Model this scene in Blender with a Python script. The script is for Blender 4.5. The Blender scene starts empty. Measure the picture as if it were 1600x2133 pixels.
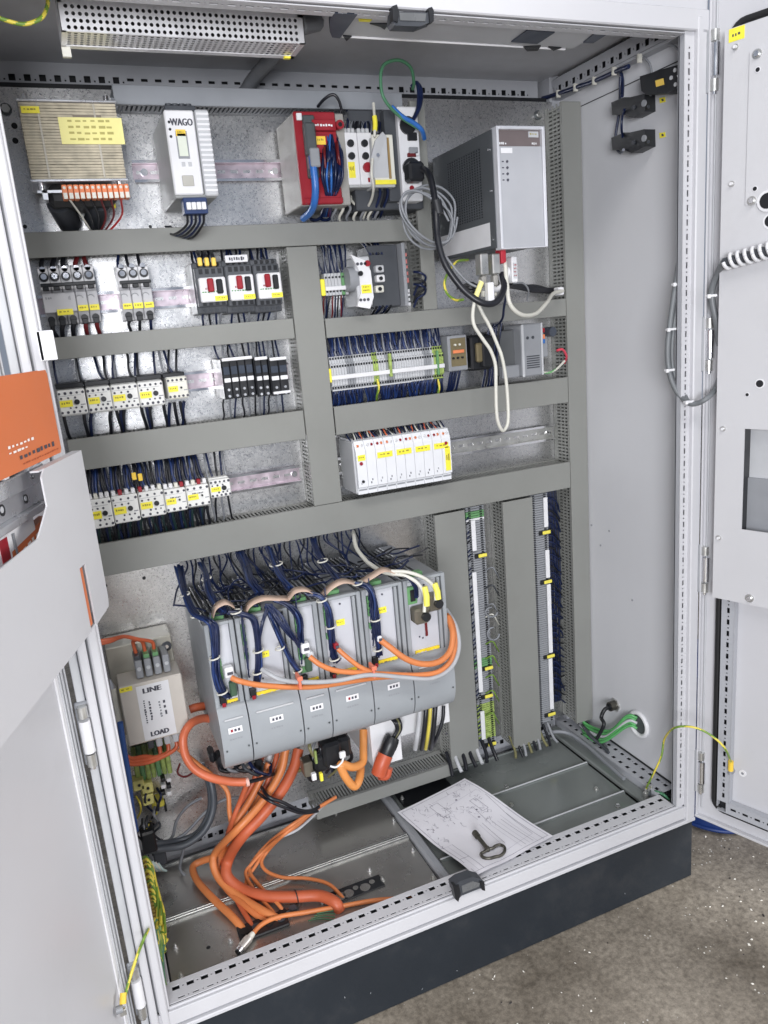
import bpy, math, random
from mathutils import Vector, Matrix
from math import radians, sin, cos, pi
random.seed(7)
SC = bpy.context.scene
COL = SC.collection

# ------------------------------------------------------------------ camera
CAM_LOC = Vector((0.0624555, -1.1396127, 1.1376835))
RT = Vector((0.91805011, -0.38745819, -0.08402463))
UP = Vector((0.16980134, 0.19274578, 0.96644533))
FW = Vector((0.35826177, 0.90151274, -0.24274121))
FPX = 1584.09
cd = bpy.data.cameras.new('camera')
cam = bpy.data.objects.new('camera', cd); COL.objects.link(cam)
m = Matrix.Identity(4)
for i in range(3):
    m[i][0] = RT[i]; m[i][1] = UP[i]; m[i][2] = -FW[i]; m[i][3] = CAM_LOC[i]
cam.matrix_world = m
cd.sensor_fit = 'HORIZONTAL'; cd.sensor_width = 36; cd.lens = FPX/1600*36
cd.clip_start = .02; cd.clip_end = 60
SC.camera = cam

# ------------------------------------------------------------------ world and lamps
w = bpy.data.worlds.new('World'); SC.world = w; w.use_nodes = True
bg = w.node_tree.nodes['Background']
bg.inputs[0].default_value = (.60, .68, .84, 1); bg.inputs[1].default_value = .37
def area(name, loc, target, sx, sy, power, col):
    l = bpy.data.lights.new(name, 'AREA'); l.shape = 'RECTANGLE'; l.size = sx; l.size_y = sy
    l.energy = power; l.color = col
    o = bpy.data.objects.new(name, l); COL.objects.link(o); o.location = loc
    o.rotation_euler = (Vector(target)-Vector(loc)).to_track_quat('-Z', 'Y').to_euler()
    return o
area('hall_window_light', (-.85, -3.2, 1.15), (.3, .3, .95), 1.4, 1.2, 122, (.96, .97, 1.0))
area('ceiling_tube_light', (.2, -1.7, 3.2), (.6, -.1, .6), 2.6, .5, 42, (1.0, .97, .93))
area('left_door_fill_light', (3.4, -1.9, 1.3), (0, -.2, .6), 1.6, 1.6, 88, (1.0, .98, .96))  # added fill lamp with no seen source, brightens the left door and floor
SC.view_settings.view_transform = 'Standard'; SC.view_settings.look = 'None'
SC.view_settings.exposure = .07; SC.view_settings.gamma = 1

# ------------------------------------------------------------------ helpers
def U(px, py, **k):
    """point of the photograph's ray lying on the plane x=, y= or z= (a real distance in the cabinet)"""
    d = FW + RT*((px-800)/FPX) + UP*((1066.5-py)/FPX)
    a, val = list(k.items())[0]; i = 'xyz'.index(a)
    return CAM_LOC + d*((val-CAM_LOC[i])/d[i])
def Y(px, py, y): return U(px, py, y=y)
def rect(tl, br, y):
    a = U(tl[0], tl[1], y=y); b = U(br[0], br[1], y=y)
    return a.x, b.x, b.z, a.z          # x0 x1 z0 z1

MATS = {}
def mat(name, col, rough=.5, metal=0., noise=.06, nscale=30, bump=.0, bscale=200, spec=.5, coat=0, alpha=1, trans=0, dirt=0):
    if name in MATS: return MATS[name]
    M = bpy.data.materials.new(name); M.use_nodes = True
    nt = M.node_tree; b = nt.nodes['Principled BSDF']; L = nt.links
    b.inputs['Roughness'].default_value = rough; b.inputs['Metallic'].default_value = metal
    b.inputs['Specular IOR Level'].default_value = spec
    b.inputs['Coat Weight'].default_value = coat
    b.inputs['Transmission Weight'].default_value = trans
    g = nt.nodes.new('ShaderNodeNewGeometry')
    n = nt.nodes.new('ShaderNodeTexNoise'); n.inputs['Scale'].default_value = nscale; n.inputs['Detail'].default_value = 5
    L.new(g.outputs['Position'], n.inputs['Vector'])
    r = nt.nodes.new('ShaderNodeMapRange'); r.inputs[1].default_value = .3; r.inputs[2].default_value = .7
    r.inputs[3].default_value = 1-noise; r.inputs[4].default_value = 1+noise
    L.new(n.outputs[0], r.inputs[0])
    v = nt.nodes.new('ShaderNodeVectorMath'); v.operation = 'SCALE'; v.inputs[0].default_value = col
    L.new(r.outputs[0], v.inputs['Scale'])
    last = v.outputs[0]
    if dirt:
        n3 = nt.nodes.new('ShaderNodeTexNoise'); n3.inputs['Scale'].default_value = 6; n3.inputs['Detail'].default_value = 9; n3.inputs['Roughness'].default_value = .75
        L.new(g.outputs['Position'], n3.inputs['Vector'])
        r3 = nt.nodes.new('ShaderNodeMapRange'); r3.inputs[1].default_value = .52; r3.inputs[2].default_value = .72
        r3.inputs[3].default_value = 0; r3.inputs[4].default_value = dirt
        L.new(n3.outputs[0], r3.inputs[0])
        mx = nt.nodes.new('ShaderNodeMixRGB'); L.new(r3.outputs[0], mx.inputs[0]); L.new(last, mx.inputs[1])
        mx.inputs[2].default_value = (.16, .14, .12, 1); last = mx.outputs[0]
    L.new(last, b.inputs['Base Color'])
    r2 = nt.nodes.new('ShaderNodeMapRange'); r2.inputs[1].default_value = .3; r2.inputs[2].default_value = .7
    r2.inputs[3].default_value = max(0, rough-.08); r2.inputs[4].default_value = min(1, rough+.08)
    L.new(n.outputs[0], r2.inputs[0]); L.new(r2.outputs[0], b.inputs['Roughness'])
    if bump:
        n2 = nt.nodes.new('ShaderNodeTexNoise'); n2.inputs['Scale'].default_value = bscale; n2.inputs['Detail'].default_value = 3
        L.new(g.outputs['Position'], n2.inputs['Vector'])
        bp = nt.nodes.new('ShaderNodeBump'); bp.inputs['Strength'].default_value = bump; bp.inputs['Distance'].default_value = .001
        L.new(n2.outputs[0], bp.inputs['Height']); L.new(bp.outputs[0], b.inputs['Normal'])
    MATS[name] = M
    return M

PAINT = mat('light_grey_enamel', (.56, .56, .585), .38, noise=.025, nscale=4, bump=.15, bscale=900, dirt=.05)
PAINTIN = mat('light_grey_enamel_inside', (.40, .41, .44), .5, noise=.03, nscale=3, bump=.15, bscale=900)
PAINTLIT = mat('light_grey_enamel_lit', (.60, .605, .63), .48, noise=.03, nscale=3, bump=.2, bscale=900, dirt=.03)  # same enamel raised in tone, missing light on the side wall put into colour
DUCT = mat('grey_pvc', (.232, .236, .222), .5, noise=.05, nscale=5, bump=.1, bscale=500, dirt=.12)
PLINTH = mat('anthracite_enamel', (.014, .019, .026), .5, noise=.08, nscale=6, bump=.15, bscale=700, dirt=.10)
ZINC = mat('zinc_plated_steel', (.62, .62, .60), .33, .85, noise=.12, nscale=40)
ZINCP = mat('passivated_zinc', (.72, .62, .68), .32, .75, noise=.12, nscale=60)
FLOORZ = mat('gland_plate_zinc', (.44, .43, .41), .30, .8, noise=.10, nscale=9, dirt=.10)
FLOORD = mat('gland_plate_painted', (.20, .218, .212), .22, .1, noise=.05, nscale=7, dirt=.1)
CHROME = mat('bright_metal', (.85, .85, .87), .18, 1., noise=.04)
ALU = mat('aluminium', (.72, .73, .76), .3, .8, noise=.05, nscale=20)
BLACK = mat('black_plastic', (.012, .013, .016), .4, noise=.15)
DARK = mat('dark_grey_plastic', (.05, .055, .065), .45, noise=.1)
DKGREEN = mat('dark_green_grey_steel', (.085, .095, .10), .45, .2, noise=.08)
MIDG = mat('mid_grey_plastic', (.27, .28, .30), .42, noise=.04)
LTG = mat('light_grey_plastic', (.50, .51, .53), .42, noise=.04)
DRIVE = mat('drive_grey_plastic', (.30, .32, .34), .42, noise=.03, nscale=20, bump=.1, bscale=600)
WHITE = mat('white_plastic', (.74, .74, .76), .4, noise=.03)
CREAM = mat('cream_plastic', (.70, .69, .62), .4, noise=.05)
YEL = mat('yellow_label', (.88, .78, .06), .5, noise=.06, nscale=80)
PALEY = mat('pale_yellow_label', (.86, .80, .32), .5, noise=.03)
RED = mat('red_plastic', (.29, .013, .023), .38, noise=.1)
GREEN = mat('green_terminal', (.13, .30, .13), .4, noise=.15)
GREENY = mat('green_yellow_terminal', (.32, .42, .12), .4, noise=.3, nscale=120)
ORANGE = mat('orange_cable_jacket', (.60, .195, .062), .46, noise=.07, nscale=25, bump=.1, bscale=300)
ORANGER = mat('red_orange_cable_jacket', (.46, .100, .040), .48, noise=.09, nscale=25, bump=.1, bscale=300)
ORANGEW = mat('orange_wire', (.60, .13, .055), .4, noise=.1)
ORBOOK = mat('orange_manual_cover', (.62, .165, .055), .45, noise=.03, nscale=10)
NAVY = mat('navy_wire', (.006, .013, .052), .35, noise=.3, nscale=60)
BLUE = mat('blue_wire', (.03, .14, .45), .35, noise=.1)
BLKW = mat('black_wire', (.01, .011, .016), .35, noise=.1)
REDW = mat('dark_red_wire', (.14, .012, .015), .4, noise=.1)
GRYW = mat('grey_cable', (.22, .23, .25), .45, noise=.08)
WHTW = mat('pale_cable', (.62, .61, .55), .42, noise=.05)
GRNW = mat('green_cable', (.10, .38, .12), .4, noise=.1)
GYW = mat('green_of_earth_wire', (.16, .28, .04), .4, noise=.15)
YLW = mat('yellow_of_earth_wire', (.72, .60, .08), .4, noise=.1)
PINK = mat('beige_ribbon_cable', (.52, .38, .30), .5, noise=.08, nscale=60)
PAPER = mat('paper', (.78, .77, .82), .7, noise=.015, nscale=15)
INK = mat('ink', (.06, .06, .08), .6, noise=.1)
INKL = mat('pale_ink', (.50, .49, .55), .6, noise=.1)
INKW = mat('white_ink', (.85, .80, .76), .6, noise=.03)
IRON = mat('aged_brass_key_metal', (.10, .095, .08), .38, .7, noise=.25, nscale=90)
RUBBER = mat('black_rubber', (.008, .008, .009), .6, noise=.1)
LAMIN = mat('laminated_core_lacquer', (.46, .41, .31), .42, .4, noise=.25, nscale=60)
BARREL = mat('blue_barrel_plastic', (.01, .035, .16), .4, noise=.1)
COPPERO = mat('orange_terminal', (.78, .24, .10), .45, noise=.12, nscale=90)

def galvanised():
    M = bpy.data.materials.new('galvanised_sheet'); M.use_nodes = True
    nt = M.node_tree; b = nt.nodes['Principled BSDF']; L = nt.links
    g = nt.nodes.new('ShaderNodeNewGeometry')
    n = nt.nodes.new('ShaderNodeTexNoise'); n.inputs['Scale'].default_value = 70; n.inputs['Detail'].default_value = 4
    L.new(g.outputs['Position'], n.inputs['Vector'])
    ad = nt.nodes.new('ShaderNodeMixRGB'); ad.blend_type = 'ADD'; ad.inputs[0].default_value = .022
    L.new(g.outputs['Position'], ad.inputs[1]); L.new(n.outputs['Color'], ad.inputs[2])
    v = nt.nodes.new('ShaderNodeTexVoronoi'); v.inputs['Scale'].default_value = 300
    L.new(ad.outputs[0], v.inputs['Vector'])
    v2 = nt.nodes.new('ShaderNodeTexVoronoi'); v2.inputs['Scale'].default_value = 750
    L.new(ad.outputs[0], v2.inputs['Vector'])
    s = nt.nodes.new('ShaderNodeSeparateColor'); L.new(v.outputs['Color'], s.inputs[0])
    s2 = nt.nodes.new('ShaderNodeSeparateColor'); L.new(v2.outputs['Color'], s2.inputs[0])
    mm = nt.nodes.new('ShaderNodeMath'); mm.operation = 'ADD'; L.new(s.outputs[0], mm.inputs[0]); L.new(s2.outputs[0], mm.inputs[1])
    r = nt.nodes.new('ShaderNodeValToRGB')
    r.color_ramp.elements[0].color = (.60, .605, .62, 1); r.color_ramp.elements[1].color = (.86, .85, .84, 1)
    mh = nt.nodes.new('ShaderNodeMath'); mh.operation = 'MULTIPLY'; mh.inputs[1].default_value = .5; L.new(mm.outputs[0], mh.inputs[0])
    L.new(mh.outputs[0], r.inputs[0]); L.new(r.outputs[0], b.inputs['Base Color'])
    rr = nt.nodes.new('ShaderNodeMapRange'); rr.inputs[3].default_value = .25; rr.inputs[4].default_value = .36
    L.new(mh.outputs[0], rr.inputs[0]); L.new(rr.outputs[0], b.inputs['Roughness'])
    b.inputs['Metallic'].default_value = 1.
    bp = nt.nodes.new('ShaderNodeBump'); bp.inputs['Strength'].default_value = .10; bp.inputs['Distance'].default_value = .0006
    L.new(mh.outputs[0], bp.inputs['Height']); L.new(bp.outputs[0], b.inputs['Normal'])
    return M
GALV = galvanised()

def concrete():
    M = bpy.data.materials.new('dusty_workshop_concrete'); M.use_nodes = True
    nt = M.node_tree; b = nt.nodes['Principled BSDF']; L = nt.links
    g = nt.nodes.new('ShaderNodeNewGeometry')
    def noise(sc, d=6, rgh=.6):
        n = nt.nodes.new('ShaderNodeTexNoise'); n.inputs['Scale'].default_value = sc; n.inputs['Detail'].default_value = d
        n.inputs['Roughness'].default_value = rgh; L.new(g.outputs['Position'], n.inputs['Vector']); return n.outputs[0]
    r = nt.nodes.new('ShaderNodeValToRGB'); L.new(noise(5, 8, .65), r.inputs[0])
    r.color_ramp.elements[0].position = .3; r.color_ramp.elements[0].color = (.135, .114, .088, 1)
    r.color_ramp.elements[1].position = .72; r.color_ramp.elements[1].color = (.35, .31, .255, 1)
    r2 = nt.nodes.new('ShaderNodeValToRGB'); L.new(noise(90, 6, .75), r2.inputs[0])
    r2.color_ramp.elements[0].position = .35; r2.color_ramp.elements[0].color = (.58, .57, .56, 1)
    r2.color_ramp.elements[1].position = .7; r2.color_ramp.elements[1].color = (1.35, 1.35, 1.35, 1)
    mx = nt.nodes.new('ShaderNodeMixRGB'); mx.blend_type = 'MULTIPLY'; mx.inputs[0].default_value = 1
    L.new(r.outputs[0], mx.inputs[1]); L.new(r2.outputs[0], mx.inputs[2])
    vo = nt.nodes.new('ShaderNodeTexVoronoi'); vo.inputs['Scale'].default_value = 130; L.new(g.outputs['Position'], vo.inputs['Vector'])
    sp = nt.nodes.new('ShaderNodeMath'); sp.operation = 'LESS_THAN'; sp.inputs[1].default_value = .23; L.new(vo.outputs['Distance'], sp.inputs[0])
    dn = nt.nodes.new('ShaderNodeMath'); dn.operation = 'GREATER_THAN'; dn.inputs[1].default_value = .60; L.new(noise(14, 5, .7), dn.inputs[0])
    mu = nt.nodes.new('ShaderNodeMath'); mu.operation = 'MULTIPLY'; L.new(sp.outputs[0], mu.inputs[0]); L.new(dn.outputs[0], mu.inputs[1])
    mx2 = nt.nodes.new('ShaderNodeMixRGB'); L.new(mu.outputs[0], mx2.inputs[0]); L.new(mx.outputs[0], mx2.inputs[1]); mx2.inputs[2].default_value = (.62, .60, .55, 1)
    L.new(mx2.outputs[0], b.inputs['Base Color']); b.inputs['Roughness'].default_value = .55
    bp = nt.nodes.new('ShaderNodeBump'); bp.inputs['Strength'].default_value = .5; bp.inputs['Distance'].default_value = .002
    L.new(noise(120, 5, .7), bp.inputs['Height']); L.new(bp.outputs[0], b.inputs['Normal'])
    return M
CONC = concrete()

def tag(o, label=None, cat=None, group=None, kind=None):
    if label: o['label'] = label
    if cat: o['category'] = cat
    if group: o['group'] = group
    if kind: o['kind'] = kind
    return o
def thing(name, label, cat, loc=(0, 0, 0), group=None, rotz=0):
    o = bpy.data.objects.new(name, None); COL.objects.link(o)
    o.empty_display_size = .02
    o.location = loc; o.rotation_euler = (0, 0, rotz)
    return tag(o, label, cat, group)

class MB:
    """collects shapes in world coordinates (or the parent's own, local=True) and links them as one mesh object"""
    def __init__(s): s.v = []; s.f = []; s.m = []; s.sm = []; s.mats = []
    def mi(s, m):
        if m not in s.mats: s.mats.append(m)
        return s.mats.index(m)
    def add(s, vs, fs, m, smooth=False):
        b = len(s.v); s.v += [tuple(v) for v in vs]; k = s.mi(m)
        for f in fs: s.f.append([b+i for i in f]); s.m.append(k); s.sm.append(smooth)
    def hexa(s, p, m):                       # 8 corners: bottom 4 ccw, top 4 ccw
        s.add(p, [(3, 2, 1, 0), (4, 5, 6, 7), (0, 1, 5, 4), (1, 2, 6, 5), (2, 3, 7, 6), (3, 0, 4, 7)], m)
    def box(s, x0, x1, y0, y1, z0, z1, m, c=0):
        if x0 > x1: x0, x1 = x1, x0
        if y0 > y1: y0, y1 = y1, y0
        if z0 > z1: z0, z1 = z1, z0
        c = min(c, (x1-x0)*.45, (y1-y0)*.45, (z1-z0)*.45)
        if c <= 0:
            s.hexa([(x0, y0, z0), (x1, y0, z0), (x1, y1, z0), (x0, y1, z0), (x0, y0, z1), (x1, y0, z1), (x1, y1, z1), (x0, y1, z1)], m); return s
        V = []; idx = {}
        for i, (xa, xs) in enumerate(((x0, 1), (x1, -1))):
            for j, (ya, ys) in enumerate(((y0, 1), (y1, -1))):
                for k, (za, zs) in enumerate(((z0, 1), (z1, -1))):
                    idx[i, j, k, 0] = len(V); V.append((xa, ya+ys*c, za+zs*c))
                    idx[i, j, k, 1] = len(V); V.append((xa+xs*c, ya, za+zs*c))
                    idx[i, j, k, 2] = len(V); V.append((xa+xs*c, ya+ys*c, za))
        F = []; g = idx
        F.append([g[0,0,0,0], g[0,0,1,0], g[0,1,1,0], g[0,1,0,0]]); F.append([g[1,0,0,0], g[1,1,0,0], g[1,1,1,0], g[1,0,1,0]])
        F.append([g[0,0,0,1], g[1,0,0,1], g[1,0,1,1], g[0,0,1,1]]); F.append([g[0,1,0,1], g[0,1,1,1], g[1,1,1,1], g[1,1,0,1]])
        F.append([g[0,0,0,2], g[0,1,0,2], g[1,1,0,2], g[1,0,0,2]]); F.append([g[0,0,1,2], g[1,0,1,2], g[1,1,1,2], g[0,1,1,2]])
        for i in (0, 1):
            for j in (0, 1): F.append([g[i,j,0,0], g[i,j,0,1], g[i,j,1,1], g[i,j,1,0]][::(1 if i == j else -1)])
            for k in (0, 1): F.append([g[i,0,k,0], g[i,1,k,0], g[i,1,k,2], g[i,0,k,2]][::(1 if i == k else -1)])
        for j in (0, 1):
            for k in (0, 1): F.append([g[0,j,k,1], g[0,j,k,2], g[1,j,k,2], g[1,j,k,1]][::(1 if j == k else -1)])
        for i in (0, 1):
            for j in (0, 1):
                for k in (0, 1): F.append([g[i,j,k,0], g[i,j,k,1], g[i,j,k,2]][::(1 if (i+j+k) % 2 else -1)])
        s.add(V, F, m); return s
    def cyl(s, a, b, r, m, n=12, r2=None, cap=True):
        a = Vector(a); b = Vector(b); d = (b-a).normalized(); r2 = r if r2 is None else r2
        t = Vector((0, 0, 1)) if abs(d.z) < .9 else Vector((1, 0, 0))
        u = d.cross(t).normalized(); w_ = d.cross(u)
        A = [a+(u*cos(2*pi*i/n)+w_*sin(2*pi*i/n))*r for i in range(n)]; B = [b+(u*cos(2*pi*i/n)+w_*sin(2*pi*i/n))*r2 for i in range(n)]
        s.add(A+B, [(i, (i+1) % n, n+(i+1) % n, n+i) for i in range(n)], m, True)
        if cap:
            s.add(A, [list(range(n))[::-1]], m); s.add(B, [list(range(n))], m)
        return s
    def tube(s, pts, r, m, n=8, closed=False, m2=None, tw=0):
        pts = [Vector(p) for p in pts]; N = len(pts); rings = []
        pu = None
        for i, p in enumerate(pts):
            q = pts[(i+1) % N] if (closed or i < N-1) else p; o = pts[i-1] if (closed or i > 0) else p
            d = (q-o).normalized()
            if pu is None:
                t = Vector((0, 0, 1)) if abs(d.z) < .9 else Vector((1, 0, 0)); pu = d.cross(t).normalized()
            else: pu = (pu-d*pu.dot(d)).normalized()
            w_ = d.cross(pu); rr = r[i] if isinstance(r, (list, tuple)) else r
            rings.append([p+(pu*cos(2*pi*k/n)+w_*sin(2*pi*k/n))*rr for k in range(n)])
        b = len(s.v); s.v += [tuple(v) for ring in rings for v in ring]
        k1 = s.mi(m); k2 = s.mi(m2) if m2 else k1
        for i in range(N if closed else N-1):
            j = (i+1) % N
            for k in range(n):
                s.f.append([b+i*n+k, b+i*n+(k+1) % n, b+j*n+(k+1) % n, b+j*n+k]); s.sm.append(True)
                s.m.append(k2 if (m2 and ((k+int(i*tw)) % n) < n*.4) else k1)
        if not closed:
            s.add(rings[0], [list(range(n))[::-1]], m); s.add(rings[-1], [list(range(n))], m)
        return s
    def prism(s, poly, d, m):               # poly: 3-D points, d: extrusion vector
        n = len(poly); A = [Vector(p) for p in poly]; B = [p+Vector(d) for p in A]
        s.add(A+B, [(i, (i+1) % n, n+(i+1) % n, n+i) for i in range(n)], m); s.add(A, [list(range(n))[::-1]], m); s.add(B, [list(range(n))], m)
        return s
    def perf(s, P, u, v, Lu, Lv, t, holes, m):
        """sheet at P spanned by unit vectors u, v, of thickness t, with rectangular holes (u0,u1,v0,v1) really cut out"""
        P = Vector(P); u = Vector(u); v = Vector(v); nn = u.cross(v)*t
        def cell(a, b, c, d):
            if b-a < 1e-6 or d-c < 1e-6: return
            q = [P+u*a+v*c, P+u*b+v*c, P+u*b+v*d, P+u*a+v*d]
            s.hexa(q+[p+nn for p in q], m)
        us = sorted(set([0, Lu]+[h[0] for h in holes]+[h[1] for h in holes]))
        us = [x for x in us if 0 <= x <= Lu]
        run = None
        for a, b in zip(us, us[1:]):
            mid = (a+b)/2; hs = sorted([(h[2], h[3]) for h in holes if h[0] < mid < h[1]])
            cur = 0
            for c, d in hs: cell(a, b, cur, c); cur = d
            cell(a, b, cur, Lv)
        return s
    def build(s, name, parent=None, label=None, kind=None, local=False, smooth=None, bevel=0):
        me = bpy.data.meshes.new(name)
        vs = s.v
        if parent is not None and not local:
            l = Vector((0, 0, 0)); p = parent
            while p is not None: l += Vector(p.location); p = p.parent
            vs = [(a[0]-l[0], a[1]-l[1], a[2]-l[2]) for a in vs]
        me.from_pydata(vs, [], s.f); me.update()
        for m_ in s.mats: me.materials.append(m_)
        me.polygons.foreach_set('material_index', s.m); me.polygons.foreach_set('use_smooth', s.sm)
        o = bpy.data.objects.new(name, me); COL.objects.link(o); o.parent = parent
        if label: o['label'] = label
        if kind: o['kind'] = kind
        if bevel:
            bm_ = o.modifiers.new('bevel', 'BEVEL'); bm_.width = bevel; bm_.segments = 2; bm_.limit_method = 'ANGLE'
        return o

def spline(P, k=6, closed=False):
    P = [Vector(p) for p in P]; out = []; n = len(P)
    if n < 3 and not closed: return P
    rng = n if closed else n-1
    for i in range(rng):
        if closed: a, b, c, d = P[i-1], P[i], P[(i+1) % n], P[(i+2) % n]
        else: b, c = P[i], P[i+1]; a = P[i-1] if i else b*2-c; d = P[i+2] if i+2 < n else c*2-b
        for j in range(k):
            t = j/k
            out.append(.5*((2*b)+(c-a)*t+(2*a-5*b+4*c-d)*t*t+(3*b-a-3*c+d)*t**3))
    if not closed: out.append(P[-1])
    return out
def path(pts, k=6):                           # pixel pixel depth-y triples -> smooth curve
    return spline([Y(*p) if not isinstance(p, Vector) else p for p in pts], k)

def text_mb(mb, txt, P, u, v, h, m, width=None, depth=.0003):
    """flat raised lettering: txt starting at P, running along u, upright along v, letter height h"""
    c = bpy.data.curves.new('txt', 'FONT'); c.body = txt; c.size = 1; c.resolution_u = 2; c.fill_mode = 'FRONT'
    o = bpy.data.objects.new('txt', c)
    me = bpy.data.meshes.new_from_object(o)
    if not me.vertices: return
    xs = [q.co.x for q in me.vertices]; ys = [q.co.y for q in me.vertices]
    x0, x1, y0, y1 = min(xs), max(xs), min(ys), max(ys)
    sy = h/(y1-y0); sx = (width/(x1-x0)) if width else sy
    u = Vector(u); v = Vector(v); P = Vector(P); n = u.cross(v)*depth
    mb.add([P+u*(q.co.x-x0)*sx+v*(q.co.y-y0)*sy+n for q in me.vertices], [list(p.vertices) for p in me.polygons], m)
    bpy.data.objects.remove(o); bpy.data.curves.remove(c); bpy.data.meshes.remove(me)
def strokes(mb, P, u, v, w_, h, m, seed=0, n=5, th=.28):
    """an unreadable printed line: uneven little bars, as small print looks"""
    R = random.Random(seed); P = Vector(P); u = Vector(u); v = Vector(v); nn = u.cross(v)*.0003; a = 0
    for i in range(n):
        b = a+w_/n*R.uniform(.45, .85); lo = R.uniform(0, .25)*h; hi = h*R.uniform(.7, 1)
        mb.add([P+u*a+v*lo+nn, P+u*b+v*lo+nn, P+u*b+v*hi+nn, P+u*a+v*hi+nn], [(0, 1, 2, 3)], m); a += w_/n
# ================================================================== SETTING
X_, Y_, Z_ = Vector((1, 0, 0)), Vector((0, 1, 0)), Vector((0, 0, 1))
g = MB(); g.add([(-6, -6, -.158), (8, -6, -.158), (8, 6, -.158), (-6, 6, -.158)], [(0, 1, 2, 3)], CONC)
tag(g.build('workshop_floor'), 'dusty grey brown concrete workshop floor scattered with pale chips', 'floor', kind='structure')
# pale chips and grit lying on the concrete
g = MB(); R = random.Random(3)
for i in range(3600):
    x = R.uniform(.55, 2.4); yy = R.uniform(-.75, .55)
    if x < 1.2 and yy > -.01: continue
    d = abs(R.gauss(0, 1))
    if R.random() > .12+.25*(sin(x*7+1)*sin(yy*9)+.4)+.45*max(0, min(1, (x-1.0)*1.6)): continue
    s_ = R.uniform(.0010, .0032)*(1+.6*(R.random() < .12)); a = R.uniform(0, pi); z = -.158
    c_, q_ = cos(a)*s_, sin(a)*s_
    k = R.uniform(.3, .8)
    g.hexa([(x-c_, yy-q_, z), (x+q_*k, yy-c_*k, z), (x+c_, yy+q_, z), (x-q_*k, yy+c_*k, z),
            (x-c_*.6, yy-q_*.6, z+s_*.5), (x+q_*k*.6, yy-c_*k*.6, z+s_*.5), (x+c_*.6, yy+q_*.6, z+s_*.5), (x-q_*k*.6, yy+c_*k*.6, z+s_*.5)],
           mat('pale_chip', (.80, .77, .70), .6) if R.random() < .8 else mat('dark_grit', (.035, .03, .028), .7))
tag(g.build('floor_grit'), 'pale chips and dark grit strewn over the concrete floor', 'grit', kind='stuff')

# ================================================================== ENCLOSURE
CAB = thing('electrical_cabinet', 'open light grey steel switch cabinet on a dark plinth with both doors swung out', 'cabinet', (.6, .25, -.158))
def part(name, mb, parent=CAB, **k): return mb.build(name, parent, **k)
W_, D_, ZT = 1.2, .5, 1.64
b = MB(); b.box(0, W_, .003, .5, -.158, -.006, PLINTH, .004)
part('plinth', b)
# scuffs on the plinth front
for px, py in ((953, 2023), (878, 2063), (771, 2071), (718, 2080), (1302, 1863)):
    b = MB(); p = Y(px, py, .0018); dx, dz = R.uniform(-.004, .004), R.uniform(.002, .005)
    b.add([p, p+Vector((.0016, 0, .0005)), p+Vector((dx+.001, 0, dz)), p+Vector((dx, 0, dz))], [(0, 1, 2, 3)], mat('scratch', (.28, .30, .32), .5))
    part('scuff', b)
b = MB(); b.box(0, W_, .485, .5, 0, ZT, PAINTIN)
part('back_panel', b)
b = MB(); b.box(1.1985, 1.2, .022, .485, 0, ZT, PAINTLIT)
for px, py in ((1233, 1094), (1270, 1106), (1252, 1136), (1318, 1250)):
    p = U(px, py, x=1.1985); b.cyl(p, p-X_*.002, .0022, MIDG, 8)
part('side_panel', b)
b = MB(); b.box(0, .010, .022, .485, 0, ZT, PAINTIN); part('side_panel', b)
b = MB(); b.box(-.002, 1.202, -.004, .5, ZT-.006, ZT+.05, PAINT, .003)
b.box(.02, 1.18, .03, .48, ZT-.009, ZT-.0065, mat('grey_ceiling_enamel', (.52, .53, .56), .5))
part('roof', b)
# base frame under the floor
b = MB(); b.box(.0, 1.2, .06, .49, -.004, .004, DKGREEN); part('base_tray', b)

# --- front bottom rail: lip, groove, upright face, top with slots
def slots(L, off, pitch=.025, big=(.012, .007), dot=.003, v=.02):
    H = []; u = off
    while u < L-off:
        H.append((u, u+big[0], v-big[1]/2, v+big[1]/2)); c = u+big[0]+(pitch-big[0])/2
        H.append((c-dot/2, c+dot/2, v-dot/2, v+dot/2)); u += pitch
    return H
b = MB()
b.box(0, 1.2, -.004, .006, -.006, .0025, PAINT, .0015)          # outer lip
b.box(0, 1.2, .004, .010, .0025, .0075, MIDG)                    # groove
b.box(.02, 1.18, -.001, .005, .0075, .036, PAINT, .001)          # upright face
b.box(.02, 1.18, .005, .010, .030, .0395, PAINT, .001)
b.perf((.045, .010, .040), X_, Y_, 1.105, .046, .0015, slots(1.105, .012, v=.030, big=(.0125, .0095))+[(h[0], h[1], .005, .0085) for h in slots(1.105, .019, v=.005, big=(.011, .003), dot=.002)], PAINT)
b.box(.045, 1.15, .012, .054, .028, .030, BLACK)                 # black sheet in place of the shade inside the tube
b.box(.045, 1.15, .054, .056, .02, .040, PAINT)
part('bottom_rail', b)
# --- front top rail
b = MB()
b.box(0, 1.2, -.004, .01, 1.578, 1.612, PAINT, .002)
b.box(0, 1.2, .002, .012, 1.612, 1.634, PAINT)
b.perf((.045, .032, 1.576), X_, -Y_, 1.105, .030, .0015, slots(1.105, .012, v=.015, big=(.012, .0055), dot=.003), PAINT)
b.box(.045, 1.15, .0, .032, 1.582, 1.584, BLACK); b.box(.045, 1.15, .032, .034, 1.576, 1.634, PAINT)  # black sheet above the slots in place of the rail's inner shade
part('top_rail', b)
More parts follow.
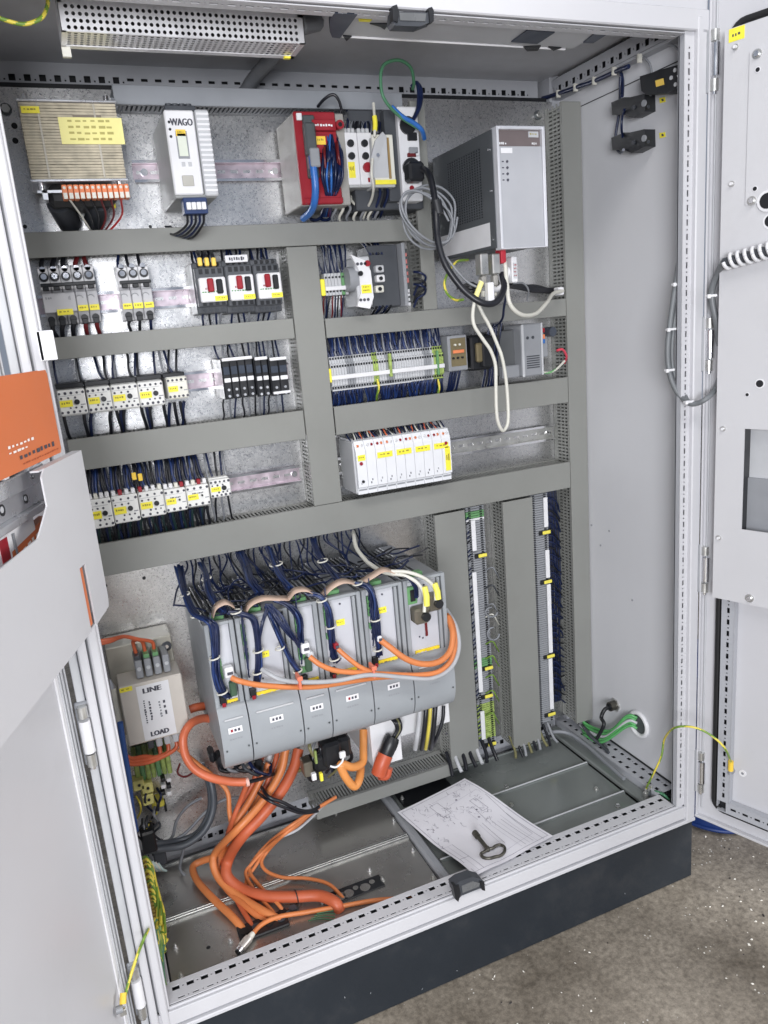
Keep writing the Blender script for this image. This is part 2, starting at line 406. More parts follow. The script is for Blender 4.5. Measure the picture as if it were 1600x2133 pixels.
# --- front posts
def post(x0, sgn):
    q = lambda d: x0+sgn*d
    b = MB()
    H = []; z = .06
    while z < 1.55:
        H.append((z-.04, z-.04+.011, .0085, .0125)); H.append((z-.04+.0165, z-.04+.0195, .009, .012)); z += .025
    # perforated inner strip, then ridges and grooves out to the corner
    if sgn < 0: b.perf((q(.048), .004, .04), Z_, X_, 1.54, .021, .0015, [(h[0], h[1], h[2], h[3]) for h in H], PAINT)
    else: b.box(q(.030), q(.048), .002, .006, .04, 1.58, PAINT, .001)
    b.box(q(.014), q(.027), -.006, .006, .0, 1.60, PAINT, .002)
    if sgn > 0: b.box(q(.031), q(.044), -.005, .003, .0, 1.60, PAINT, .002)
    b.box(q(.0), q(.012), -.001, .008, .0, 1.60, LTG if sgn > 0 else PAINT, .001)
    b.box(q(.012), q(.030), .005, .012, .0, 1.60, MIDG)
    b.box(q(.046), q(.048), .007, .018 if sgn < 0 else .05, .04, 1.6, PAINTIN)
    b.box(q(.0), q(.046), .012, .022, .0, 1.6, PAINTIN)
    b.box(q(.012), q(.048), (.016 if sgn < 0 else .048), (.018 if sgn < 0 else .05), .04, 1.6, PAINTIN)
    part('corner_post', b)
post(0, 1); post(1.2, -1)
# rear posts
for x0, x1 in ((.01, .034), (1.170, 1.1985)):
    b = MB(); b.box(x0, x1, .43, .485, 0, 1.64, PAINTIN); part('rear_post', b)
# --- rear rails
b = MB()
H = []
u = .0
while u < 1.1:
    if u < .215 or u > .77: H.append((u, u+.011, .006, .017)); H.append((u+.0165, u+.0195, .007, .010))
    else: H.append((u, u+.012, .0105, .0155))
    u += .025
b.perf((.04, .462, 1.594), X_, Z_, 1.12, .042, .0015, [h for h in H if h[1] < 1.12], PAINTIN)
b.box(.04, 1.16, .475, .477, 1.59, 1.636, BLACK); b.box(.04, 1.16, .4605, .48, 1.590, 1.594, PAINTIN)  # black strip behind the slots stands in for shade in the rail
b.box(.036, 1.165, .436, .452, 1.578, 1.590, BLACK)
part('rear_top_rail', b)
b = MB()
b.perf((.04, .445, .005), X_, Z_, 1.1, .052, .0015, [(h[0], h[1], .02, .032) if h[1]-h[0] > .005 else (h[0], h[1], .024, .028) for h in H if h[1] < 1.1], PAINTIN)
b.box(.04, 1.14, .455, .458, .0, .06, BLACK); b.box(.04, 1.16, .445, .48, .055, .058, PAINTIN); b.box(.04, 1.15, .43, .445, .004, .012, PAINTIN)  # black sheet put behind the holes for the shade within
part('rear_bottom_rail', b)
# --- right side depth rails (top and bottom) and left bottom
b = MB()
b.perf((1.176, .06, 1.590), Y_, Z_, .40, .034, .0015, [(u_*.025+.01, u_*.025+.021, .006, .018) for u_ in range(15)]+[(u_*.025+.0255, u_*.025+.0285, .010, .014) for u_ in range(15)], PAINTIN)
b.box(1.188, 1.190, .05, .46, 1.59, 1.63, BLACK); b.box(1.176, 1.1985, .05, .46, 1.584, 1.589, PAINTIN)  # black sheet gives the hollow of the rail its shade as colour
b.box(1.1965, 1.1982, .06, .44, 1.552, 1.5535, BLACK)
part('side_top_rail', b)
b = MB()
hs = [(u_*.025+.012, u_*.025+.023, .008, .017) for u_ in range(15)]+[(u_*.025+.0275, u_*.025+.0305, .011, .014) for u_ in range(15)] + \
     [(u_*.025+.012, u_*.025+.023, .034, .043) for u_ in range(15)]
b.perf((1.196, .055, .044), Y_, -X_, .40, .052, .0015, hs, PAINTIN)
b.box(1.145, 1.196, .055, .455, .034, .036, BLACK); b.box(1.143, 1.145, .055, .455, .02, .0445, PAINTIN)  # black sheet under the hole rows instead of shade
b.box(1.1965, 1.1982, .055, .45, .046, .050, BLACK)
b.box(1.112, 1.143, .055, .44, .018, .030, FLOORD, .003)
part('side_bottom_rail', b)
b = MB(); b.box(.012, .055, .055, .455, .02, .044, PAINTIN, .002); part('side_bottom_rail', b)

# --- gland plates forming the floor
def plate(x0, x1, y0, y1, z, m, edge=.004):
    b = MB(); b.box(x0, x1, y0, y1, z-.003, z, m, .0008)
    b.box(x0, x1, y1-.003, y1, z, z+edge, m if m is not FLOORZ else ZINC); b.box(x0, x1, y0, y0+.003, z, z+edge, m if m is not FLOORZ else ZINC)
    return part('gland_plate', b)
plate(.058, .596, .060, .226, .020, FLOORZ); plate(.058, .596, .240, .405, .020, FLOORZ)
plate(.624, 1.108, .060, .124, .020, FLOORD); plate(.624, 1.108, .128, .262, .020, FLOORD); plate(.624, 1.108, .266, .405, .020, FLOORD)
b = MB()
for yy in (.229, .235): b.tube([(.058, yy, .024), (.596, yy, .024)], .0022, ZINC, 6)
for yy in (.126, .264): b.tube([(.624, yy, .0235), (1.108, yy, .0235)], .0022, LTG, 6)
part('seam_strip', b)
b = MB(); b.box(.598, .620, .058, .44, .012, .032, MIDG, .005); part('centre_bar', b)
for i, (px, py) in enumerate(((838, 1665), (860, 1773), (902, 1830), (820, 1712), (886, 1775), (924, 1815), (903, 1740), (366, 1975), (377, 2035), (1055, 1640), (1065, 1678), (1275, 1605), (1342, 1660), (770, 1815), (797, 1835), (672, 1880), (700, 1690), (480, 1962), (1242, 1645), (1287, 1680), (965, 1640))):
    p = U(px, py, z=.020); b = MB(); hgt = .010 if px < 1000 else .006
    b.cyl(p, p+Z_*.002, .0055, ZINC, 10).cyl(p+Z_*.002, p+Z_*.006, .0042, CHROME if i % 2 else ZINC, 6).cyl(p+Z_*.006, p+Z_*hgt, .0025, ZINC, 8)
    part('floor_screw', b)
for px, py in ((434, 1974), ):
    p = U(px, py, z=.0204); b = MB(); b.cyl(p, p+Z_*.0004, .004, BLACK, 10); part('drilled_hole', b)
# mounting plate
b = MB(); b.box(.036, 1.168, .420, .423, .066, 1.578, GALV)
part('mounting_plate', b)
for px, py, r in ((52, 472, .0035), (313, 472, .003), (220, 1220, .0035), (300, 1204, .0035), (332, 1316, .0035), (32, 293, .005), (30, 262, .005)):
    p = Y(px, py, .4195); b = MB(); b.cyl(p, p-Y_*.0008, r, BLACK, 12); part('plate_hole', b)
for px, py in ((12, 228), (1120, 240), (1148, 414)):
    p = Y(px, py, .4195); b = MB(); b.cyl(p, p-Y_*.003, .010, DKGREEN, 12).cyl(p-Y_*.003, p-Y_*.009, .007, ZINC, 6); part('plate_bolt', b)
b = MB()
p = Y(315, 1722, .4195)
b.cyl(p, p-Y_*.0008, .009, BLACK, 14).box(p.x-.022, p.x, p.y-.0008, p.y, p.z-.0045, p.z+.002, BLACK); part('keyhole', b)

# --- hinges on the posts
def hinge(x, z, y=-.010, flip=1):
    b = MB()
    b.cyl((x, y, z+.030), (x, y, z+.048), .0075, ZINC, 10).cyl((x, y, z-.050), (x, y, z-.030), .0075, ZINC, 10)
    b.cyl((x, y-.002, z-.026), (x, y-.002, z+.026), .0082, CHROME if flip > 0 else WHITE, 12)
    b.box(x-.010, x+.010, y+.006, y+.012, z-.052, z+.052, MIDG, .002)
    b.cyl((x, y, z-.055), (x, y, z-.050), .005, CHROME, 8)
    part('hinge', b)
for px, py in ((1487, 125), (1466, 718), (1456, 1188), (1447, 1612)):
    hinge(1.2065, Y(px, py, -.01).z)
for px, py in ((190, 1530), (290, 2065)):
    hinge(.0055, Y(px, py, -.01).z, flip=-1)
# centre latch catches
def catch(name, poly, ins, cap):
    b = MB(); b.prism([Y(px, py, -.008) for px, py in poly], (0, .022, 0), DARK); o = part(name, b, bevel=.001)
    b = MB(); b.prism([Y(px, py, -.0095) for px, py in ins], (0, .0015, 0), mat('smoky_plastic', (.13, .135, .14), .3)); b.build('catch_window', o)
    for q in cap:
        b = MB(); b.prism([Y(px, py, -.011) for px, py in q], (0, .012, 0), BLACK); b.build('catch_ear', o)
catch('latch_catch', [(945, 1846), (958, 1836), (984, 1827), (1004, 1832), (1010, 1842), (1008, 1856), (1000, 1850), (962, 1866), (956, 1872), (948, 1862)],
      [(962, 1846), (985, 1836), (1000, 1840), (998, 1847), (964, 1860)], [[(944, 1846), (956, 1844), (960, 1862), (955, 1879), (949, 1874)], [(1000, 1836), (1009, 1838), (1011, 1856), (1004, 1854)]])
catch('latch_catch', [(820, 20), (832, 24), (890, 26), (902, 20), (903, 44), (874, 55), (824, 53), (818, 44)],
      [(832, 26), (888, 28), (886, 44), (834, 42)], [[(818, 12), (827, 9), (831, 24), (829, 46), (819, 42)], [(893, 16), (900, 14), (904, 22), (904, 44), (896, 47)]])
# white bracket on the left post
b = MB(); x0, x1, z0, z1 = rect((74, 690), (121, 749), -.012)
b.box(x0, x1+.0, -.014, -.010, z0, z1, WHITE, .001).box(x0, x0+.004, -.014, .004, z0, z1, WHITE)
part('door_stay_bracket', b)

# ================================================================== DOORS
class Frame:
    def __init__(s, P0, deg, sg):
        t = radians(deg); s.P = Vector((P0[0], P0[1], 0)); s.d = Vector((cos(t), sin(t), 0)); s.n = Vector((sin(t), -cos(t), 0))*sg
    def W(s, a, o, z): return s.P+s.d*a+s.n*o+Z_*z
    def px(s, px, py, o=0):
        r = FW + RT*((px-800)/FPX) + UP*((1066.5-py)/FPX); P = s.P+s.n*o
        t = (P-CAM_LOC).dot(s.n)/r.dot(s.n); Q = CAM_LOC+r*t
        return (Q-P).dot(s.d), Q.z
    def box(s, b, a0, a1, o0, o1, z0, z1, m):
        b.hexa([s.W(a0, o0, z0), s.W(a1, o0, z0), s.W(a1, o1, z0), s.W(a0, o1, z0), s.W(a0, o0, z1), s.W(a1, o0, z1), s.W(a1, o1, z1), s.W(a0, o1, z1)], m)
    def poly(s, b, pts, o0, o1, m): b.prism([s.W(a, o0, z) for a, z in pts], s.n*(o1-o0), m)
    def disc(s, b, a, z, o0, o1, r, m, n=16, r2=None): b.cyl(s.W(a, o0, z), s.W(a, o1, z), r, m, n, r2)
RD = Frame((1.206, -.001), -70.3, 1)
# right door skin and rims
b = MB()
RD.box(b, 0, .60, -.014, -.001, .006, 1.66, PAINT)
RD.box(b, .0, .004, -.001, .008, .006, 1.66, PAINT); RD.box(b, 0, .6, -.001, .010, .006, .012, PAINT)
RD.box(b, 0, .6, -.001, .008, 1.652, 1.66, PAINT)
RD.box(b, .010, .013, -.001, .003, .03, 1.63, LTG)
rdoor = part('door', b, bevel=.0012, label='right door, folded back, with a raised white cover plate and black seal')
def loop(fr, a0, a1, z0, z1, r, o):
    P = []
    for (ca, cz, st) in ((a0+r, z0+r, 180), (a1-r, z0+r, 270), (a1-r, z1-r, 0), (a0+r, z1-r, 90)):
        for k in range(6): t = radians(st+k*18); P.append(fr.W(ca+r*cos(t), o, cz+r*sin(t)))
    return P
b = MB(); b.tube(loop(RD, .040, .57, .046, 1.578, .022, .004), .0058, RUBBER, 6, closed=True); b.build('door_seal', rdoor)
# perforated tube frame of the door
b = MB()
hs = [(i*.025+.01, i*.025+.0215, .009, .0145) for i in range(50)]+[(i*.025+.0265, i*.025+.0295, .0105, .0135) for i in range(50)]
b.perf(RD.W(.052, .014, .075), Z_, RD.d, 1.46, .024, .0015, [h for h in hs if h[1] < 1.4], PAINTIN)
RD.box(b, .052, .076, .001, .003, .075, 1.54, BLACK); RD.box(b, .0505, .052, .0, .015, .06, 1.54, PAINTIN); RD.box(b, .076, .0775, .0, .015, .075, 1.54, PAINTIN)  # black backing stands in for shade inside the upright door tube
b.perf(RD.W(.07, .0145, .052), RD.d, Z_, .48, .024, -.0015, [(h[0], h[1], h[2], h[3]) for h in hs if h[1] < .46], PAINTIN)
RD.box(b, .05, .55, .001, .003, .052, .076, BLACK); RD.box(b, .05, .55, .0, .015, .0505, .052, PAINTIN); RD.box(b, .07, .55, .0, .015, .076, .0775, PAINTIN)  # black backing again as painted shade in the lower door tube
b.build('door_tube_frame', rdoor)
# cover plate with window
DOORP = mat('door_plate_enamel', (.57, .57, .59), .42, noise=.03, nscale=4, bump=.2, bscale=800, dirt=.05)
OP = .028
pa, pz1 = RD.px(1515, 62, OP); pb, pz0 = RD.px(1480, 1243, OP); pa = (pa+pb)/2
ca, cz1 = RD.px(1548, 893, OP); cb_, cz0 = RD.px(1548, 1103, OP); ca = (ca+cb_)/2
b = MB()
RD.box(b, pa, ca, OP-.002, OP, pz0, pz1, DOORP); RD.box(b, ca, .56, OP-.002, OP, cz1, pz1, DOORP); RD.box(b, ca, .56, OP-.002, OP, pz0, cz0, DOORP); RD.box(b, ca+.17, .56, OP-.002, OP, cz0, cz1, DOORP)
RD.box(b, pa, pa+.002, .0, OP-.002, pz0, pz1, DOORP); RD.box(b, pa+.002, .56, .0, OP-.002, pz0, pz0+.002, DOORP); RD.box(b, pa+.002, .56, .0, OP-.002, pz1-.002, pz1, DOORP)
cover = b.build('cover_plate', rdoor)
b = MB(); RD.box(b, ca, ca+.17, -.0005, .006, cz0-.01, (cz0+cz1)/2, MIDG); RD.box(b, ca-.02, ca+.17, -.0005, .0005, (cz0+cz1)/2, cz1+.01, LTG); RD.box(b, ca-.003, ca, .0, OP-.003, cz0-.01, cz1+.01, BLACK)
b.build('window_recess', rdoor)
sa, sz1 = RD.px(1562, 108, OP+.002); sb, sz0 = RD.px(1552, 428, OP+.002); sa = (sa+sb)/2
b = MB(); RD.box(b, sa, .3, OP, OP+.002, sz0, sz1, DOORP); b.build('raised_plate', rdoor)
def dscrew(px, py, r=.006, dark=False, off=OP, m=None):
    a, z = RD.px(px, py, off); b = MB()
    if dark: RD.disc(b, a, z, off, off+.0012, r, BLACK); RD.disc(b, a, z, off, off+.0008, r*1.35, WHITE)
    else: RD.disc(b, a, z, off, off+.002, r, ZINC); RD.disc(b, a, z, off+.002, off+.006, r*.62, m or CHROME, 6)
    b.build('drill_hole' if dark else 'cover_screw', rdoor)
for px, py in ((1533, 98), (1525, 383), (1507, 893), (1498, 1120)): dscrew(px, py, .0048, m=WHITE)
for px, py in ((1578, 112), (1567, 418)): dscrew(px, py, .0075, off=OP+.002)
for px, py in ((1579, 145), (1573, 393)): dscrew(px, py, .0035, True, off=OP+.002)
dscrew(1599, 418, .013, True, off=OP+.002); dscrew(1583, 799, .0065, True); dscrew(1557, 822, .003, True); dscrew(1562, 1246, .008); dscrew(1606, 460, .010, True)
a, z = RD.px(1519, 62, OP); a2, z2 = RD.px(1551, 79, OP); b = MB(); RD.box(b, a, a2, OP, OP+.0006, z2, z, YEL)
strokes(b, RD.W(a+.006, OP+.0007, (z+z2)/2-.003), RD.d, Z_, .014, .005, INK, 4, 3); b.build('yellow_label', rdoor)
# earth stud on the right door
a, z = RD.px(1524, 1604, .0); b = MB(); RD.disc(b, a, z, -.001, .006, .0075, MIDG); RD.disc(b, a, z, .006, .014, .0045, ZINC, 6); b.build('earth_stud', rdoor)
a, z = RD.px(1547, 1611, .0); b = MB(); RD.disc(b, a, z, -.001, .0006, .0075, WHITE); RD.disc(b, a, z, .0006, .0008, .003, GRYW); b.build('earth_sticker', rdoor)

# left door
LD = Frame((-.012, -.004), 251, -1)
b = MB()
LD.box(b, 0, .60, -.024, -.001, -.004, 1.64, PAINT)
LD.box(b, .0, .003, -.001, .006, -.004, 1.64, LTG); LD.box(b, .008, .0135, -.001, .005, -.004, 1.64, LTG); LD.box(b, .0165, .020, -.001, .004, .0, 1.63, LTG)
LD.box(b, .020, .030, -.001, .002, .0, 1.63, WHITE)
LD.box(b, .0, .6, -.001, .012, -.004, .004, PAINT)
ldoor = part('door', b, bevel=.0008, label='left door, swung out towards the viewer, carrying a document pocket')
b = MB(); b.tube([LD.W(.0055, .0, .02), LD.W(.0055, .0, 1.6)], .0022, RUBBER, 6); b.build('door_seal', ldoor)
# document pocket: front sheet, bottom, end
PO = .10
cv = lambda px, py: LD.px(px, py, PO)
zt = 1.008; zb = .788
p1, p2, p3 = cv(170, 938), cv(85, 985), cv(92, 1100)
b = MB(); e0 = cv(200, 940)[0]
s0 = (p1[0]+cv(228, 1262)[0])/2; s1 = p2[0]; s2 = p3[0]
sl0 = LD.px(176, 1172, PO); slot0 = sl0[0]-.001; slot1 = slot0+.021
# sheet split round the slot
LD.poly(b, [(s0, zt), (s0, zb+.014), (s0+.004, zb+.004), (slot0, zb+.0), (slot0, zt)], PO-.002, PO, PAINT)
LD.poly(b, [(slot0, zt), (slot0, .872), (slot1, .872), (slot1, zt)], PO-.002, PO, PAINT)
LD.poly(b, [(slot1, zt), (slot1, zb), (s1+.03, zb), (s1+.03, .947), (s1, .967), (s1, zt-.008), (s1-.012, zt)], PO-.002, PO, PAINT)
LD.poly(b, [(s1+.03, .947), (s1+.03, zb), (.50, zb), (.50, .932), (s1+.042, .940)], PO-.002, PO, PAINT)
LD.box(b, s0+.01, .50, 0, PO-.002, zb, zb+.002, PAINT)
LD.box(b, s0+.012, s0+.014, 0, PO-.002, zb+.002, zt-.03, PAINT)
LD.box(b, s0, s1, PO-.012, PO-.002, zt-.002, zt, PAINT)
pocket = b.build('document_pocket', ldoor)
# ================================================================== DUCTS AND RAILS
def xat(px, y, z):
    k = (px-800)/FPX; a = RT-FW*k
    return CAM_LOC.x-(a.y*(y-CAM_LOC.y)+a.z*(z-CAM_LOC.z))/a.x
def zat(py, y, x):
    k = (1066.5-py)/FPX; a = UP-FW*k
    return CAM_LOC.z-(a.x*(x-CAM_LOC.x)+a.y*(y-CAM_LOC.y))/a.z
YD, YP = .353, .4195
def duct(label, x0, x1, z0, z1, vertical=False, yf=YD, pitch=.0082, sides=(0, 1), ribs=0):
    T = thing('wiring_duct', label, 'cable duct', ((x0+x1)/2, YP, (z0+z1)/2), 'grey slotted wiring ducts on the mounting plate')
    b = MB(); b.box(x0, x1, yf, yf+.0022, z0, z1, DUCT, .0008)
    if vertical: b.box(x0, x0+.0015, yf+.0022, yf+.009, z0, z1, DUCT); b.box(x1-.0015, x1, yf+.0022, yf+.009, z0, z1, DUCT)
    else: b.box(x0, x1, yf+.0022, yf+.009, z0, z0+.0015, DUCT); b.box(x0, x1, yf+.0022, yf+.009, z1-.0015, z1, DUCT)
    b.build('duct_cover', T)
    b = MB(); b.box(x0+.002, x1-.002, YP-.0025, YP-.0005, z0+.002, z1-.002, DUCT)
    if vertical: b.box(x0+.002, x0+.0035, YP-.014, YP-.0025, z0, z1, DUCT); b.box(x1-.0035, x1-.002, YP-.014, YP-.0025, z0, z1, DUCT)
    else: b.box(x0, x1, YP-.014, YP-.0025, z0+.002, z0+.0035, DUCT); b.box(x0, x1, YP-.014, YP-.0025, z1-.0035, z1-.002, DUCT)
    b.build('duct_base', T)
    b = MB(); n = int(((z1-z0) if vertical else (x1-x0))/pitch)
    for s_ in sides:
        for i in range(n):
            if vertical:
                za = z0+i*pitch; xa = (x0+.0022, x1-.0037)[s_]
                b.box(xa, xa+.0015, yf+.009, YP-.014, za, za+.0045, DUCT)
            else:
                xa = x0+i*pitch; za = (z0+.0022, z1-.0037)[s_]
                b.box(xa, xa+.0045, yf+.009, YP-.014, za, za+.0015, DUCT)
        for r in range(ribs):
            yr = yf+.009+(YP-.014-yf-.009)*(r+1)/(ribs+1)
            if vertical: xa = (x0+.0022, x1-.0037)[s_]; b.box(xa+.0002, xa+.0013, yr-.002, yr+.002, z0, z1, DUCT)
    b.build('side_fingers', T, kind='stuff')
    return T
z1t, z1b, z2t, z2b, z3t, z3b, z4t, z4b = 1.3344, 1.2925, 1.1580, 1.1195, .9765, .9180, .7743, .7108
DUCT0 = DUCT; DUCT = mat('blue_grey_pvc', (.27, .285, .31), .5, noise=.03); duct('grey cable duct across the top, behind the transformer and the white power supply', .225, .770, 1.537, 1.568); DUCT = DUCT0
duct('long grey cable duct under the transformer, topmost of the wide horizontal ones', .040, .770, z1b, z1t)
duct('grey cable duct under the miniature breakers, left of the upright centre duct', .050, .499, z2b, z2t)
duct('grey cable duct above the long blue wired terminal strip, right of the centre duct', .565, 1.1445, 1.114, 1.152)
duct('grey cable duct under the five white contactors of the third row, at left', .050, .499, z3b, z3t)
duct('grey cable duct crossed by the hanging pale cable loop, above the white input output modules', .565, 1.1445, .9168, .9755)
duct('longest grey cable duct, running the full width above the servo drives', .050, 1.1445, z4b, z4t)
duct('upright grey cable duct in the centre, between the left and right rows', .5012, .5627, z4t+.001, z1b-.0015, True, ribs=2)
duct('upright grey cable duct right beside the servo drives', .7764, .8534, .062, z4b-.005, True, ribs=2)
duct('upright grey cable duct between the two upright terminal strips', .9538, 1.0351, .062, z4b-.005, True, ribs=2)
duct('tallest upright grey cable duct, against the right side wall', 1.1464, 1.1965, .075, 1.562, True, ribs=2)
duct('short upright grey cable duct behind the coiled cable, left of the industrial computer', .786, .818, 1.153, 1.555, True, ribs=1)
duct('lowest grey cable duct with open slots, under the servo drives', .425, .7745, .052, .083, False, yf=.345, pitch=.0075)

def din(label, x0, x1, zc, m=ZINCP):
    T = thing('din_rail', label, 'mounting rail', ((x0+x1)/2, YP, zc), 'slotted metal mounting rails')
    b = MB(); H = []; u = .006
    while u+.015 < x1-x0: H.append((u, u+.015, .0105, .0165)); u += .025
    b.perf((x0, YP, zc-.0135), X_, Z_, x1-x0, .027, .001, H, m)
    for s_ in (-1, 1):
        b.box(x0, x1, .4075, YP-.001, zc+s_*.0135-.0006, zc+s_*.0135+.0006, m)
        b.box(x0, x1, .4065, .4075, zc+s_*.0141, zc+s_*.0190, CHROME)
    b.build('rail_profile', T)
    for xx in (x0+.02, x1-.012):
        b = MB(); b.cyl((xx, YP-.001, zc), (xx, YP-.004, zc), .0065, CHROME, 12); b.build('rail_screw', T)
    return T
zr1 = (zat(337, .411, .3)+zat(377, .411, .3))/2
zr2 = (zat(596, .411, .33)+zat(637, .411, .33))/2
zr3 = (zat(772, .411, .33)+zat(810, .411, .33))/2
zr4 = (zat(974, .411, .45)+zat(1012, .411, .45))/2
zr5 = (zat(907, .411, .95)+zat(937, .411, .95))/2
din('pinkish metal rail behind the white power supply and the red controller', .245, .526, zr1)
din('pinkish metal rail carrying the miniature breakers and motor protection switches', .045, .495, zr2)
din('pinkish metal rail behind the five white contactors and black relays', .055, .495, zr3)
din('metal rail behind the lower row of white contactors on the left', .055, .495, zr4)
din('metal rail running right from the white input output modules', .575, 1.142, zr5, ZINC)
din('metal rail in the upper right cell behind the slim white relay module', .575, .75, zat(600, .411, .63), ZINC)
din('metal rail behind the long blue wired terminal strip', .575, 1.12, zat(763, .411, .72), ZINC)

# ================================================================== CEILING FITTINGS
# perforated housing
T = thing('perforated_housing', 'bright perforated sheet metal housing hanging under the cabinet ceiling at upper left', 'resistor housing', (.32, .13, 1.59))
x0, x1, y0, y1, za, zb_ = .142, .492, .098, .165, 1.560, 1.602
b = MB(); PITCH = .0086
def holes_grid(b, P, u, v, nu, nv, pitch, r, m, skip=None):
    P = Vector(P); u = Vector(u); v = Vector(v)
    for i in range(nu):
        for j in range(nv):
            c = P+u*(pitch*(i+.5))+v*(pitch*(j+.5)); h = pitch/2
            sq = [c-u*h-v*h, c-v*h, c+u*h-v*h, c+u*h, c+u*h+v*h, c+v*h, c-u*h+v*h, c-u*h]
            oc = [c+(u*cos(radians(225+45*k))+v*sin(radians(225+45*k)))*r for k in range(8)]
            b.add(sq+oc, [(k, (k+1) % 8, 8+(k+1) % 8, 8+k) for k in range(8)], m)
nu = int((x1-x0-.012)/PITCH)
PERF = mat('bright_perforated_sheet', (.80, .80, .82), .35, .55, noise=.05)
holes_grid(b, (x0+.006, y0, za), X_, Z_, nu, 4, PITCH, .0027, PERF)
holes_grid(b, (x0+.006, y0+.004, za-.0), X_, (Vector((0, 1, 0))), nu, 6, PITCH, .0027, PERF)
b.box(x0, x0+.006, y0, y0+.001, za, zb_, PERF); b.box(x0+.006+nu*PITCH, x1, y0, y0+.001, za, zb_, PERF)
b.box(x0, x1, y0, y0+.001, za+4*PITCH, zb_, PERF)
b.box(x0, x0+.001, y0, y1, za, zb_, PERF); b.box(x1-.001, x1, y0, y1, za, zb_, PERF)
b.box(x0, x1, y0, y0+.004, za-.001, za, PERF); b.box(x0, x1, y0+.004+6*PITCH, y1, za-.001, za, PERF)
b.box(x0, x0+.006, y0, y1, za-.001, za, PERF); b.box(x0+.006+nu*PITCH, x1, y0, y1, za-.001, za, PERF)
b.build('perforated_cover', T)
b = MB(); 
for k in range(3): b.cyl((x0+.01, y0+.02+k*.02, za+.022), (x1-.01, y0+.02+k*.02, za+.022), .006, BLACK, 8)
b.box(x0+.002, x1-.002, y0+.006, y1-.002, zb_-.006, zb_+.034, BLACK); b.build('resistor_core', T)
b = MB(); b.box(x0, x0+.012, y1-.008, y1, za-.014, za, CREAM); b.build('end_tab', T)
b = MB(); b.box(x1-.018, x1-.008, y0+.055, y0+.062, za-.004, za-.001, YEL); b.build('yellow_label', T)
# corrugated hose from the housing back to the wall
b = MB(); P = spline([Vector((.470, .16, 1.605)), Vector((.500, .24, 1.612)), Vector((.505, .33, 1.612)), Vector((.490, .40, 1.600)), Vector((.478, .45, 1.585))], 18)
b.tube(P, [.011+(.0022 if i % 2 else -.0012) for i in range(len(P))], GRYW, 10)
tag(b.build('corrugated_hose'), 'grey corrugated hose leaving the right end of the perforated housing', 'hose')
b = MB(); P = spline([Vector((.500, .14, 1.600)), Vector((.535, .17, 1.615)), Vector((.55, .22, 1.632)), Vector((.52, .27, 1.636))], 14)
b.tube(P, [.012+(.0022 if i % 2 else -.0012) for i in range(len(P))], GRYW, 10)
tag(b.build('corrugated_hose'), 'grey corrugated hose looping under the ceiling beside the cabinet lamp', 'hose')
# lamp
T = thing('cabinet_lamp', 'long flat white cabinet lamp with dark end caps under the ceiling', 'lamp', (.78, .08, 1.60))
b = MB(); b.box(.545, 1.000, .040, .114, 1.579, 1.606, LTG, .002); b.build('lamp_body', T)
b = MB(); b.box(.56, .985, .0345, .0395, 1.577, 1.584, WHITE, .001); b.build('lamp_ledge', T)
b = MB(); b.box(.56, .985, .1145, .118, 1.577, 1.584, WHITE, .001); b.build('lamp_ledge', T)
def flat(pts, z0, z1, m, nm):
    P = [U(px, py, z=z0) for px, py in pts]; b = MB(); b.prism(P, (0, 0, z1-z0), m); b.build(nm, T, bevel=.0006)
NAVG = mat('dark_blue_grey_plastic', (.05, .06, .085), .4)
flat([(697, 28), (745, 30), (708, 80), (692, 78), (687, 66), (688, 40)], 1.574, 1.590, NAVG, 'end_cap')
flat([(1065, 88), (1100, 63), (1156, 68), (1119, 92)], 1.5765, 1.5785, NAVG, 'end_cap')
flat([(1215, 90), (1248, 63), (1274, 66), (1236, 90)], 1.5765, 1.590, NAVG, 'end_cap')
flat([(770, 50), (811, 50), (801, 62), (792, 56)], 1.577, 1.5785, BLACK, 'lens_clip')
flat([(1090, 98), (1127, 96), (1120, 106), (1098, 107)], 1.577, 1.5785, BLACK, 'lens_clip')
flat([(1142, 98), (1170, 100), (1153, 106)], 1.577, 1.5785, BLACK, 'lens_clip')
flat([(714, 75), (733, 76), (722, 86)], 1.577, 1.5785, BLACK, 'lens_clip')
flat([(747, 41), (775, 42), (770, 46), (748, 45)], 1.5768, 1.5785, YEL, 'yellow_label')
b = MB(); b.tube(spline([U(-20, 30, y=.06), U(12, 42, y=.07), U(50, 50, y=.08), U(85, 38, y=.09), U(98, 15, y=.1), U(100, -8, y=.1)], 8), .0028, GYW, 8, m2=YLW, tw=1)
tag(b.build('earth_wire'), 'green and yellow earth wire sagging at the top left corner of the cabinet', 'wire')

# ================================================================== SIDE WALL DEVICES
def wallbox(pts, x0, x1, m, b):              # pts in pixels, projected on the wall plane
    P = [U(px, py, x=x1) for px, py in pts]; b.prism([Vector((x0, p.y, p.z)) for p in P], (x1-x0, 0, 0), m)
XW = 1.1984
T = thing('socket_outlet', 'black socket and switch block with a yellow label, top right on the side wall', 'socket', (XW, .07, 1.53))
b = MB(); wallbox([(1357, 160), (1412, 143), (1438, 136), (1441, 180), (1412, 196), (1370, 198), (1360, 190)], XW-.028, XW, BLACK, b); b.build('socket_body', T, bevel=.002)
b = MB(); wallbox([(1366, 168), (1382, 163), (1384, 176), (1368, 181)], XW-.0293, XW-.028, mat('orange_yellow_label', (.9, .62, .12), .5), b); b.build('yellow_label', T)
for px, py in ((1407, 146), (1399, 162), (1408, 176)):
    b = MB(); p = U(px, py, x=XW-.028); b.cyl(p, p-X_*.002, .0035, LTG, 10); b.build('socket_screw', T)
b = MB(); wallbox([(1417, 158), (1430, 148), (1434, 156), (1422, 166)], XW-.036, XW-.028, WHITE, b); b.build('rocker_switch', T)
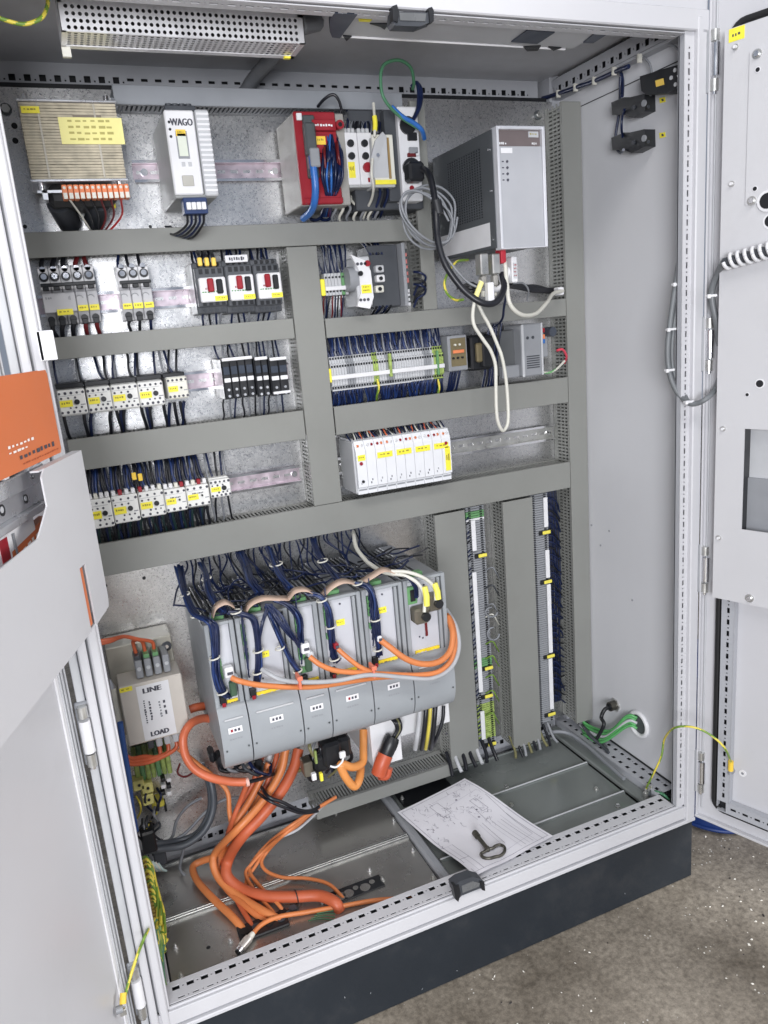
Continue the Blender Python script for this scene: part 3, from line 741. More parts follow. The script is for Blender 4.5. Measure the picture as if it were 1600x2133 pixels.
for pts in ([(1420, 190), (1450, 180), (1453, 183), (1424, 194)], [(1426, 142), (1446, 131), (1449, 134), (1430, 146)]):
    b = MB(); wallbox(pts, XW-.006, XW-.003, ZINC, b); b.build('fixing_bracket', T)
def thermo(dy, lab, yy):
    T = thing('thermostat', lab, 'thermostat', (XW, .155, yy), 'black thermostats on the side wall')
    b = MB(); wallbox([(1295, 214+dy), (1322, 203+dy), (1335, 203+dy), (1365, 196+dy), (1366, 232+dy), (1338, 246+dy), (1325, 240+dy), (1297, 240+dy)], XW-.026, XW, BLACK, b); b.build('thermostat_body', T, bevel=.002)
    for px, py, r, m_ in ((1343, 215+dy, .006, MIDG), (1321, 224+dy, .004, DARK), (1352, 222+dy, .003, DARK)):
        b = MB(); p = U(px, py, x=XW-.026); b.cyl(p, p-X_*.003, r, m_, 12); b.build('dial' if r > .005 else 'terminal_screw', T)
    T2 = thing('yellow_tag', 'small yellow tag stuck on the side wall beside the %s black thermostat' % ('upper' if dy == 0 else 'lower'), 'label', U(1380, 208+dy, x=XW))
    b = MB(); wallbox([(1374, 204+dy), (1386, 202+dy), (1387, 212+dy), (1375, 215+dy)], XW-.0008, XW, YEL, b); b.build('tag_plate', T2)
    b = MB(); wallbox([(1378, 206+dy), (1382, 205.5+dy), (1383, 210+dy), (1379, 211+dy)], XW-.0012, XW-.0008, INK, b); b.build('tag_print', T2)
thermo(0, 'upper black thermostat on the right side wall', 1.50); thermo(73, 'lower black thermostat on the right side wall', 1.44)
def wall_wire(label, pts, m, r, cat='wire', name='wire', k=8):
    b = MB(); b.tube(spline([U(px, py, x=x) for px, py, x in pts], k), r, m, 8)
    return tag(b.build(name), label, cat)
xw = XW-.012
wall_wire('navy wire dropping to the upper thermostat on the side wall', [(1278, 148, xw), (1292, 150, xw), (1297, 170, xw), (1296, 200, xw-.02)], NAVY, .0035)
wall_wire('navy wire looping down to the lower thermostat on the side wall', [(1293, 160, xw-.006), (1290, 230, xw), (1283, 280, xw), (1283, 305, xw), (1292, 318, xw), (1299, 312, xw-.02)], NAVY, .0028)
wall_wire('navy wire joining the two thermostats on the side wall', [(1301, 228, xw-.02), (1296, 245, xw-.01), (1295, 268, xw-.01), (1297, 285, xw-.018)], NAVY, .0025)
wall_wire('thin grey wire curving down to the top of the upper thermostat', [(1331, 118, xw), (1345, 122, xw), (1356, 140, xw), (1357, 170, xw), (1355, 200, xw)], GRYW, .0022)
wall_wire('thin grey wire arching down to the black socket block', [(1360, 92, xw), (1395, 92, xw), (1418, 108, xw), (1430, 128, xw)], GRYW, .0024)
wall_wire('dark cable bundle strapped along the upper edge of the side wall', [(1130, 205, 1.165), (1150, 199, 1.17), (1200, 182, 1.172), (1240, 168, 1.172), (1285, 148, 1.172), (1310, 138, 1.172)], NAVY, .0045, 'cable')
for k, (px, py) in enumerate(((1162, 196), (1198, 183), (1237, 169), (1278, 149), (1331, 122))):
    b = MB(); p = U(px, py, x=1.168); b.box(p.x-.003, p.x+.006, p.y-.002, p.y+.002, p.z-.007, p.z+.008, WHTW)
    tag(b.build('cable_tie'), ['pale cable tie nearest the back corner on the dark bundle under the side rail', 'second pale cable tie from the back on the dark bundle under the side rail', 'third pale cable tie on the dark bundle, left of the navy wire drop', 'pale cable tie where the navy wires drop to the thermostats', 'pale cable tie nearest the front at the end of the dark bundle'][k], 'cable tie', 'cable ties under the side rail')
# threaded gland with black cable, round opening with green cables
T = thing('cable_gland', 'brass coloured cable gland high on the lower side wall above the green cables', 'cable gland', U(1280, 1466, x=XW))
p = U(1283, 1468, x=XW); b = MB(); b.cyl(p, p-X_*.004, .017, ZINC, 6).cyl(p-X_*.004, p-X_*.020, .012, IRON, 12).cyl(p-X_*.020, p-X_*.023, .009, BLACK, 12); b.build('gland_nut', T)
b = MB(); b.tube(spline([p-X_*.018, p-X_*.035-Z_*.004, p-X_*.045-Z_*.022, U(1258, 1510, x=1.145), U(1244, 1538, x=1.14)], 8), .0048, BLACK, 8)
tag(b.build('cable'), 'short black cable dropping from the brass gland on the side wall', 'cable')
T = thing('wall_opening', 'round opening with white rim low on the right side wall where green cables pass', 'grommet', U(1332, 1508, x=XW))
p = U(1332, 1508, x=XW); b = MB()
P = [p+Vector((-.002, cos(2*pi*k/24)*.029, sin(2*pi*k/24)*.029)) for k in range(24)]; b.tube(P, .0055, WHITE, 8, closed=True); b.build('grommet_rim', T)
b = MB(); b.cyl(p-X_*.0002, p-X_*.001, .026, DKGREEN, 24); b.build('dark_opening', T)
GL = ['topmost', 'second', 'third', 'fourth', 'lowest']
for k in range(5):
    q = p+Vector((-.001, .006+.004*(k % 2), .014-.007*k)); b = MB()
    b.tube(spline([q, q+Vector((-.014, .02, -.001)), U(1270-4*k, 1522+6*k, x=1.175-.004*k), U(1228-2*k, 1512+5*k, x=1.170-.004*k), U(1203+3*k, 1492+9*k, x=1.165)], 8), .0035, GRNW if k != 2 else LTG, 8)
    tag(b.build('cable'), ('grey' if k == 2 else 'green')+' cable, %s of the five leaving the round opening in the side wall' % GL[k], 'cable', 'cables through the side wall opening')
# ================================================================== ROW 1
def B(name, T, *boxes, **k):
    """one part made of chamfered boxes (x0,x1,y0,y1,z0,z1,material[,chamfer])"""
    b = MB()
    for q in boxes: b.box(*q)
    return b.build(name, T, **k)
LINK = mat('faded_label_print', (.34, .28, .04), .6)
def label_on(T, x0, x1, z0, z1, y, m=YEL, seed=1, lines=1, name='yellow_label', ink=LINK, n=4, tilt=0):
    b = MB(); b.box(x0, x1, y-.0008, y, z0, z1, m)
    hh = (z1-z0)/(lines*1.7+.7)
    for i in range(lines):
        strokes(b, (x0+(x1-x0)*.14, y-.0009, z1-hh*1.4-i*hh*1.7), X_, Z_, (x1-x0)*.72, hh*.8, ink, seed+i*7, n)
    return b.build(name, T)

# --- transformer
yt = .285
T = thing('transformer', 'large laminated transformer with a yellow rating plate and an orange terminal strip below', 'transformer', (.15, YP, 1.46))
x0 = (U(38, 218, y=yt).x+U(65, 372, y=yt).x)/2; x1 = (U(240, 207, y=yt).x+U(262, 370, y=yt).x)/2; z1 = U(140, 213, y=yt).z; z0 = U(160, 372, y=yt).z
b = MB(); n = 26; hz_ = (z1-z0)/n
for i in range(n):
    e = R.uniform(0, .0012); b.box(x0+R.uniform(0, .0006), x1-R.uniform(0, .0006), yt+e, .375, z0+i*hz_, z0+(i+.84)*hz_, LAMIN)
b.build('laminated_core', T, kind='stuff')
B('core_weld_strip', T, (x0+.026, x0+.029, yt-.0008, yt+.002, z0+.001, z1-.001, mat('weld_strip', (.44, .41, .35), .4, .4))); B('core_weld_strip', T, (x1-.036, x1-.033, yt-.0008, yt+.002, z0+.001, z1-.001, mat('weld_strip', (.44, .41, .35), .4, .4))); B('core_clamp', T, (x0-.002, x1+.002, yt-.002, .38, z1, z1+.004, ALU, .001)); B('core_clamp', T, (x0-.002, x1+.002, yt-.003, .38, z0-.005, z0-.0005, ALU, .001))
for xx in (x0+.012, x1-.012):
    for zz in (z1+.004, z0-.005):
        b = MB(); s_ = 1 if zz > z1 else -1; b.cyl((xx, yt+.012, zz), (xx, yt+.012, zz+s_*.010), .0045, CHROME, 8); b.build('clamp_bolt', T)
label_on(T, x0+.055, x0+.055+.098, z0+.052, z0+.092, yt-.0003, PALEY, 3, 4, 'rating_plate', mat('olive_print', (.45, .40, .12), .6), 6)
label_on(T, x0+.003, x0+.030, z1-.017, z1-.007, yt-.0003, YEL, 8)
B('grey_sticker', T, (x0+.078, x0+.122, yt-.0006, yt, z1-.030, z1-.018, mat('dull_brown_grey', (.20, .17, .13), .6)))
b = MB(); b.box(x0+.02, x1-.02, yt+.01, .385, z0-.040, z0-.006, mat('coil_tape_dark', (.03, .03, .032), .5), .008); b.build('coil', T)
b = MB(); b.cyl((x0+.035, yt+.045, z0-.028), (x0+.050, .40, z0-.052), .020, DARK, 14); b.cyl((x1-.045, yt+.045, z0-.028), (x1-.055, .40, z0-.050), .018, DARK, 14); b.build('coil_end', T)
b = MB(); b.box(x0+.005, x1-.010, yt-.006, yt-.003, z0-.022, z0-.018, ALU); b.box(x0+.012, x0+.020, yt-.006, yt+.03, z0-.032, z0-.018, ALU); b.box(x1-.03, x1-.02, yt-.006, yt+.03, z0-.03, z0-.018, ALU); b.build('terminal_carrier', T)
xa, xb = x0+.042, x0+.147; nn_ = 12
for i in range(nn_):
    q = xa+(xb-xa)*i/nn_; b = MB(); wd = (xb-xa)/nn_-.0008
    b.box(q, q+wd, yt-.018, yt+.004, z0-.034, z0-.012, COPPERO, .001); b.cyl((q+wd/2, yt-.019, z0-.017), (q+wd/2, yt-.018, z0-.017), wd*.3, CREAM, 8); b.box(q+.001, q+wd-.001, yt-.021, yt-.018, z0-.034, z0-.025, CREAM)
    b.build('terminal', T)
W1 = thing('wire_bundle', 'black, red and pale wires gathered below the transformer terminals', 'wires', (.15, .35, 1.35))
for i, m_ in enumerate((WHTW, BLKW, BLKW, REDW, REDW, mat('bright_red_wire', (.40, .02, .02), .4))):
    xs = xa+.01+i*.016; b = MB()
    b.tube(spline([Vector((xs, yt-.008, z0-.034)), Vector((xs+(.09-i*.012-.03)*.3, .33, z0-.055)), Vector((.155+.002*i, .38, z0-.075-.002*i)), Vector((.152, .405, z0-.085))], 6), .0018, m_, 6); b.build('wire', W1)
b = MB(); p = Vector((.152, .400, z0-.086)); b.tube([p, p-Z_*.012], .008, BLACK, 8); b.build('cable_grommet', W1)
b = MB(); p = Y(235, 415, .33); b.box(p.x-.003, p.x+.003, .325, .33, p.z-.015, p.z+.012, YEL, .001); b.build('yellow_tag', W1)

# --- white power supply
yp = .25
T = thing('power_supply', 'slim white power supply unit with logo, small display and a plug of blue wires below', 'power supply', (.33, YP, 1.44))
x0 = U(355, 300, y=yp).x-.003; x0 = (U(340, 228, y=yp).x+U(366, 405, y=yp).x)/2; x1 = (U(436, 228, y=yp).x+U(452, 400, y=yp).x)/2; z1 = U(390, 229, y=yp).z; z0 = U(400, 405, y=yp).z
B('case', T, (x0, x1, yp+.008, .408, z0-.004, z1, mat('power_supply_grey', (.33, .34, .34), .45), .002))
wd = x1-x0
B('front_panel', T, (x0, x0+wd*.66, yp, yp+.009, z0, z1, WHITE, .002)); B('front_wing', T, (x0+wd*.69, x1, yp-.002, yp+.009, z0-.003, z1+.001, LTG, .002))
b = MB(); 
for i in range(16): b.box(x0+wd*.71, x1-.001, yp-.0035, yp-.002, z0+.004+i*(z1-z0)/16.5, z0+.0075+i*(z1-z0)/16.5, WHITE)
b.build('wing_ribs', T)
b = MB(); [text_mb(b, 'WAGO', (x0+wd*.10+e, yp-.0002, z1-.024), X_, Z_, .011, INK, width=wd*.50, depth=.0004+abs(e)*.1) for e in (0, .0007, .0013)]; b.build('logo', T)
label_on(T, x0+wd*.20, x0+wd*.42, z1-.040, z1-.030, yp-.0002, mat('amber_label', (.86, .58, .06), .5), 5)
b = MB(); strokes(b, (x0+wd*.20, yp, z1-.055), X_, Z_, wd*.26, .004, INK, 3, 6); b.build('type_print', T)
B('display', T, (x0+wd*.22, x0+wd*.42, yp-.001, yp, z0+.060, z0+.095, mat('pale_display', (.72, .76, .66), .25), .0005))
B('display_frame', T, (x0+wd*.19, x0+wd*.45, yp-.0005, yp+.001, z0+.056, z0+.099, MIDG, .0005))
for i in range(2): B('key', T, (x0+wd*(.24+.15*i), x0+wd*(.32+.15*i), yp-.001, yp, z0+.044, z0+.051, LTG, .0005))
B('front_flap', T, (x0+wd*.20, x0+wd*.46, yp-.002, yp, z0+.013, z0+.030, mat('flap_grey', (.45, .44, .40), .4), .001))
for i in range(3):
    b = MB(); b.cyl((x0+.006, yp+.001, z0+.09+.011*i), (x0+.006, yp-.0015, z0+.09+.011*i), .0022, BLACK, 8); b.build('status_light', T)
b = MB()
for i in range(4): b.cyl((x0+.012+i*.011, yp+.02, z1), (x0+.012+i*.011, yp+.02, z1+.014), .0055, DARK, 8)
b.box(x0+.004, x0+.055, yp+.012, yp+.05, z1, z1+.010, DARK, .001); b.build('top_plug', T)
T3 = thing('connector', 'white and dark blue plug hanging below the white power supply', 'plug', (x0+.03, yp+.02, z0-.02))
B('plug_body', T3, (x0+.012, x0+.052, yp+.004, yp+.03, z0-.030, z0-.004, mat('navy_plastic', (.02, .04, .12), .4), .001))
for i in range(4): B('plug_lever', T3, (x0+.016+i*.0085, x0+.0235+i*.0085, yp-.001, yp+.004, z0-.024, z0-.012, WHITE, .0008))
W2 = thing('wire_bundle', 'blue and black wires curling down from the plug of the white power supply', 'wires', (.3, .38, 1.33))
for i in range(5):
    xs = x0+.018+i*.007; b = MB(); b.tube(spline([Vector((xs, yp+.016, z0-.030)), Vector((xs-.002, yp+.03, z0-.045)), Vector((xs-.018, yp+.09, z0-.052-.002*i)), Vector((x0-.002+.002*i, .40, z0-.030))], 6), .0022, NAVY if i % 2 else BLKW, 6); b.build('wire', W2)

# --- red safety controller and its grey case
yr = .293
T = thing('safety_controller', 'red fronted controller with grey case, a black plug with blue cable in front', 'controller', (.57, YP, 1.44))
x0 = .523; z1 = (U(612, 232, y=yr).z); z0 = U(632, 428, y=yr).z
x1 = U(705, 330, y=yr).x
B('case', T, (x0, x1+.02, yr+.006, .408, z0, z1, mat('warm_grey_case', (.33, .32, .30), .45), .002))
B('front_panel', T, (x0, x1, yr-.003, yr+.006, z0+.001, z1, RED, .002))
B('front_strip', T, (x0+.014, x0+.036, yr-.012, yr-.003, z0+.045, z1-.008, DKGREEN, .002))
B('red_clip', T, (x0+.030, x0+.075, yr-.014, yr-.003, z1-.034, z1-.016, RED, .001))
b = MB(); b.cyl((x0+.083, yr-.003, z1-.024), (x0+.083, yr-.015, z1-.024), .008, RED, 12).cyl((x0+.083, yr-.015, z1-.024), (x0+.083, yr-.0155, z1-.024), .004, BLACK, 10); b.build('latch_knob', T)
label_on(T, x0+.034, x0+.052, z1-.058, z1-.044, yr-.0135, mat('amber_label', (.86, .58, .06), .5), 4)
B('label_block', T, (x0+.030, x0+.056, yr-.013, yr-.003, z1-.072, z1-.040, RED, .001))
b = MB(); strokes(b, (x0+.034, yr-.0143, z1-.028), X_, Z_, .036, .005, WHITE, 2, 7); b.build('type_print', T)
B('white_pin', T, (x0+.004, x0+.014, yr-.008, yr-.003, z1-.016, z1-.004, WHITE, .001))
B('lower_strip', T, (x0+.004, x1, yr-.006, yr-.003, z0+.002, z0+.012, RED, .001))
T = thing('connector', 'dark grey plug on the thick blue cable before the red controller', 'plug', (.56, .27, 1.45))
px0 = U(649, 300, y=.27)
B('plug_body', T, (px0.x-.012, px0.x+.008, .262, .280, px0.z-.02, px0.z+.035, DKGREEN, .003)); B('plug_collar', T, (px0.x-.008, px0.x+.010, .258, .282, px0.z-.040, px0.z-.008, MIDG, .002))
def cable(label, pts, r, m, cat='cable', name='cable', k=7, group=None, m2=None, tw=0, n=10):
    b = MB(); b.tube(path(pts, k), r, m, n, m2=m2, tw=tw)
    return tag(b.build(name), label, cat, group)
cable('thick bright blue cable hanging in front of the red controller', [(650, 325, .268), (653, 350, .266), (657, 390, .268), (655, 420, .28), (648, 440, .31), (632, 455, .35)], .0068, BLUE)
W3 = thing('wire_bundle', 'thick bundle of navy wires hanging between the red controller and the white modules', 'wires', (.62, .3, 1.42))
for i in range(40):
    o = R.uniform(-1, 1); b = MB(); col_ = NAVY if i % 6 else (REDW if i % 4 else BLUE)
    b.tube(path([(688+o*16, 275+R.uniform(0, 30), .29+R.uniform(0, .02)), (690+o*20+R.uniform(-4, 6), 320, .275+R.uniform(-.01, .01)), (692+o*22, 365, .272+R.uniform(-.01, .01)), (690+o*12, 400, .285), (684+o*7, 425, .32), (678+o*10, 450, .36)], 6), .0025, col_, 6); b.build('wire', W3)
b = MB(); P = [Y(686+14*cos(t*.63), 422+5*sin(t*.63), .305) for t in range(10)]; b.tube(P, .002, WHITE, 6, closed=True); b.build('cable_tie', W3)
cable('black cable arching up out of the duct above the red controller', [(662, 222, .33), (676, 206, .31), (694, 197, .30), (706, 210, .30), (713, 240, .31), (710, 262, .33)], .0028, BLKW)
for i, px in enumerate((668, 690)):
    cable('dark curled wire end lying on the plate below the red controller, %s of two' % ('left' if i == 0 else 'right'), [(px-18, 442, .40), (px-22, 455, .39), (px-8, 458, .38), (px+4, 448, .37), (px-2, 436, .37)], .003, NAVY, 'wire', 'wire', 6)

# --- white and grey relay modules
ym = .30
def slim(T, xa, xb, za, zb, y, m=WHITE):
    B('housing', T, (xa, xb, y+.004, .408, za-.004, zb-.004, mat('module_grey', (.42, .43, .43), .45), .001)); B('front_panel', T, (xa+.0005, xb-.0005, y, y+.005, za, zb, m, .001))
for i, (pl, prr, top, bot, lab) in enumerate(((720, 748, 276, 384, 'left white relay module with black dials and a yellow tag beside the navy bundle'), (748, 778, 276, 384, 'white relay module with red button and black dials, under the grey folded cover'))):
    z1, z0 = zat(top, ym, .68), zat(bot, ym, .68); xa, xb = xat(pl, ym, (z0+z1)/2), xat(prr, ym, (z0+z1)/2)
    T = thing('relay_module', lab, 'relay', ((xa+xb)/2, YP, (z0+z1)/2)); slim(T, xa, xb, z0, z1, ym)
    cx = (xa+xb)/2
    for zz in (.072, .050):
        b = MB(); b.cyl((cx-.002, ym, z0+zz), (cx-.002, ym-.005, z0+zz), .0065, BLACK, 12); b.build('dial', T)
    if i == 0: label_on(T, xa+.004, xb-.010, z0+.012, z0+.040, ym-.0003, YEL, 6)
    else:
        b = MB(); b.cyl((cx, ym, z0+.030), (cx, ym-.006, z0+.030), .009, RED, 14); b.build('push_button', T)
        B('red_mark', T, (cx, cx+.004, ym-.001, ym, z0+.004, z0+.012, RED))
    for k in range(3): B('top_terminal', T, (xa+.002+k*(xb-xa-.004)/3, xa+(k+.8)*(xb-xa-.004)/3+.002, ym+.002, ym+.018, z1-.004, z1+.008, LTG, .001))
T = thing('relay_module', 'grey folded cover module with yellow lower edge, right of the white relays', 'module', (.72, YP, 1.43))
ym2 = .285
z1, z0 = zat(280, ym2, .70), zat(384, ym2, .70); xa, xb = xat(778, ym2, (z0+z1)/2), xat(818, ym2, (z0+z1)/2)
slim(T, xa, xb+.004, z0, z1, ym2, CREAM)
b = MB(); wd = xb-xa; b.prism([(xa-.004, ym2-.001, z0+.012), (xa-.008, ym2-.006, z1-.045), (xa+.004, ym2-.008, z1-.012), (xa+wd*.5, ym2-.008, z1+.003), (xa+wd*.72, ym2-.004, z1-.004), (xa+wd*.72, ym2-.001, z0+.012)], (0, .006, 0), LTG); b.build('folded_cover', T, bevel=.001)
B('brown_edge', T, (xb-.010, xb-.006, ym2-.003, ym2, z0+.010, z1-.006, mat('brown_edge', (.30, .20, .08), .5)))
B('yellow_edge', T, (xa, xb+.003, ym2-.002, ym2, z0, z0+.008, YEL)); 
b = MB(); b.cyl((xa+.006, ym2-.007, z0+.050), (xa+.006, ym2-.010, z0+.050), .0035, CHROME, 8); b.build('cover_screw', T)
b = MB(); b.box(.645, .790, .33, .409, 1.350, 1.53, mat('slate_plastic', (.06, .065, .075), .5), .002); T = thing('module_rack', 'dark slate module block behind the white relays at upper centre', 'module', (.7, YP, 1.44)); b.build('rack_body', T)
cable('pale cable with yellow sleeve entering the grey folded module from above', [(778, 215, .29), (780, 240, .28), (781, 262, .275), (780, 285, .275)], .0028, WHTW)
T = thing('cable_sleeve', 'yellow sleeve on the pale cable above the grey folded module', 'cable sleeve', Y(781, 250, .278)); b = MB(); b.tube(path([(780, 242, .279), (781.5, 256, .277), (781, 272, .275)], 4), .0045, YEL, 10); b.build('sleeve', T)
cable('pale cable running down from the grey folded module to the duct', [(776, 330, .27), (774, 360, .268), (778, 390, .28), (774, 415, .31), (762, 440, .35), (757, 455, .37)], .0026, WHTW)
for i in range(7):
    px = 692+i*15; cable('loose %s cable crossing the plate below the relays, number %s from the left' % (('grey', 'pale')[i % 2], ('one', 'two', 'three', 'four', 'five', 'six', 'seven')[i]), [(px+4, 395, .37), (px-6, 415, .35), (px+8, 432, .34), (px, 452, .36), (px+2, 462, .37)], .0028, (GRYW, WHTW)[i % 2], group='loose cables below the white relays')
W4 = thing('wire_bundle', 'dense dark wires rising from the white relays into the top duct', 'wires', (.67, .33, 1.52))
for i in range(26):
    px = 718+R.uniform(0, 75); b = MB(); b.tube(path([(px, 278, .318), (px+R.uniform(-6, 6), 262, .322), (px+R.uniform(-8, 8), 238, .35), (px+R.uniform(-8, 8), 222, .37)], 4), .0018, (NAVY, BLKW, GRYW)[i % 3], 5); b.build('wire', W4)
W5 = thing('wire_bundle', 'two black plugs and wires below the grey folded module', 'wires', (.73, .3, 1.34))
for px in (790, 800, 806):
    b = MB(); b.tube(path([(px, 388, .30), (px+2, 405, .31), (px-6, 430, .33), (px-14, 452, .37)], 5), .0028, NAVY if px != 800 else BLKW, 6); b.build('wire', W5)
# --- white multi-socket block at the right of row one
ys = .30
T = thing('socket_strip', 'upright white block with black round sockets and plugs behind the coiled cable', 'socket strip', (.79, YP, 1.44))
z1, z0 = zat(222, ys, .78), zat(418, ys, .78); xa, xb = xat(834, ys, (z0+z1)/2), xat(876, ys, (z0+z1)/2)
B('housing', T, (xa, xb, ys, .352, z0, z1, WHITE, .002)); B('dark_side', T, (xa-.024, xa-.0005, ys+.01, .409, z0+.002, z1-.004, mat('slate_plastic', (.06, .065, .075), .5), .001))
for px, py, r in ((848, 262, .016), (856, 350, .018)):
    p = Y(px, py, ys); b = MB(); b.cyl(p, p-Y_*.006, r, BLACK, 16); b.build('round_socket', T)
for (tl, br, m_) in (((850, 275), (870, 292), BLACK), ((853, 306), (872, 320), MIDG), ((850, 318), (868, 326), REDW), ((864, 316), (874, 324), WHITE)):
    xa_, xb_, za_, zb_ = rect(tl, br, ys-.006); B('insert', T, (xa_, xb_, ys-.006, ys, za_, zb_, m_, .001))
p = Y(858, 392, ys); b = MB(); b.cyl(p, p-Y_*.0008, .005, RED, 14); b.build('red_mark', T)
T = thing('connector', 'black angled mains plug in the lower socket of the white block', 'plug', Y(862, 360, .28)); xa_, xb_, za_, zb_ = rect((849, 336), (880, 378), .275); B('plug_body', T, (xa_, xb_+.004, .268, .298, za_, zb_, BLACK, .005)); 
# green and blue wires looping over the rail
cable('green wire looping up in front of the rear top rail', [(872, 268, .27), (830, 240, .26), (800, 205, .25), (793, 165, .25), (800, 135, .25), (830, 125, .25), (855, 140, .26), (862, 170, .28), (860, 185, .30)], .0030, mat('dark_green_cable', (.06, .19, .10), .5))
cable('bright blue cable slanting down to the upper right of the white block', [(815, 222, .262), (838, 243, .262), (860, 255, .265), (878, 270, .27), (884, 288, .29)], .0045, BLUE)
cable('navy cable arching beside the green wire loop above the white block', [(868, 172, .30), (876, 185, .29), (876, 215, .28), (866, 240, .275), (858, 252, .27)], .0040, NAVY)
cable('second navy cable arching from the rear rail to the white block', [(857, 180, .30), (868, 172, .29), (872, 195, .285), (870, 225, .28), (862, 246, .275)], .0032, NAVY)

# --- industrial computer
T = thing('industrial_computer', 'tall grey industrial computer standing out at upper right with perforated dark side', 'computer', (.905, YP, 1.35))
yi = .152
x0 = .8555; x1 = (U(1135, 262, y=yi).x+U(1140, 512, y=yi).x)/2; z1 = zat(262, yi, .9); z0 = zat(517, yi, .9)
CASE = mat('computer_dark_steel', (.105, .115, .125), .42, .3, noise=.05, nscale=15)
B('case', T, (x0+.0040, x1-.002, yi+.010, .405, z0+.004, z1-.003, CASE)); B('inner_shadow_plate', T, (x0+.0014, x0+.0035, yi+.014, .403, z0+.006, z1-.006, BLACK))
SB = lambda zz, b_, m_: None
# perforated side: sheet with real slots
b = MB(); H = []
cols_ = 14
for i in range(26):
    for j in range(cols_): H.append((.045+j*.0098, .0520+j*.0098, .060+i*.0048, .0628+i*.0048))
b.perf((x0, yi+.012, z0+.004), Y_, Z_, .405-yi-.012, z1-z0-.007, -.0011, H, CASE); b.build('perforated_side', T)
b = MB(); b.box(x0-.0012, x0-.0004, .185, .395, z0+.010, z0+.052, WHITE)
for i in range(9): strokes(b, (x0-.0013, .200+i*.020, z0+.047), -Z_, Y_, .034*(.5+.5*R.random()), .006, INK, i, 6)
b.build('type_label', T)
FR = mat('pale_aluminium_frame', (.70, .71, .75), .35, .3, noise=.03)
B('front_frame', T, (x0+.001, x0+.006, yi-.002, yi+.02, z0, z1, FR, .001), (x1-.006, x1, yi-.002, yi+.02, z0, z1, FR, .001), (x0+.006, x1-.006, yi-.002, yi+.02, z1-.006, z1, FR, .001), (x0+.006, x1-.006, yi-.001, yi+.02, z0, z0+.002, FR, .0005), bevel=0)
B('front_panel', T, (x0+.0065, x1-.0065, yi+.001, yi+.012, z0+.002, z1-.034, mat('computer_front_grey', (.45, .46, .49), .4, .2, noise=.02), .0005))
B('recessed_window', T, (x0+.0065, x1-.0065, yi+.006, yi+.012, z1-.034, z1-.006, mat('brown_grey_window', (.16, .13, .13), .4)))
label_on(T, x1-.032, x1-.010, z1-.018, z1-.008, yi+.0055, LTG, 7, 1, 'small_label')
b = MB(); strokes(b, (x0+.010, yi+.0055, z1-.031), X_, Z_, .016, .005, WHITE, 5, 4); strokes(b, (x1-.025, yi+.0055, z1-.031), X_, Z_, .012, .005, WHITE, 6, 3); b.build('window_print', T)
B('white_label', T, (x0+.010, x0+.034, yi+.0003, yi+.001, z1-.046, z1-.037, WHITE))
for i in range(4):
    b = MB(); zz = z1-.060-.0105*i; b.cyl((x0+.022, yi+.001, zz), (x0+.022, yi-.0005, zz), .0024, INK, 8); b.build('status_light', T)
    B('light_print', T, (x0+.011, x0+.015, yi+.0005, yi+.001, zz-.001, zz+.001, INK))
for zz in (z1-.035, z0+.02, (z0+z1)/2):
    b = MB(); b.cyl((x0-.001, yi+.024, zz), (x0-.003, yi+.024, zz), .0022, CHROME, 8); b.build('case_screw', T)
# connectors under the computer
def plug(label, tl, br, y0, y1, m, c=.002, cat='plug'):
    xa, xb, za, zb = rect(tl, br, y0); T = thing('connector', label, cat, ((xa+xb)/2, y1, za)); B('plug_body', T, (xa, xb, y0, y1, za, zb, m, c)); return T, xa, xb, za, zb
for (tl, br, m_, lab) in (((1001, 528), (1020, 572), ZINC, 'left metal data plug under the industrial computer'), ((1026, 528), (1044, 570), ZINC, 'second metal data plug under the industrial computer'), ((1044, 516), (1056, 548), mat('bright_red_plastic', (.5, .03, .05), .4), 'small red plug under the industrial computer'), ((1066, 534), (1080, 588), WHITE, 'white plug with a reddish label under the right side of the industrial computer')):
    T, xa, xb, za, zb = plug(lab, tl, br, .175, .198, m_)
    if m_ is ZINC: B('plug_hood', T, (xa+.003, xb-.003, .178, .195, za-.022, za, mat('hood_grey', (.35, .34, .32), .4, .3), .003)); B('plug_sleeve', T, (xa+.005, xb-.006, .181, .192, za-.040, za-.022, CREAM, .002))
    if m_ is WHITE: label_on(T, xa+.002, xb-.002, za+.008, zb-.012, .1747, LTG, 9, 4, 'type_label', RED, 2)
T, xa, xb, za, zb = plug('white angled plug lying before the bundle below the computer', (1017, 588), (1032, 630), .15, .165, WHITE); 
# cables below the computer
cable('thick black cable swinging down from the mains plug across the middle duct', [(878, 350, .275), (893, 362, .24), (903, 400, .22), (908, 450, .20), (912, 500, .19), (925, 545, .18), (948, 582, .17), (975, 612, .16), (1008, 632, .15), (1035, 628, .15), (1050, 600, .165), (1046, 570, .185)], .0062, BLKW, n=12)
T = thing('ferrite_clamp', 'black ferrite clamp on the thick black cable', 'ferrite clamp', Y(913, 432, .205)); b = MB(); b.tube(path([(908, 418, .205), (914, 446, .202)], 3), .010, BLACK, 10); b.build('clamp_body', T)
P0 = [Y(896-i*2+(57-5*(i % 3))*cos(a), 452+(67-5*(i % 2)-3*i)*sin(a+.15*i), .235-.005*i) for i in range(5) for a in [k*2*pi/14 for k in range(14)]]
b = MB(); b.tube(spline(P0, 4), .0022, GRYW, 7)
tag(b.build('cable_coil'), 'loose coil of thin grey cable hanging left of the industrial computer', 'cable')
cable('thin grey cable leading from the coil down to the plugs below the computer', [(925, 530, .22), (950, 562, .20), (975, 588, .18), (1000, 600, .17), (1030, 610, .165)], .0022, GRYW)
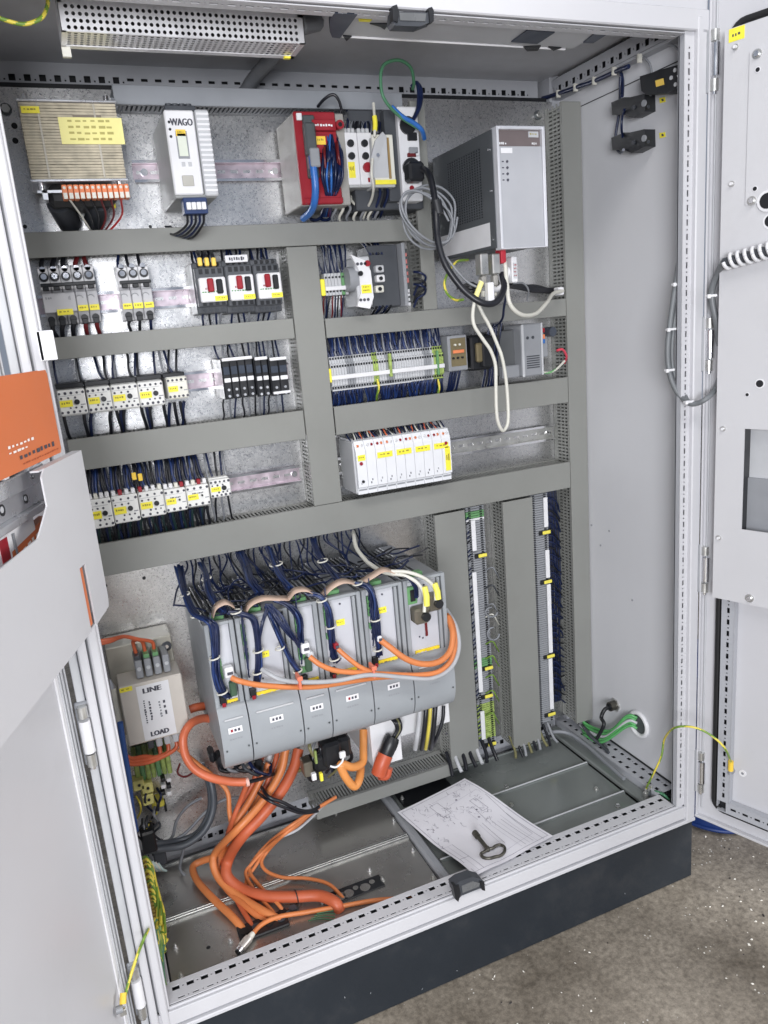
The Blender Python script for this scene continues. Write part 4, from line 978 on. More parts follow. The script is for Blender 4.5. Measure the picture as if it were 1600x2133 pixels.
cable('green and yellow earth wire curving round at the left under the computer', [(975, 541, .30), (952, 545, .28), (935, 565, .26), (926, 590, .25), (932, 612, .24), (950, 625, .22), (965, 624, .20)], .0026, GYW, 'wire', 'earth_wire', m2=YLW, tw=.7)
cable('white cable hanging from the computer plugs to the small plug at the right duct', [(1052, 545, .18), (1056, 590, .17), (1062, 632, .165), (1085, 655, .17), (1115, 654, .20), (1138, 632, .24), (1152, 612, .29), (1172, 606, .33)], .0042, WHTW)
T, *_ = plug('small white plug end at the right duct on the white cable', (1164, 598), (1176, 614), .325, .345, WHITE)
cable('long pale cable loop hanging from the plugs down over two ducts', [(1004, 590, .165), (992, 618, .160), (985, 650, .155), (988, 678, .15), (1005, 705, .15), (1022, 730, .15), (1032, 760, .15), (1033, 800, .15), (1034, 850, .15), (1038, 880, .15), (1048, 897, .155), (1058, 880, .16), (1058, 840, .165), (1054, 790, .165), (1046, 745, .165), (1035, 715, .165), (1020, 680, .165), (1004, 650, .165), (993, 620, .17), (1000, 585, .18)], .0034, WHTW)
T = thing('cable_sleeve', 'yellow marked sleeve on the pale cable under the computer plugs', 'cable sleeve', Y(996, 605, .163)); b = MB(); b.tube(path([(1003, 588, .163), (997, 603, .161), (990, 622, .158)], 4), .0052, PALEY, 10); b.build('sleeve', T)
cable('white cable looping behind the black one below the computer', [(1060, 560, .19), (1050, 590, .18), (1035, 603, .17), (1024, 600, .16)], .0052, WHITE)
cable('blue wire dropping from the computer over the duct edge', [(1057, 560, .21), (1056, 600, .22), (1050, 640, .24), (1046, 665, .27), (1030, 680, .33)], .0026, NAVY, 'wire', 'wire')
cable('thin grey wire curved at the right below the computer', [(1070, 590, .20), (1090, 590, .21), (1101, 605, .22), (1098, 625, .24)], .0018, GRYW, 'wire', 'wire')
W6 = thing('wire_bundle', 'black cables lying on the duct behind the plugs below the computer', 'wires', (1.0, .34, 1.17))
for k in range(7):
    b = MB(); b.tube(path([(1060+R.uniform(-6, 6), 590+R.uniform(-6, 8), .30), (1085, 598+R.uniform(-8, 8), .33), (1115, 600+R.uniform(-6, 8), .34), (1160, 606+R.uniform(-4, 6), .38)], 5), .0038, BLKW, 6); b.build('cable', W6)
W6 = thing('wire_bundle', 'black wires lying along the duct left of the hanging plugs', 'wires', (.9, .34, 1.16))
for k in range(7):
    b = MB(); b.tube(path([(958+R.uniform(-6, 6), 600+R.uniform(-8, 12), .30), (985, 598+R.uniform(-8, 12), .29), (1005, 600+R.uniform(-8, 12), .27), (1040, 596+R.uniform(-10, 10), .25)], 5), .0032, BLKW, 6); b.build('cable', W6)
# ================================================================== ROW 2: breakers and motor switches
MCB = mat('breaker_grey', (.50, .50, .52), .42, noise=.03)
NOM = ['first', 'second', 'third', 'fourth', 'fifth', 'sixth', 'seventh', 'eighth', 'ninth', 'tenth']
def breaker_block(bounds, ztops, label, merged=0, labels=(), seed=0):
    """row of miniature breaker poles: x bounds in pixels on level py; ztops = pixel rows of the features at the first pole"""
    yb = .350; px, rows = bounds, ztops; xm = xat(px[0], yb, 1.23)
    Z = [zat(r, yb, xm) for r in rows]   # top, circle, bar, toggle, bodytop, labeltop, bodybottom, bottom
    X = [xat(p, yb, (Z[0]+Z[-1])/2) for p in px]
    T = thing('circuit_breaker', label, 'circuit breaker', ((X[0]+X[-1])/2, YP, (Z[0]+Z[-1])/2))
    for i in range(len(X)-1):
        xa, xb = X[i]+.0004, X[i+1]-.0004; cx = (xa+xb)/2
        B('pole_body', T, (xa, xb, yb+.012, .410, Z[-1], Z[0], MCB, .001), (xa, xb, yb, yb+.012, Z[6]+.001, Z[4], MCB, .0015))
        B('upper_terminal_face', T, (xa, xb, yb+.006, yb+.012, Z[3], Z[0]-.004, WHITE, .001))
        b = MB(); b.cyl((cx, yb+.0055, Z[1]), (cx, yb+.0035, Z[1]), .0078, BLACK, 14).cyl((cx, yb+.0033, Z[1]+.001), (cx, yb+.002, Z[1]+.001), .0050, CHROME, 10); b.build('terminal_screw', T)
        b = MB(); b.cyl((cx, yb+.010, Z[1]+.013), (cx, yb+.006, Z[1]+.013), .0052, CHROME, 8); b.build('terminal_clamp', T)
        B('toggle', T, (cx-.005, cx+.005, yb-.012, yb, Z[3]-.002, Z[2]-.002, BLACK, .001))
        b = MB(); b.cyl((cx, yb+.0115, (Z[6]+Z[-1])/2-.001), (cx, yb+.006, (Z[6]+Z[-1])/2-.001), .0062, BLACK, 12); b.box(cx-.005, cx+.005, yb+.004, yb+.011, Z[-1]-.002, Z[-1]+.008, BLACK, .001); b.build('lower_terminal', T)
        if i >= merged:
            label_on(T, xa+.001, xb-.0005, Z[5]-.013, Z[5]-.003, yb-.0004, YEL, seed+i, 1, 'yellow_label', n=3)
            b = MB(); b.tube([Vector((cx-.003+.006*cos(t), yb-.0005, Z[4]-.012+.005*sin(t))) for t in (3.1, 2.4, 1.6, .8, 0)], .0007, MIDG, 5); b.build('print_mark', T)
    B('toggle_link', T, (X[0]+.001, X[-1]-.001, yb-.014, yb-.008, Z[2]-.003, Z[2]+.003, BLACK, .001))
    if merged:
        B('joined_front', T, (X[0]+.0004, X[merged]-.0004, yb-.002, yb, Z[6]+.001, Z[4]-.001, MCB, .001))
        label_on(T, X[0]+.020, X[0]+.046, Z[5]-.018, Z[5]-.008, yb-.0024, YEL, seed, 1, n=3)
        b = MB(); strokes(b, (X[0]+.005, yb-.0022, Z[4]-.012), X_, Z_, .012, .006, MIDG, 3, 3); strokes(b, (X[merged]-.012, yb-.0022, Z[4]-.014), X_, Z_, .004, .008, MIDG, 9, 2); b.build('print_mark', T)
    return T, X, Z
T, X5, Z5 = breaker_block([87, 109, 132, 156, 180, 203], [554, 578, 596, 605, 611, 637, 654, 678], 'five pole miniature breaker block at the left, joined by a long black toggle bar', 3, seed=3)
T, X3, Z3 = breaker_block([250, 272.5, 295, 317], [552, 571, 590, 599, 604, 629, 644, 668], 'three pole miniature breaker block with three yellow labels, in the middle of the second rail', 0, seed=20)
def wires(label, specs, mlist, r=.0022, k=5, loc=None, name='wire_bundle'):
    T = thing(name, label, 'wires', loc or Y(*specs[0][0]))
    for i, s_ in enumerate(specs):
        b = MB(); b.tube(path(s_, k), r, mlist[i % len(mlist)], 6); b.build('wire', T)
    return T
def wv(T, pts, r, m, k=5):
    b = MB(); b.tube(spline(pts, k), r, m, 6); b.build('wire', T)
def drop(label, xs, za, zb, ya, yb2, ms, r=.0022, jit=.004, pair=1):
    """wires running between a terminal row and a duct"""
    T = thing('wire_bundle', label, 'wires', (sum(xs)/len(xs), ya, za))
    for i, x in enumerate(xs):
        for j in range(pair):
            o = R.uniform(-jit, jit)
            wv(T, [Vector((x+(j-.5*(pair-1))*.004, ya, za)), Vector((x+o*.5+(j-.5)*.003, ya+(yb2-ya)*.15, za+(zb-za)*.3)), Vector((x+o+R.uniform(-.002, .002), ya+(yb2-ya)*.6, za+(zb-za)*.75)), Vector((x+o*1.3, yb2, zb))], r, ms[i % len(ms)])
    return T
mid = lambda X: [(a+b_)/2 for a, b_ in zip(X, X[1:])]
drop('thick black and dark red wires coming down into the five pole breaker', mid(X5), Z5[0]-.004, z1b+.006, .362, .385, [BLKW, BLKW, BLKW, REDW, REDW], .0042)
drop('short thick black and dark red wires leaving the five pole breaker below', mid(X5), Z5[-1], z2t-.006, .358, .385, [BLKW, BLKW, BLKW, REDW, REDW], .0042)
drop('dark wires slanting down into the three pole breaker', [x-.004 for x in mid(X3)], Z3[0]-.004, z1b+.006, .362, .385, [NAVY, BLKW, BLKW], .003)
drop('three dark wires leaving the three pole breaker below', mid(X3), Z3[-1], z2t-.006, .358, .385, [BLKW, BLKW, NAVY], .003)
# motor protection switches
MPB = mat('motor_switch_dark_grey', (.075, .08, .09), .45, noise=.08)
for i, (pl, prr, top, bot, bt, bb) in enumerate(((417, 472, 577, 628, 545, 652), (479, 530, 571, 624, 540, 650), (538, 587, 567, 620, 538, 648))):
    yf = .322; zz1, zz0 = zat(top, yf, .35+.06*i), zat(bot, yf, .35+.06*i); zc = (zz1+zz0)/2; xa, xb = xat(pl, yf, zc), xat(prr, yf, zc)
    bz1, bz0 = zat(bt, .34, .35+.06*i), zat(bb, .34, .35+.06*i)
    T = thing('motor_protection_switch', ['dark motor protection switch with white face and orange wire sleeves above, left of three', 'middle one of the three dark motor protection switches, under a white label plate', 'dark motor protection switch with white face next to the centre duct, right of three'][i], 'motor switch', ((xa+xb)/2, YP, zc), 'motor protection switches with red and black buttons')
    B('body', T, (xa-.006, xb+.002, .345, .410, bz0, bz1, MPB, .002), (xa-.004, xb+.001, .332, .345, bz0+.012, bz1-.010, MPB, .002))
    B('front_panel', T, (xa, xb, yf, .333, zz0, zz1, WHITE, .002))
    wd = xb-xa
    B('red_button', T, (xa+wd*.28, xa+wd*.52, yf-.007, yf, zz1-.026, zz1-.002, RED, .002)); B('black_button', T, (xa+wd*.62, xa+wd*.86, yf-.005, yf, zz1-.030, zz1-.004, BLACK, .002))
    label_on(T, xa+wd*.52, xb-.0005, zz0+.001, zz0+.010, yf-.0003, YEL, i+2, 1, n=4)
    b = MB(); strokes(b, (xa+.003, yf-.0002, zz0+.016), X_, Z_, wd*.85, .0035, GREEN, i, 8); strokes(b, (xa+.010, yf-.0002, zz0+.022), X_, Z_, wd*.2, .004, RED, i+4, 3); b.build('printed_lines', T)
    for k in range(4):
        xx = xa+wd*(.14+.24*k)
        b = MB(); b.cyl((xx, .345, bz1-.005), (xx-.001, .3435, bz1-.005), .004, BLACK, 8); b.box(xx-.0035, xx+.0035, .331, .333, bz1-.022, bz1-.013, BLACK); b.build('upper_terminal', T)
        b = MB(); b.box(xx-.0035, xx+.0035, .331, .333, bz0+.014, bz0+.021, BLACK); b.cyl((xx, .344, bz0+.006), (xx, .341, bz0+.006), .0035, DARK, 8); b.build('lower_terminal', T)
    if i == 0:
        for k in range(3):
            p = Y(416+14.5*k, 546, .335); T2 = thing('wire_ferrule', ['left', 'middle', 'right'][k]+' one of the three orange yellow sleeves above the first motor switch', 'sleeve', p, 'orange yellow sleeves')
            B('sleeve', T2, (p.x-.004, p.x+.004, .331, .338, p.z-.007, p.z+.008, mat('orange_yellow_label', (.9, .62, .12), .5), .0015))
            cable(['left', 'middle', 'right'][k]+' black wire above the orange yellow sleeves of the first motor switch', [(416+14.5*k, 539, .336), (413+14.5*k, 530, .34), (409+14.5*k, 518, .37)], .003, BLKW, 'wire', 'wire', 4)
    if i == 1:
        T2 = thing('label_plate', 'white label plate with black print above the middle motor switch', 'label', Y(490, 538, .33)); xa_, xb_, za_, zb_ = rect((468, 532), (517, 545), .33)
        B('plate', T2, (xa_, xb_, .330, .334, za_, zb_, WHITE, .001)); b = MB(); strokes(b, (xa_+.007, .3295, za_+.003), X_, Z_, (xb_-xa_)*.72, .007, INK, 12, 7, ); b.build('print', T2)
    drop('dark wires below the %s motor protection switch' % ('left', 'middle', 'right')[i], [xa+wd*(.16+.24*k) for k in range(4)], bz0+.004, z2t-.006, .36, .385, [NAVY, BLKW, NAVY, GRYW], .0022)
    drop('dark wires above the %s motor protection switch' % ('left', 'middle', 'right')[i], [xa+wd*(.1+.15*k) for k in range(6)], bz1-.004, z1b+.006, .37, .39, [BLKW, NAVY], .0024)

# ================================================================== ROW 2 right cell
T = thing('terminal_block', 'short terminal group with a yellow end clamp, left in the upper right cell', 'terminals', Y(700, 590, .37))
yf = .36; zc = zat(590, yf, .64); zt_ = zat(566, yf, .64); zb_ = zat(612, yf, .64)
xa, xb = xat(677, yf, zc), xat(726, yf, zc)
for i in range(7):
    q = xa+(xb-xa)*i/7; b = MB(); w7 = (xb-xa)/7-.0006; b.box(q, q+w7, yf, .410, zb_, zt_, LTG if i != 5 else GREEN, .001); b.cyl((q+w7/2, yf, zt_-.008), (q+w7/2, yf-.001, zt_-.008), w7*.33, BLACK, 8); b.cyl((q+w7/2, yf, zb_+.008), (q+w7/2, yf-.001, zb_+.008), w7*.33, BLACK, 8); b.build('terminal', T)
B('marker_strip', T, (xa, xb, yf-.003, yf, zc-.011, zc-.003, WHITE, .0008))
B('yellow_end_clamp', T, (xa-.010, xa-.001, yf-.004, .41, zc-.020, zc+.012, YEL, .001))
drop('fan of navy wires above the short terminal group in the upper right cell', [xa+.002+i*.0037 for i in range(14)], zt_, z1b+.006, .37, .39, [NAVY, NAVY, GRYW, NAVY], .0018, .008)
drop('dark and red wires below the short terminal group in the upper right cell', [xa+i*.006 for i in range(8)], zb_, z2t-.004, .37, .39, [REDW, NAVY, BLKW], .0018)
T = thing('relay_module', 'slim white relay module right of a grey round plug, upper right cell', 'relay', Y(765, 590, .33))
yf = .325; z1, z0 = zat(527, yf, .69), zat(640, yf, .69); zc = (z1+z0)/2; xa, xb = xat(742, yf, zc), xat(778, yf, zc); sl = .0
B('housing', T, (xa+.003, xb-.002, yf+.006, .410, z0+.006, z1-.004, LTG, .002)); 
b = MB(); b.prism([(xa-.006, yf, z1), (xb-.014, yf, z1-.012), (xb-.004, yf, z1-.032), (xb-.002, yf, z0+.022), (xb-.012, yf, z0), (xa-.002, yf, z0+.006), (xa+.008, yf, z0+.032), (xa+.008, yf, z1-.030)], (0, .008, 0), WHITE); b.build('front_panel', T, bevel=.0012)
label_on(T, xa+.010, xb-.006, zc-.022, zc-.006, yf-.0004, YEL, 13, 2)
for k in range(3):
    for zz in (z1-.018, z0+.018):
        b = MB(); b.cyl((xa+.006+k*.008, yf-.0002, zz), (xa+.006+k*.008, yf-.002, zz), .003, INK, 8); b.build('terminal_screw', T)
b = MB(); b.cyl((xa+.010, yf, zc+.016), (xa+.010, yf-.004, zc+.016), .005, BLACK, 10); b.cyl((xb-.010, yf, z1-.018), (xb-.010, yf-.002, z1-.018), .006, RED, 10); b.build('dial', T)
T = thing('connector', 'grey round connector ring left of the slim white relay module', 'plug', Y(735, 580, .35)); p = Y(733, 582, .35)
b = MB(); b.cyl(p-X_*.012, p+X_*.014, .024, MIDG, 16).cyl(p+X_*.014, p+X_*.018, .019, BLACK, 16); b.build('ring', T)
for k, (px, py) in enumerate(((790, 560), (792, 580), (790, 602))):
    p = Y(px, py, .335); T = thing('connector', ['upper', 'middle', 'lower'][k]+' white plug on the right edge of the slim relay module', 'plug', p); B('plug_body', T, (p.x-.008, p.x+.010, .332, .36, p.z-.007, p.z+.007, (LTG, WHITE, CREAM)[k], .002)); b = MB(); b.cyl(p, p-Y_*.006, .004, BLACK, 8); b.build('plug_hole', T)
drop('dark blue wires curling above the slim relay module', [.672+i*.006 for i in range(5)], zat(530, .34, .69), z1b+.004, .345, .38, [NAVY, BLKW], .0026, .008)
drop('dark wires leaving the slim relay module below', [.675+i*.008 for i in range(5)], zat(636, .34, .69), z2t-.004, .345, .385, [BLKW, NAVY], .0030)
T = thing('drive_module', 'dark slate module with a grey edge strip of red print, in the upper right cell', 'module', Y(800, 580, .35))
yf = .345; z1, z0 = zat(508, yf, .74), zat(636, yf, .74); zc = (z0+z1)/2; xa, xb = xat(800, yf, zc), xat(831, yf, zc); xc = xat(858, yf-.02, zc)
B('body', T, (xa-.03, xb, yf, .410, z0, z1, mat('slate_plastic', (.06, .065, .075), .5), .002)); B('edge_strip', T, (xb+.0005, xc-.012, yf-.022, .41, z0-.002, z1, MIDG, .001)); B('side_strip', T, (xc-.0115, xc, yf-.006, .41, z0, z1-.01, DKGREEN, .001))
b = MB(); strokes(b, (xb+.006, yf-.0225, z1-.020), -Z_, X_, .060, .006, mat('faded_red_print', (.42, .14, .13), .5), 3, 5); strokes(b, (xb+.006, yf-.0225, z1-.090), -Z_, X_, .035, .006, LTG, 6, 4); b.build('print', T)
for i, (a, c) in enumerate(((566, 575), (580, 590), (592, 600))):
    cable('%s dark wire loop beside the short upright duct in the upper right cell' % ('upper', 'middle', 'lower')[i], [(862, a, .34), (875, a+2, .33), (886, c, .33), (884, c+12, .34), (870, c+22, .35), (862, c+40, .36)], .0024, (NAVY, BLKW, NAVY)[i], 'wire', 'wire')

# ================================================================== ROW 3 left: contactors, black relays
CONT = mat('contactor_cream_white', (.76, .76, .74), .42, noise=.03)
def dot(b, x, y, z, r=.0021, m=BLACK): b.cyl((x, y, z), (x, y-.0009, z), r, m, 7)
def contactor(label, pl, prr, top, bot, yf, rows=(.13, .30, .68, .88), cream=False, seed=0, plate=False, depth=.41, grp=None, zz=None, grid=5):
    xg = (pl+prr)/2; gx = U(xg, (top+bot)/2, y=yf).x
    z1, z0 = zz or (zat(top, yf, gx), zat(bot, yf, gx)); zc = (z0+z1)/2; xa, xb = xat(pl, yf, zc), xat(prr, yf, zc); wd = xb-xa; h = z1-z0
    T = thing('contactor', label, 'contactor', ((xa+xb)/2, YP, zc), grp)
    B('body', T, (xa+.0008, xb-.0008, yf+.012, depth, z0-.002, z1+.002, CONT, .002)); B('front_block', T, (xa+.0003, xb-.0003, yf, yf+.013, z0, z1, CREAM if cream else CONT, .002))
    Q = random.Random(seed)
    def dots(fr, n_, r=.0024, x0=.08, x1=.92):
        for i in range(n_):
            b = MB(); dot(b, xa+wd*(x0+(x1-x0)*i/(n_-1)), yf, z0+h*(1-fr), r*Q.uniform(.85, 1.15), INK); b.build('terminal_hole', T)
    dots(rows[0], grid); dots(rows[-1], grid)
    if not plate:
        dots(.32, 3, .0019, .12, .62); dots(.72, 3, .0019, .40, .80)
    label_on(T, xa+wd*.04, xa+wd*.50, z0+h*.34, z0+h*.60, yf-.0004, YEL, seed+3, 1, n=4)
    b = MB(); b.cyl((xa+wd*.66, yf, z0+h*.50), (xa+wd*.66, yf-.003, z0+h*.50), .0048 if not plate else .002, BLACK, 10); b.build('indicator', T)
    b = MB(); b.box(xa+wd*.05, xa+wd*.85, yf-.0004, yf, z0+h*.765, z0+h*.775, MIDG); b.box(xa+wd*.78, xa+wd*.95, yf-.0004, yf, z0+h*.36, z0+h*.40, MIDG); b.build('printed_lines', T)
    return T, xa, xb, z0, z1
zq = (zat(808, .335, .10), zat(860, .335, .10))
XS = []
for i, (pl, prr) in enumerate(((122, 180), (182, 233), (233.5, 289), (289.5, 342))):
    T, xa, xb, z0, z1 = contactor(['leftmost white contactor of the third row, beside the orange manual', 'second white contactor from the left in the third row, with a seam at its left', 'third white contactor from the left in the third row', 'fourth white contactor of the third row, left of the cream timer'][i], pl+(i > 1)*0, prr, 0, 0, .335, zz=zq, seed=i+1, grp='white contactors of the third row')
    XS.append((xa, xb)); B('black_top_strip', T, (xa, xb, .340, .41, z1+.0025, z1+.011, BLACK, .001))
T, xa, xb, z0, z1 = contactor('small cream timer relay at the right end of the third row contactors', 349, 392, 0, 0, .328, zz=(zq[0]+.003, zq[1]+.008), cream=True, seed=9, plate=True)
XS.append((xa, xb)); B('black_top_strip', T, (xa-.004, xb-.002, .340, .41, z1+.0005, z1+.008, BLACK, .001))
xsu = []; [xsu.extend([a+(b_-a)*t for t in ts]) for (a, b_), ts in zip(XS, ((.10, .86, .98), (.82, .98), (.2, .30, .9), (.05, .18, .85), (.1, .3, .5, .7)))]
drop('dark wires above the white contactors of the third row', xsu, zq[0]+.010, z2b+.006, .375, .392, [NAVY, GRYW, BLKW, NAVY, BLKW], .0024, .009, 1)
xsd = []; [xsd.extend([a+(b_-a)*t for t in ts]) for (a, b_), ts in zip(XS, ((.10, .84), (.10, .9), (.1, .28, .42), (.05, .25, .42, .95), (.1, .3, .6, .8)))]
drop('thick black wires below the white contactors of the third row', xsd, zq[1], z3t-.004, .355, .385, [BLKW, BLKW, NAVY], .0034, .006, 1)
# black relays
for i, (pl, prr, n_) in enumerate(((464, 531, 4), (532, 562, 2), (563, 602, 2))):
    yf = .325; z1, z0 = zat(745, yf, .38+.04*i), zat(828-3*i, yf, .38+.04*i); zc = (z0+z1)/2; xa, xb = xat(pl, yf, zc), xat(prr, yf, zc); xb = min(xb, .4985)
    T = thing('relay', ['block of four slim black relays at the left of the black group, third row', 'pair of slim black relays in the middle of the black group, third row', 'pair of slim black relays against the centre duct, third row'][i], 'relay', ((xa+xb)/2, YP, zc), 'slim black relays')
    B('end_plate', T, (xa, xa+.002, yf, .410, z0, z1, BLACK, .001))
    w_ = (xb-xa-.0025)/n_
    for k in range(n_):
        q = xa+.0025+k*w_
        B('relay_body', T, (q, q+w_-.0008, yf+.004, .41, z0, z1, BLACK, .001)); B('relay_window', T, (q+.001, q+w_-.002, yf+.001, yf+.004, zc+.008, z1-.014, mat('smoked_window', (.05, .06, .08), .15), .001))
        B('white_marker', T, (q+.001, q+w_-.002, yf+.0005, yf+.004, zc-.006, zc+.002, WHITE, .0008))
        for zz in (zc-.020, zc-.032):
            b = MB(); b.cyl((q+w_/2, yf+.004, zz), (q+w_/2, yf+.001, zz), .0026, ALU, 8); b.build('terminal_screw', T)
    B('white_top_bar', T, (xa+.003, xb-.001, yf-.002, yf+.004, z1-.004, z1+.002, WHITE, .001))
    if i == 2: B('white_foot_bar', T, (xa+.003, xb, yf-.002, yf+.01, z0+.003, z0+.008, WHITE, .001))
    drop('dark wires above the %s black relay block of the third row' % ('left', 'middle', 'right')[i], [xa+.006+k*(xb-xa)/(n_+2) for k in range(n_+2)], z1, z2b+.006, .37, .392, [NAVY, GRYW, BLKW], .002)
    drop('dark wires below the %s black relay block of the third row' % ('left', 'middle', 'right')[i], [xa+.006+k*(xb-xa)/(n_+1) for k in range(n_+1)], z0, z3t-.004, .37, .392, [BLKW, GRYW, NAVY], .002)

# ================================================================== ROW 3 right: terminal strip and devices
T = thing('terminal_block', 'long terminal strip with white marker bar and green yellow earth terminals at its right end', 'terminals', (.7, YP, 1.03))
yf = .362; z1, z0 = zat(728, yf, .75), zat(800, yf, .75)
z1, z0 = zat(741, yf, .60), zat(812, yf, .60); zc = (z0+z1)/2; xa, xb = xat(690, yf, zc), xat(925, yf, zc); n_ = 44
b2 = None
for i in range(n_):
    q = xa+(xb-xa)*i/n_; w_ = (xb-xa)/n_-.0005; gr = i in (16, 17) or i > n_-5
    b = MB(); m_ = GREENY if gr else (MIDG if (i//3) % 5 == 2 else LTG)
    b.box(q, q+w_, yf+.006, .410, z0, z1, m_, .0008); b.box(q, q+w_, yf, yf+.006, z0+.010, z1-.014, m_, .0008)
    for zz in (z1-.004, z1-.020, z0+.006): b.box(q+.001, q+w_-.001, yf-.0012+(.006 if zz > z1-.010 or zz < z0+.008 else 0), yf+.006, zz-.0022, zz+.0022, BLACK)
    b.build('terminal', T)
B('marker_strip', T, (xa-.001, xb-.001, yf-.006, yf-.0013, zc-.012, zc-.003, WHITE, .001)); B('lower_marker_strip', T, (xa-.001, xb-.08, yf-.003, yf+.004, z0+.000, z0+.003, LTG, .0005))
B('yellow_end_clamp', T, (xa-.012, xa-.001, yf-.006, .41, zc-.016, zc+.012, YEL, .001))
B('green_end_clamp', T, (xb-.020, xb-.016, yf-.009, yf, zc-.026, zc+.026, GREEN, .001)); B('green_end_clamp', T, (xa+.128, xa+.134, yf-.008, yf, zc-.018, zc+.030, GREENY, .001))
drop('dense curtain of navy wires above the long terminal strip', [xa+.002+i*(xb-xa)/86 for i in range(86)], z1, z2b+.002-.003, .372, .385, [NAVY, NAVY, NAVY, mat('mid_blue_wire', (.014, .035, .13), .35), NAVY, GRYW], .0022, .007)
drop('dense curtain of navy wires below the long terminal strip', [xa+.002+i*(xb-xa)/80 for i in range(80)], z0, z3t-.004, .372, .385, [NAVY, NAVY, mat('mid_blue_wire', (.014, .035, .13), .35)], .0024, .007)
for px, lab in ((787, 'green and yellow wire dropping from the middle of the long terminal strip'), (913, 'yellow wire dropping from the right end of the long terminal strip')):
    cable(lab, [(px, 790, .36), (px+2, 808, .355), (px-2, 826, .37), (px-2, 836, .385)], .0026, GYW, 'wire', 'earth_wire', 6, m2=YLW, tw=.6)
T = thing('transducer', 'small dark metal device with yellowish recessed face, right of the earth terminals', 'device', Y(960, 740, .36))
yf = .35; z1, z0 = zat(698, yf, .86), zat(772, yf, .86); zc = (z0+z1)/2; xa, xb = xat(934, yf, zc), xat(974, yf, zc)
B('housing', T, (xa, xb, yf, .41, z0, z1, MIDG, .002)); B('recess', T, (xa+.006, xb-.004, yf-.001, yf, z0+.010, z1-.006, mat('old_brass_panel', (.22, .18, .10), .4, .3), .001))
B('orange_contact', T, (xa+.010, xb-.010, yf-.005, yf-.001, zc+.000, zc+.007, COPPERO, .001)); 
for k in range(5):
    b = MB(); b.cyl((xa+.010+k*.0055, yf-.001, zc-.010+.028*(k % 2)), (xa+.010+k*.0055, yf-.006, zc-.010+.028*(k % 2)), .0024, (BLACK, CREAM)[k % 2], 8); b.build('terminal_screw', T)
drop('navy wires below the small dark metal device', [xa+.01+i*.007 for i in range(4)], z0, z3t-.004, .36, .385, [NAVY, NAVY], .0028)
T = thing('relay', 'black round cornered relay socket right of the small dark metal device', 'relay', Y(1000, 730, .37)); xa_, xb_, za_, zb_ = rect((980, 700), (1026, 768), .355)
B('socket_body', T, (xa_, xb_, .355, .41, za_, zb_, BLACK, .004)); B('relay_cover', T, (xa_+.008, xb_-.014, .343, .355, za_+.018, zb_-.016, mat('old_brass_panel', (.22, .18, .10), .4, .3), .003)); B('relay_cover', T, (xa_+.020, xb_-.002, .338, .355, za_+.006, zb_-.004, BLACK, .003))
T = thing('cover_box', 'plain dark grey box left of the light grey unit in the third row', 'box', Y(1060, 730, .37)); xa_, xb_, za_, zb_ = rect((1036, 690), (1086, 778), .365); B('body', T, (xa_, xb_, .365, .41, za_, zb_, mat('dark_warm_grey', (.10, .105, .11), .45), .002)); B('lower_block', T, (xa_, xb_+.01, .350, .365, za_-.006, za_+.022, MIDG, .002))
T = thing('power_supply', 'light grey ventilated box with coloured plugs, third row near the right duct', 'power supply', Y(1105, 730, .33))
yf = .335; z1, z0 = zat(677, yf, 1.0), zat(787, yf, 1.0); zc = (z0+z1)/2; xa, xb = xat(1087, yf, zc), xat(1131, yf, zc)
B('housing', T, (xa, xb, yf, .41, z0, z1, MIDG, .003)); B('front_edge', T, (xa, xa+.006, yf-.002, yf, z0, z1, LTG, .001)); B('front_edge', T, (xb-.005, xb, yf-.002, yf, z0, z1, LTG, .001))
for k in range(6):
    b = MB(); b.box(xa+.012, xb-.010, yf-.0008, yf, z0+.018+k*.005, z0+.0205+k*.005, DARK); b.build('vent_slot', T)
for k in range(2):
    b = MB(); b.cyl((xa+.016+k*.014, yf, z1-.030), (xa+.016+k*.014, yf-.0012, z1-.030), .0035, DARK, 10); b.build('adjuster', T)
B('side_block', T, (xb+.0008, xb+.024, yf+.014, .41, zc-.020, z1-.012, MIDG, .002)); B('side_block', T, (xb+.0008, xb+.018, yf+.020, .41, zc-.038, zc-.022, BLACK, .002))
for k, (m_, dz) in enumerate(((COPPERO, .018), (BLUE, .028), (RED, .004))): B('coloured_plug', T, (xb+.002, xb+.010, yf+.004, yf+.014, z1-.018-dz, z1-.008-dz, m_, .001))
b = MB(); b.cyl((xb+.022, yf+.02, z1-.022), (xb+.026, yf-.004, z1-.022), .011, mat('smoked_window', (.05, .06, .08), .15), 12); b.build('round_cap', T)
cable('red wire end curving into the right duct in the third row', [(1160, 730, .34), (1172, 728, .34), (1180, 742, .35), (1176, 756, .37)], .0028, mat('pinkish_red_wire', (.65, .06, .10), .4), 'wire', 'wire')
cable('white and green wire below the grey unit at the right duct', [(1176, 752, .35), (1160, 768, .34), (1145, 776, .34), (1132, 776, .35)], .0028, WHTW, 'wire', 'wire', m2=GREEN, tw=.5)
drop('navy wires tangled left of the plain dark grey box in the third row', [xat(1022+5*i, .36, 1.06) for i in range(6)], z2b-.008, z3t-.004, .36, .385, [NAVY, BLKW, NAVY], .0028, .014)

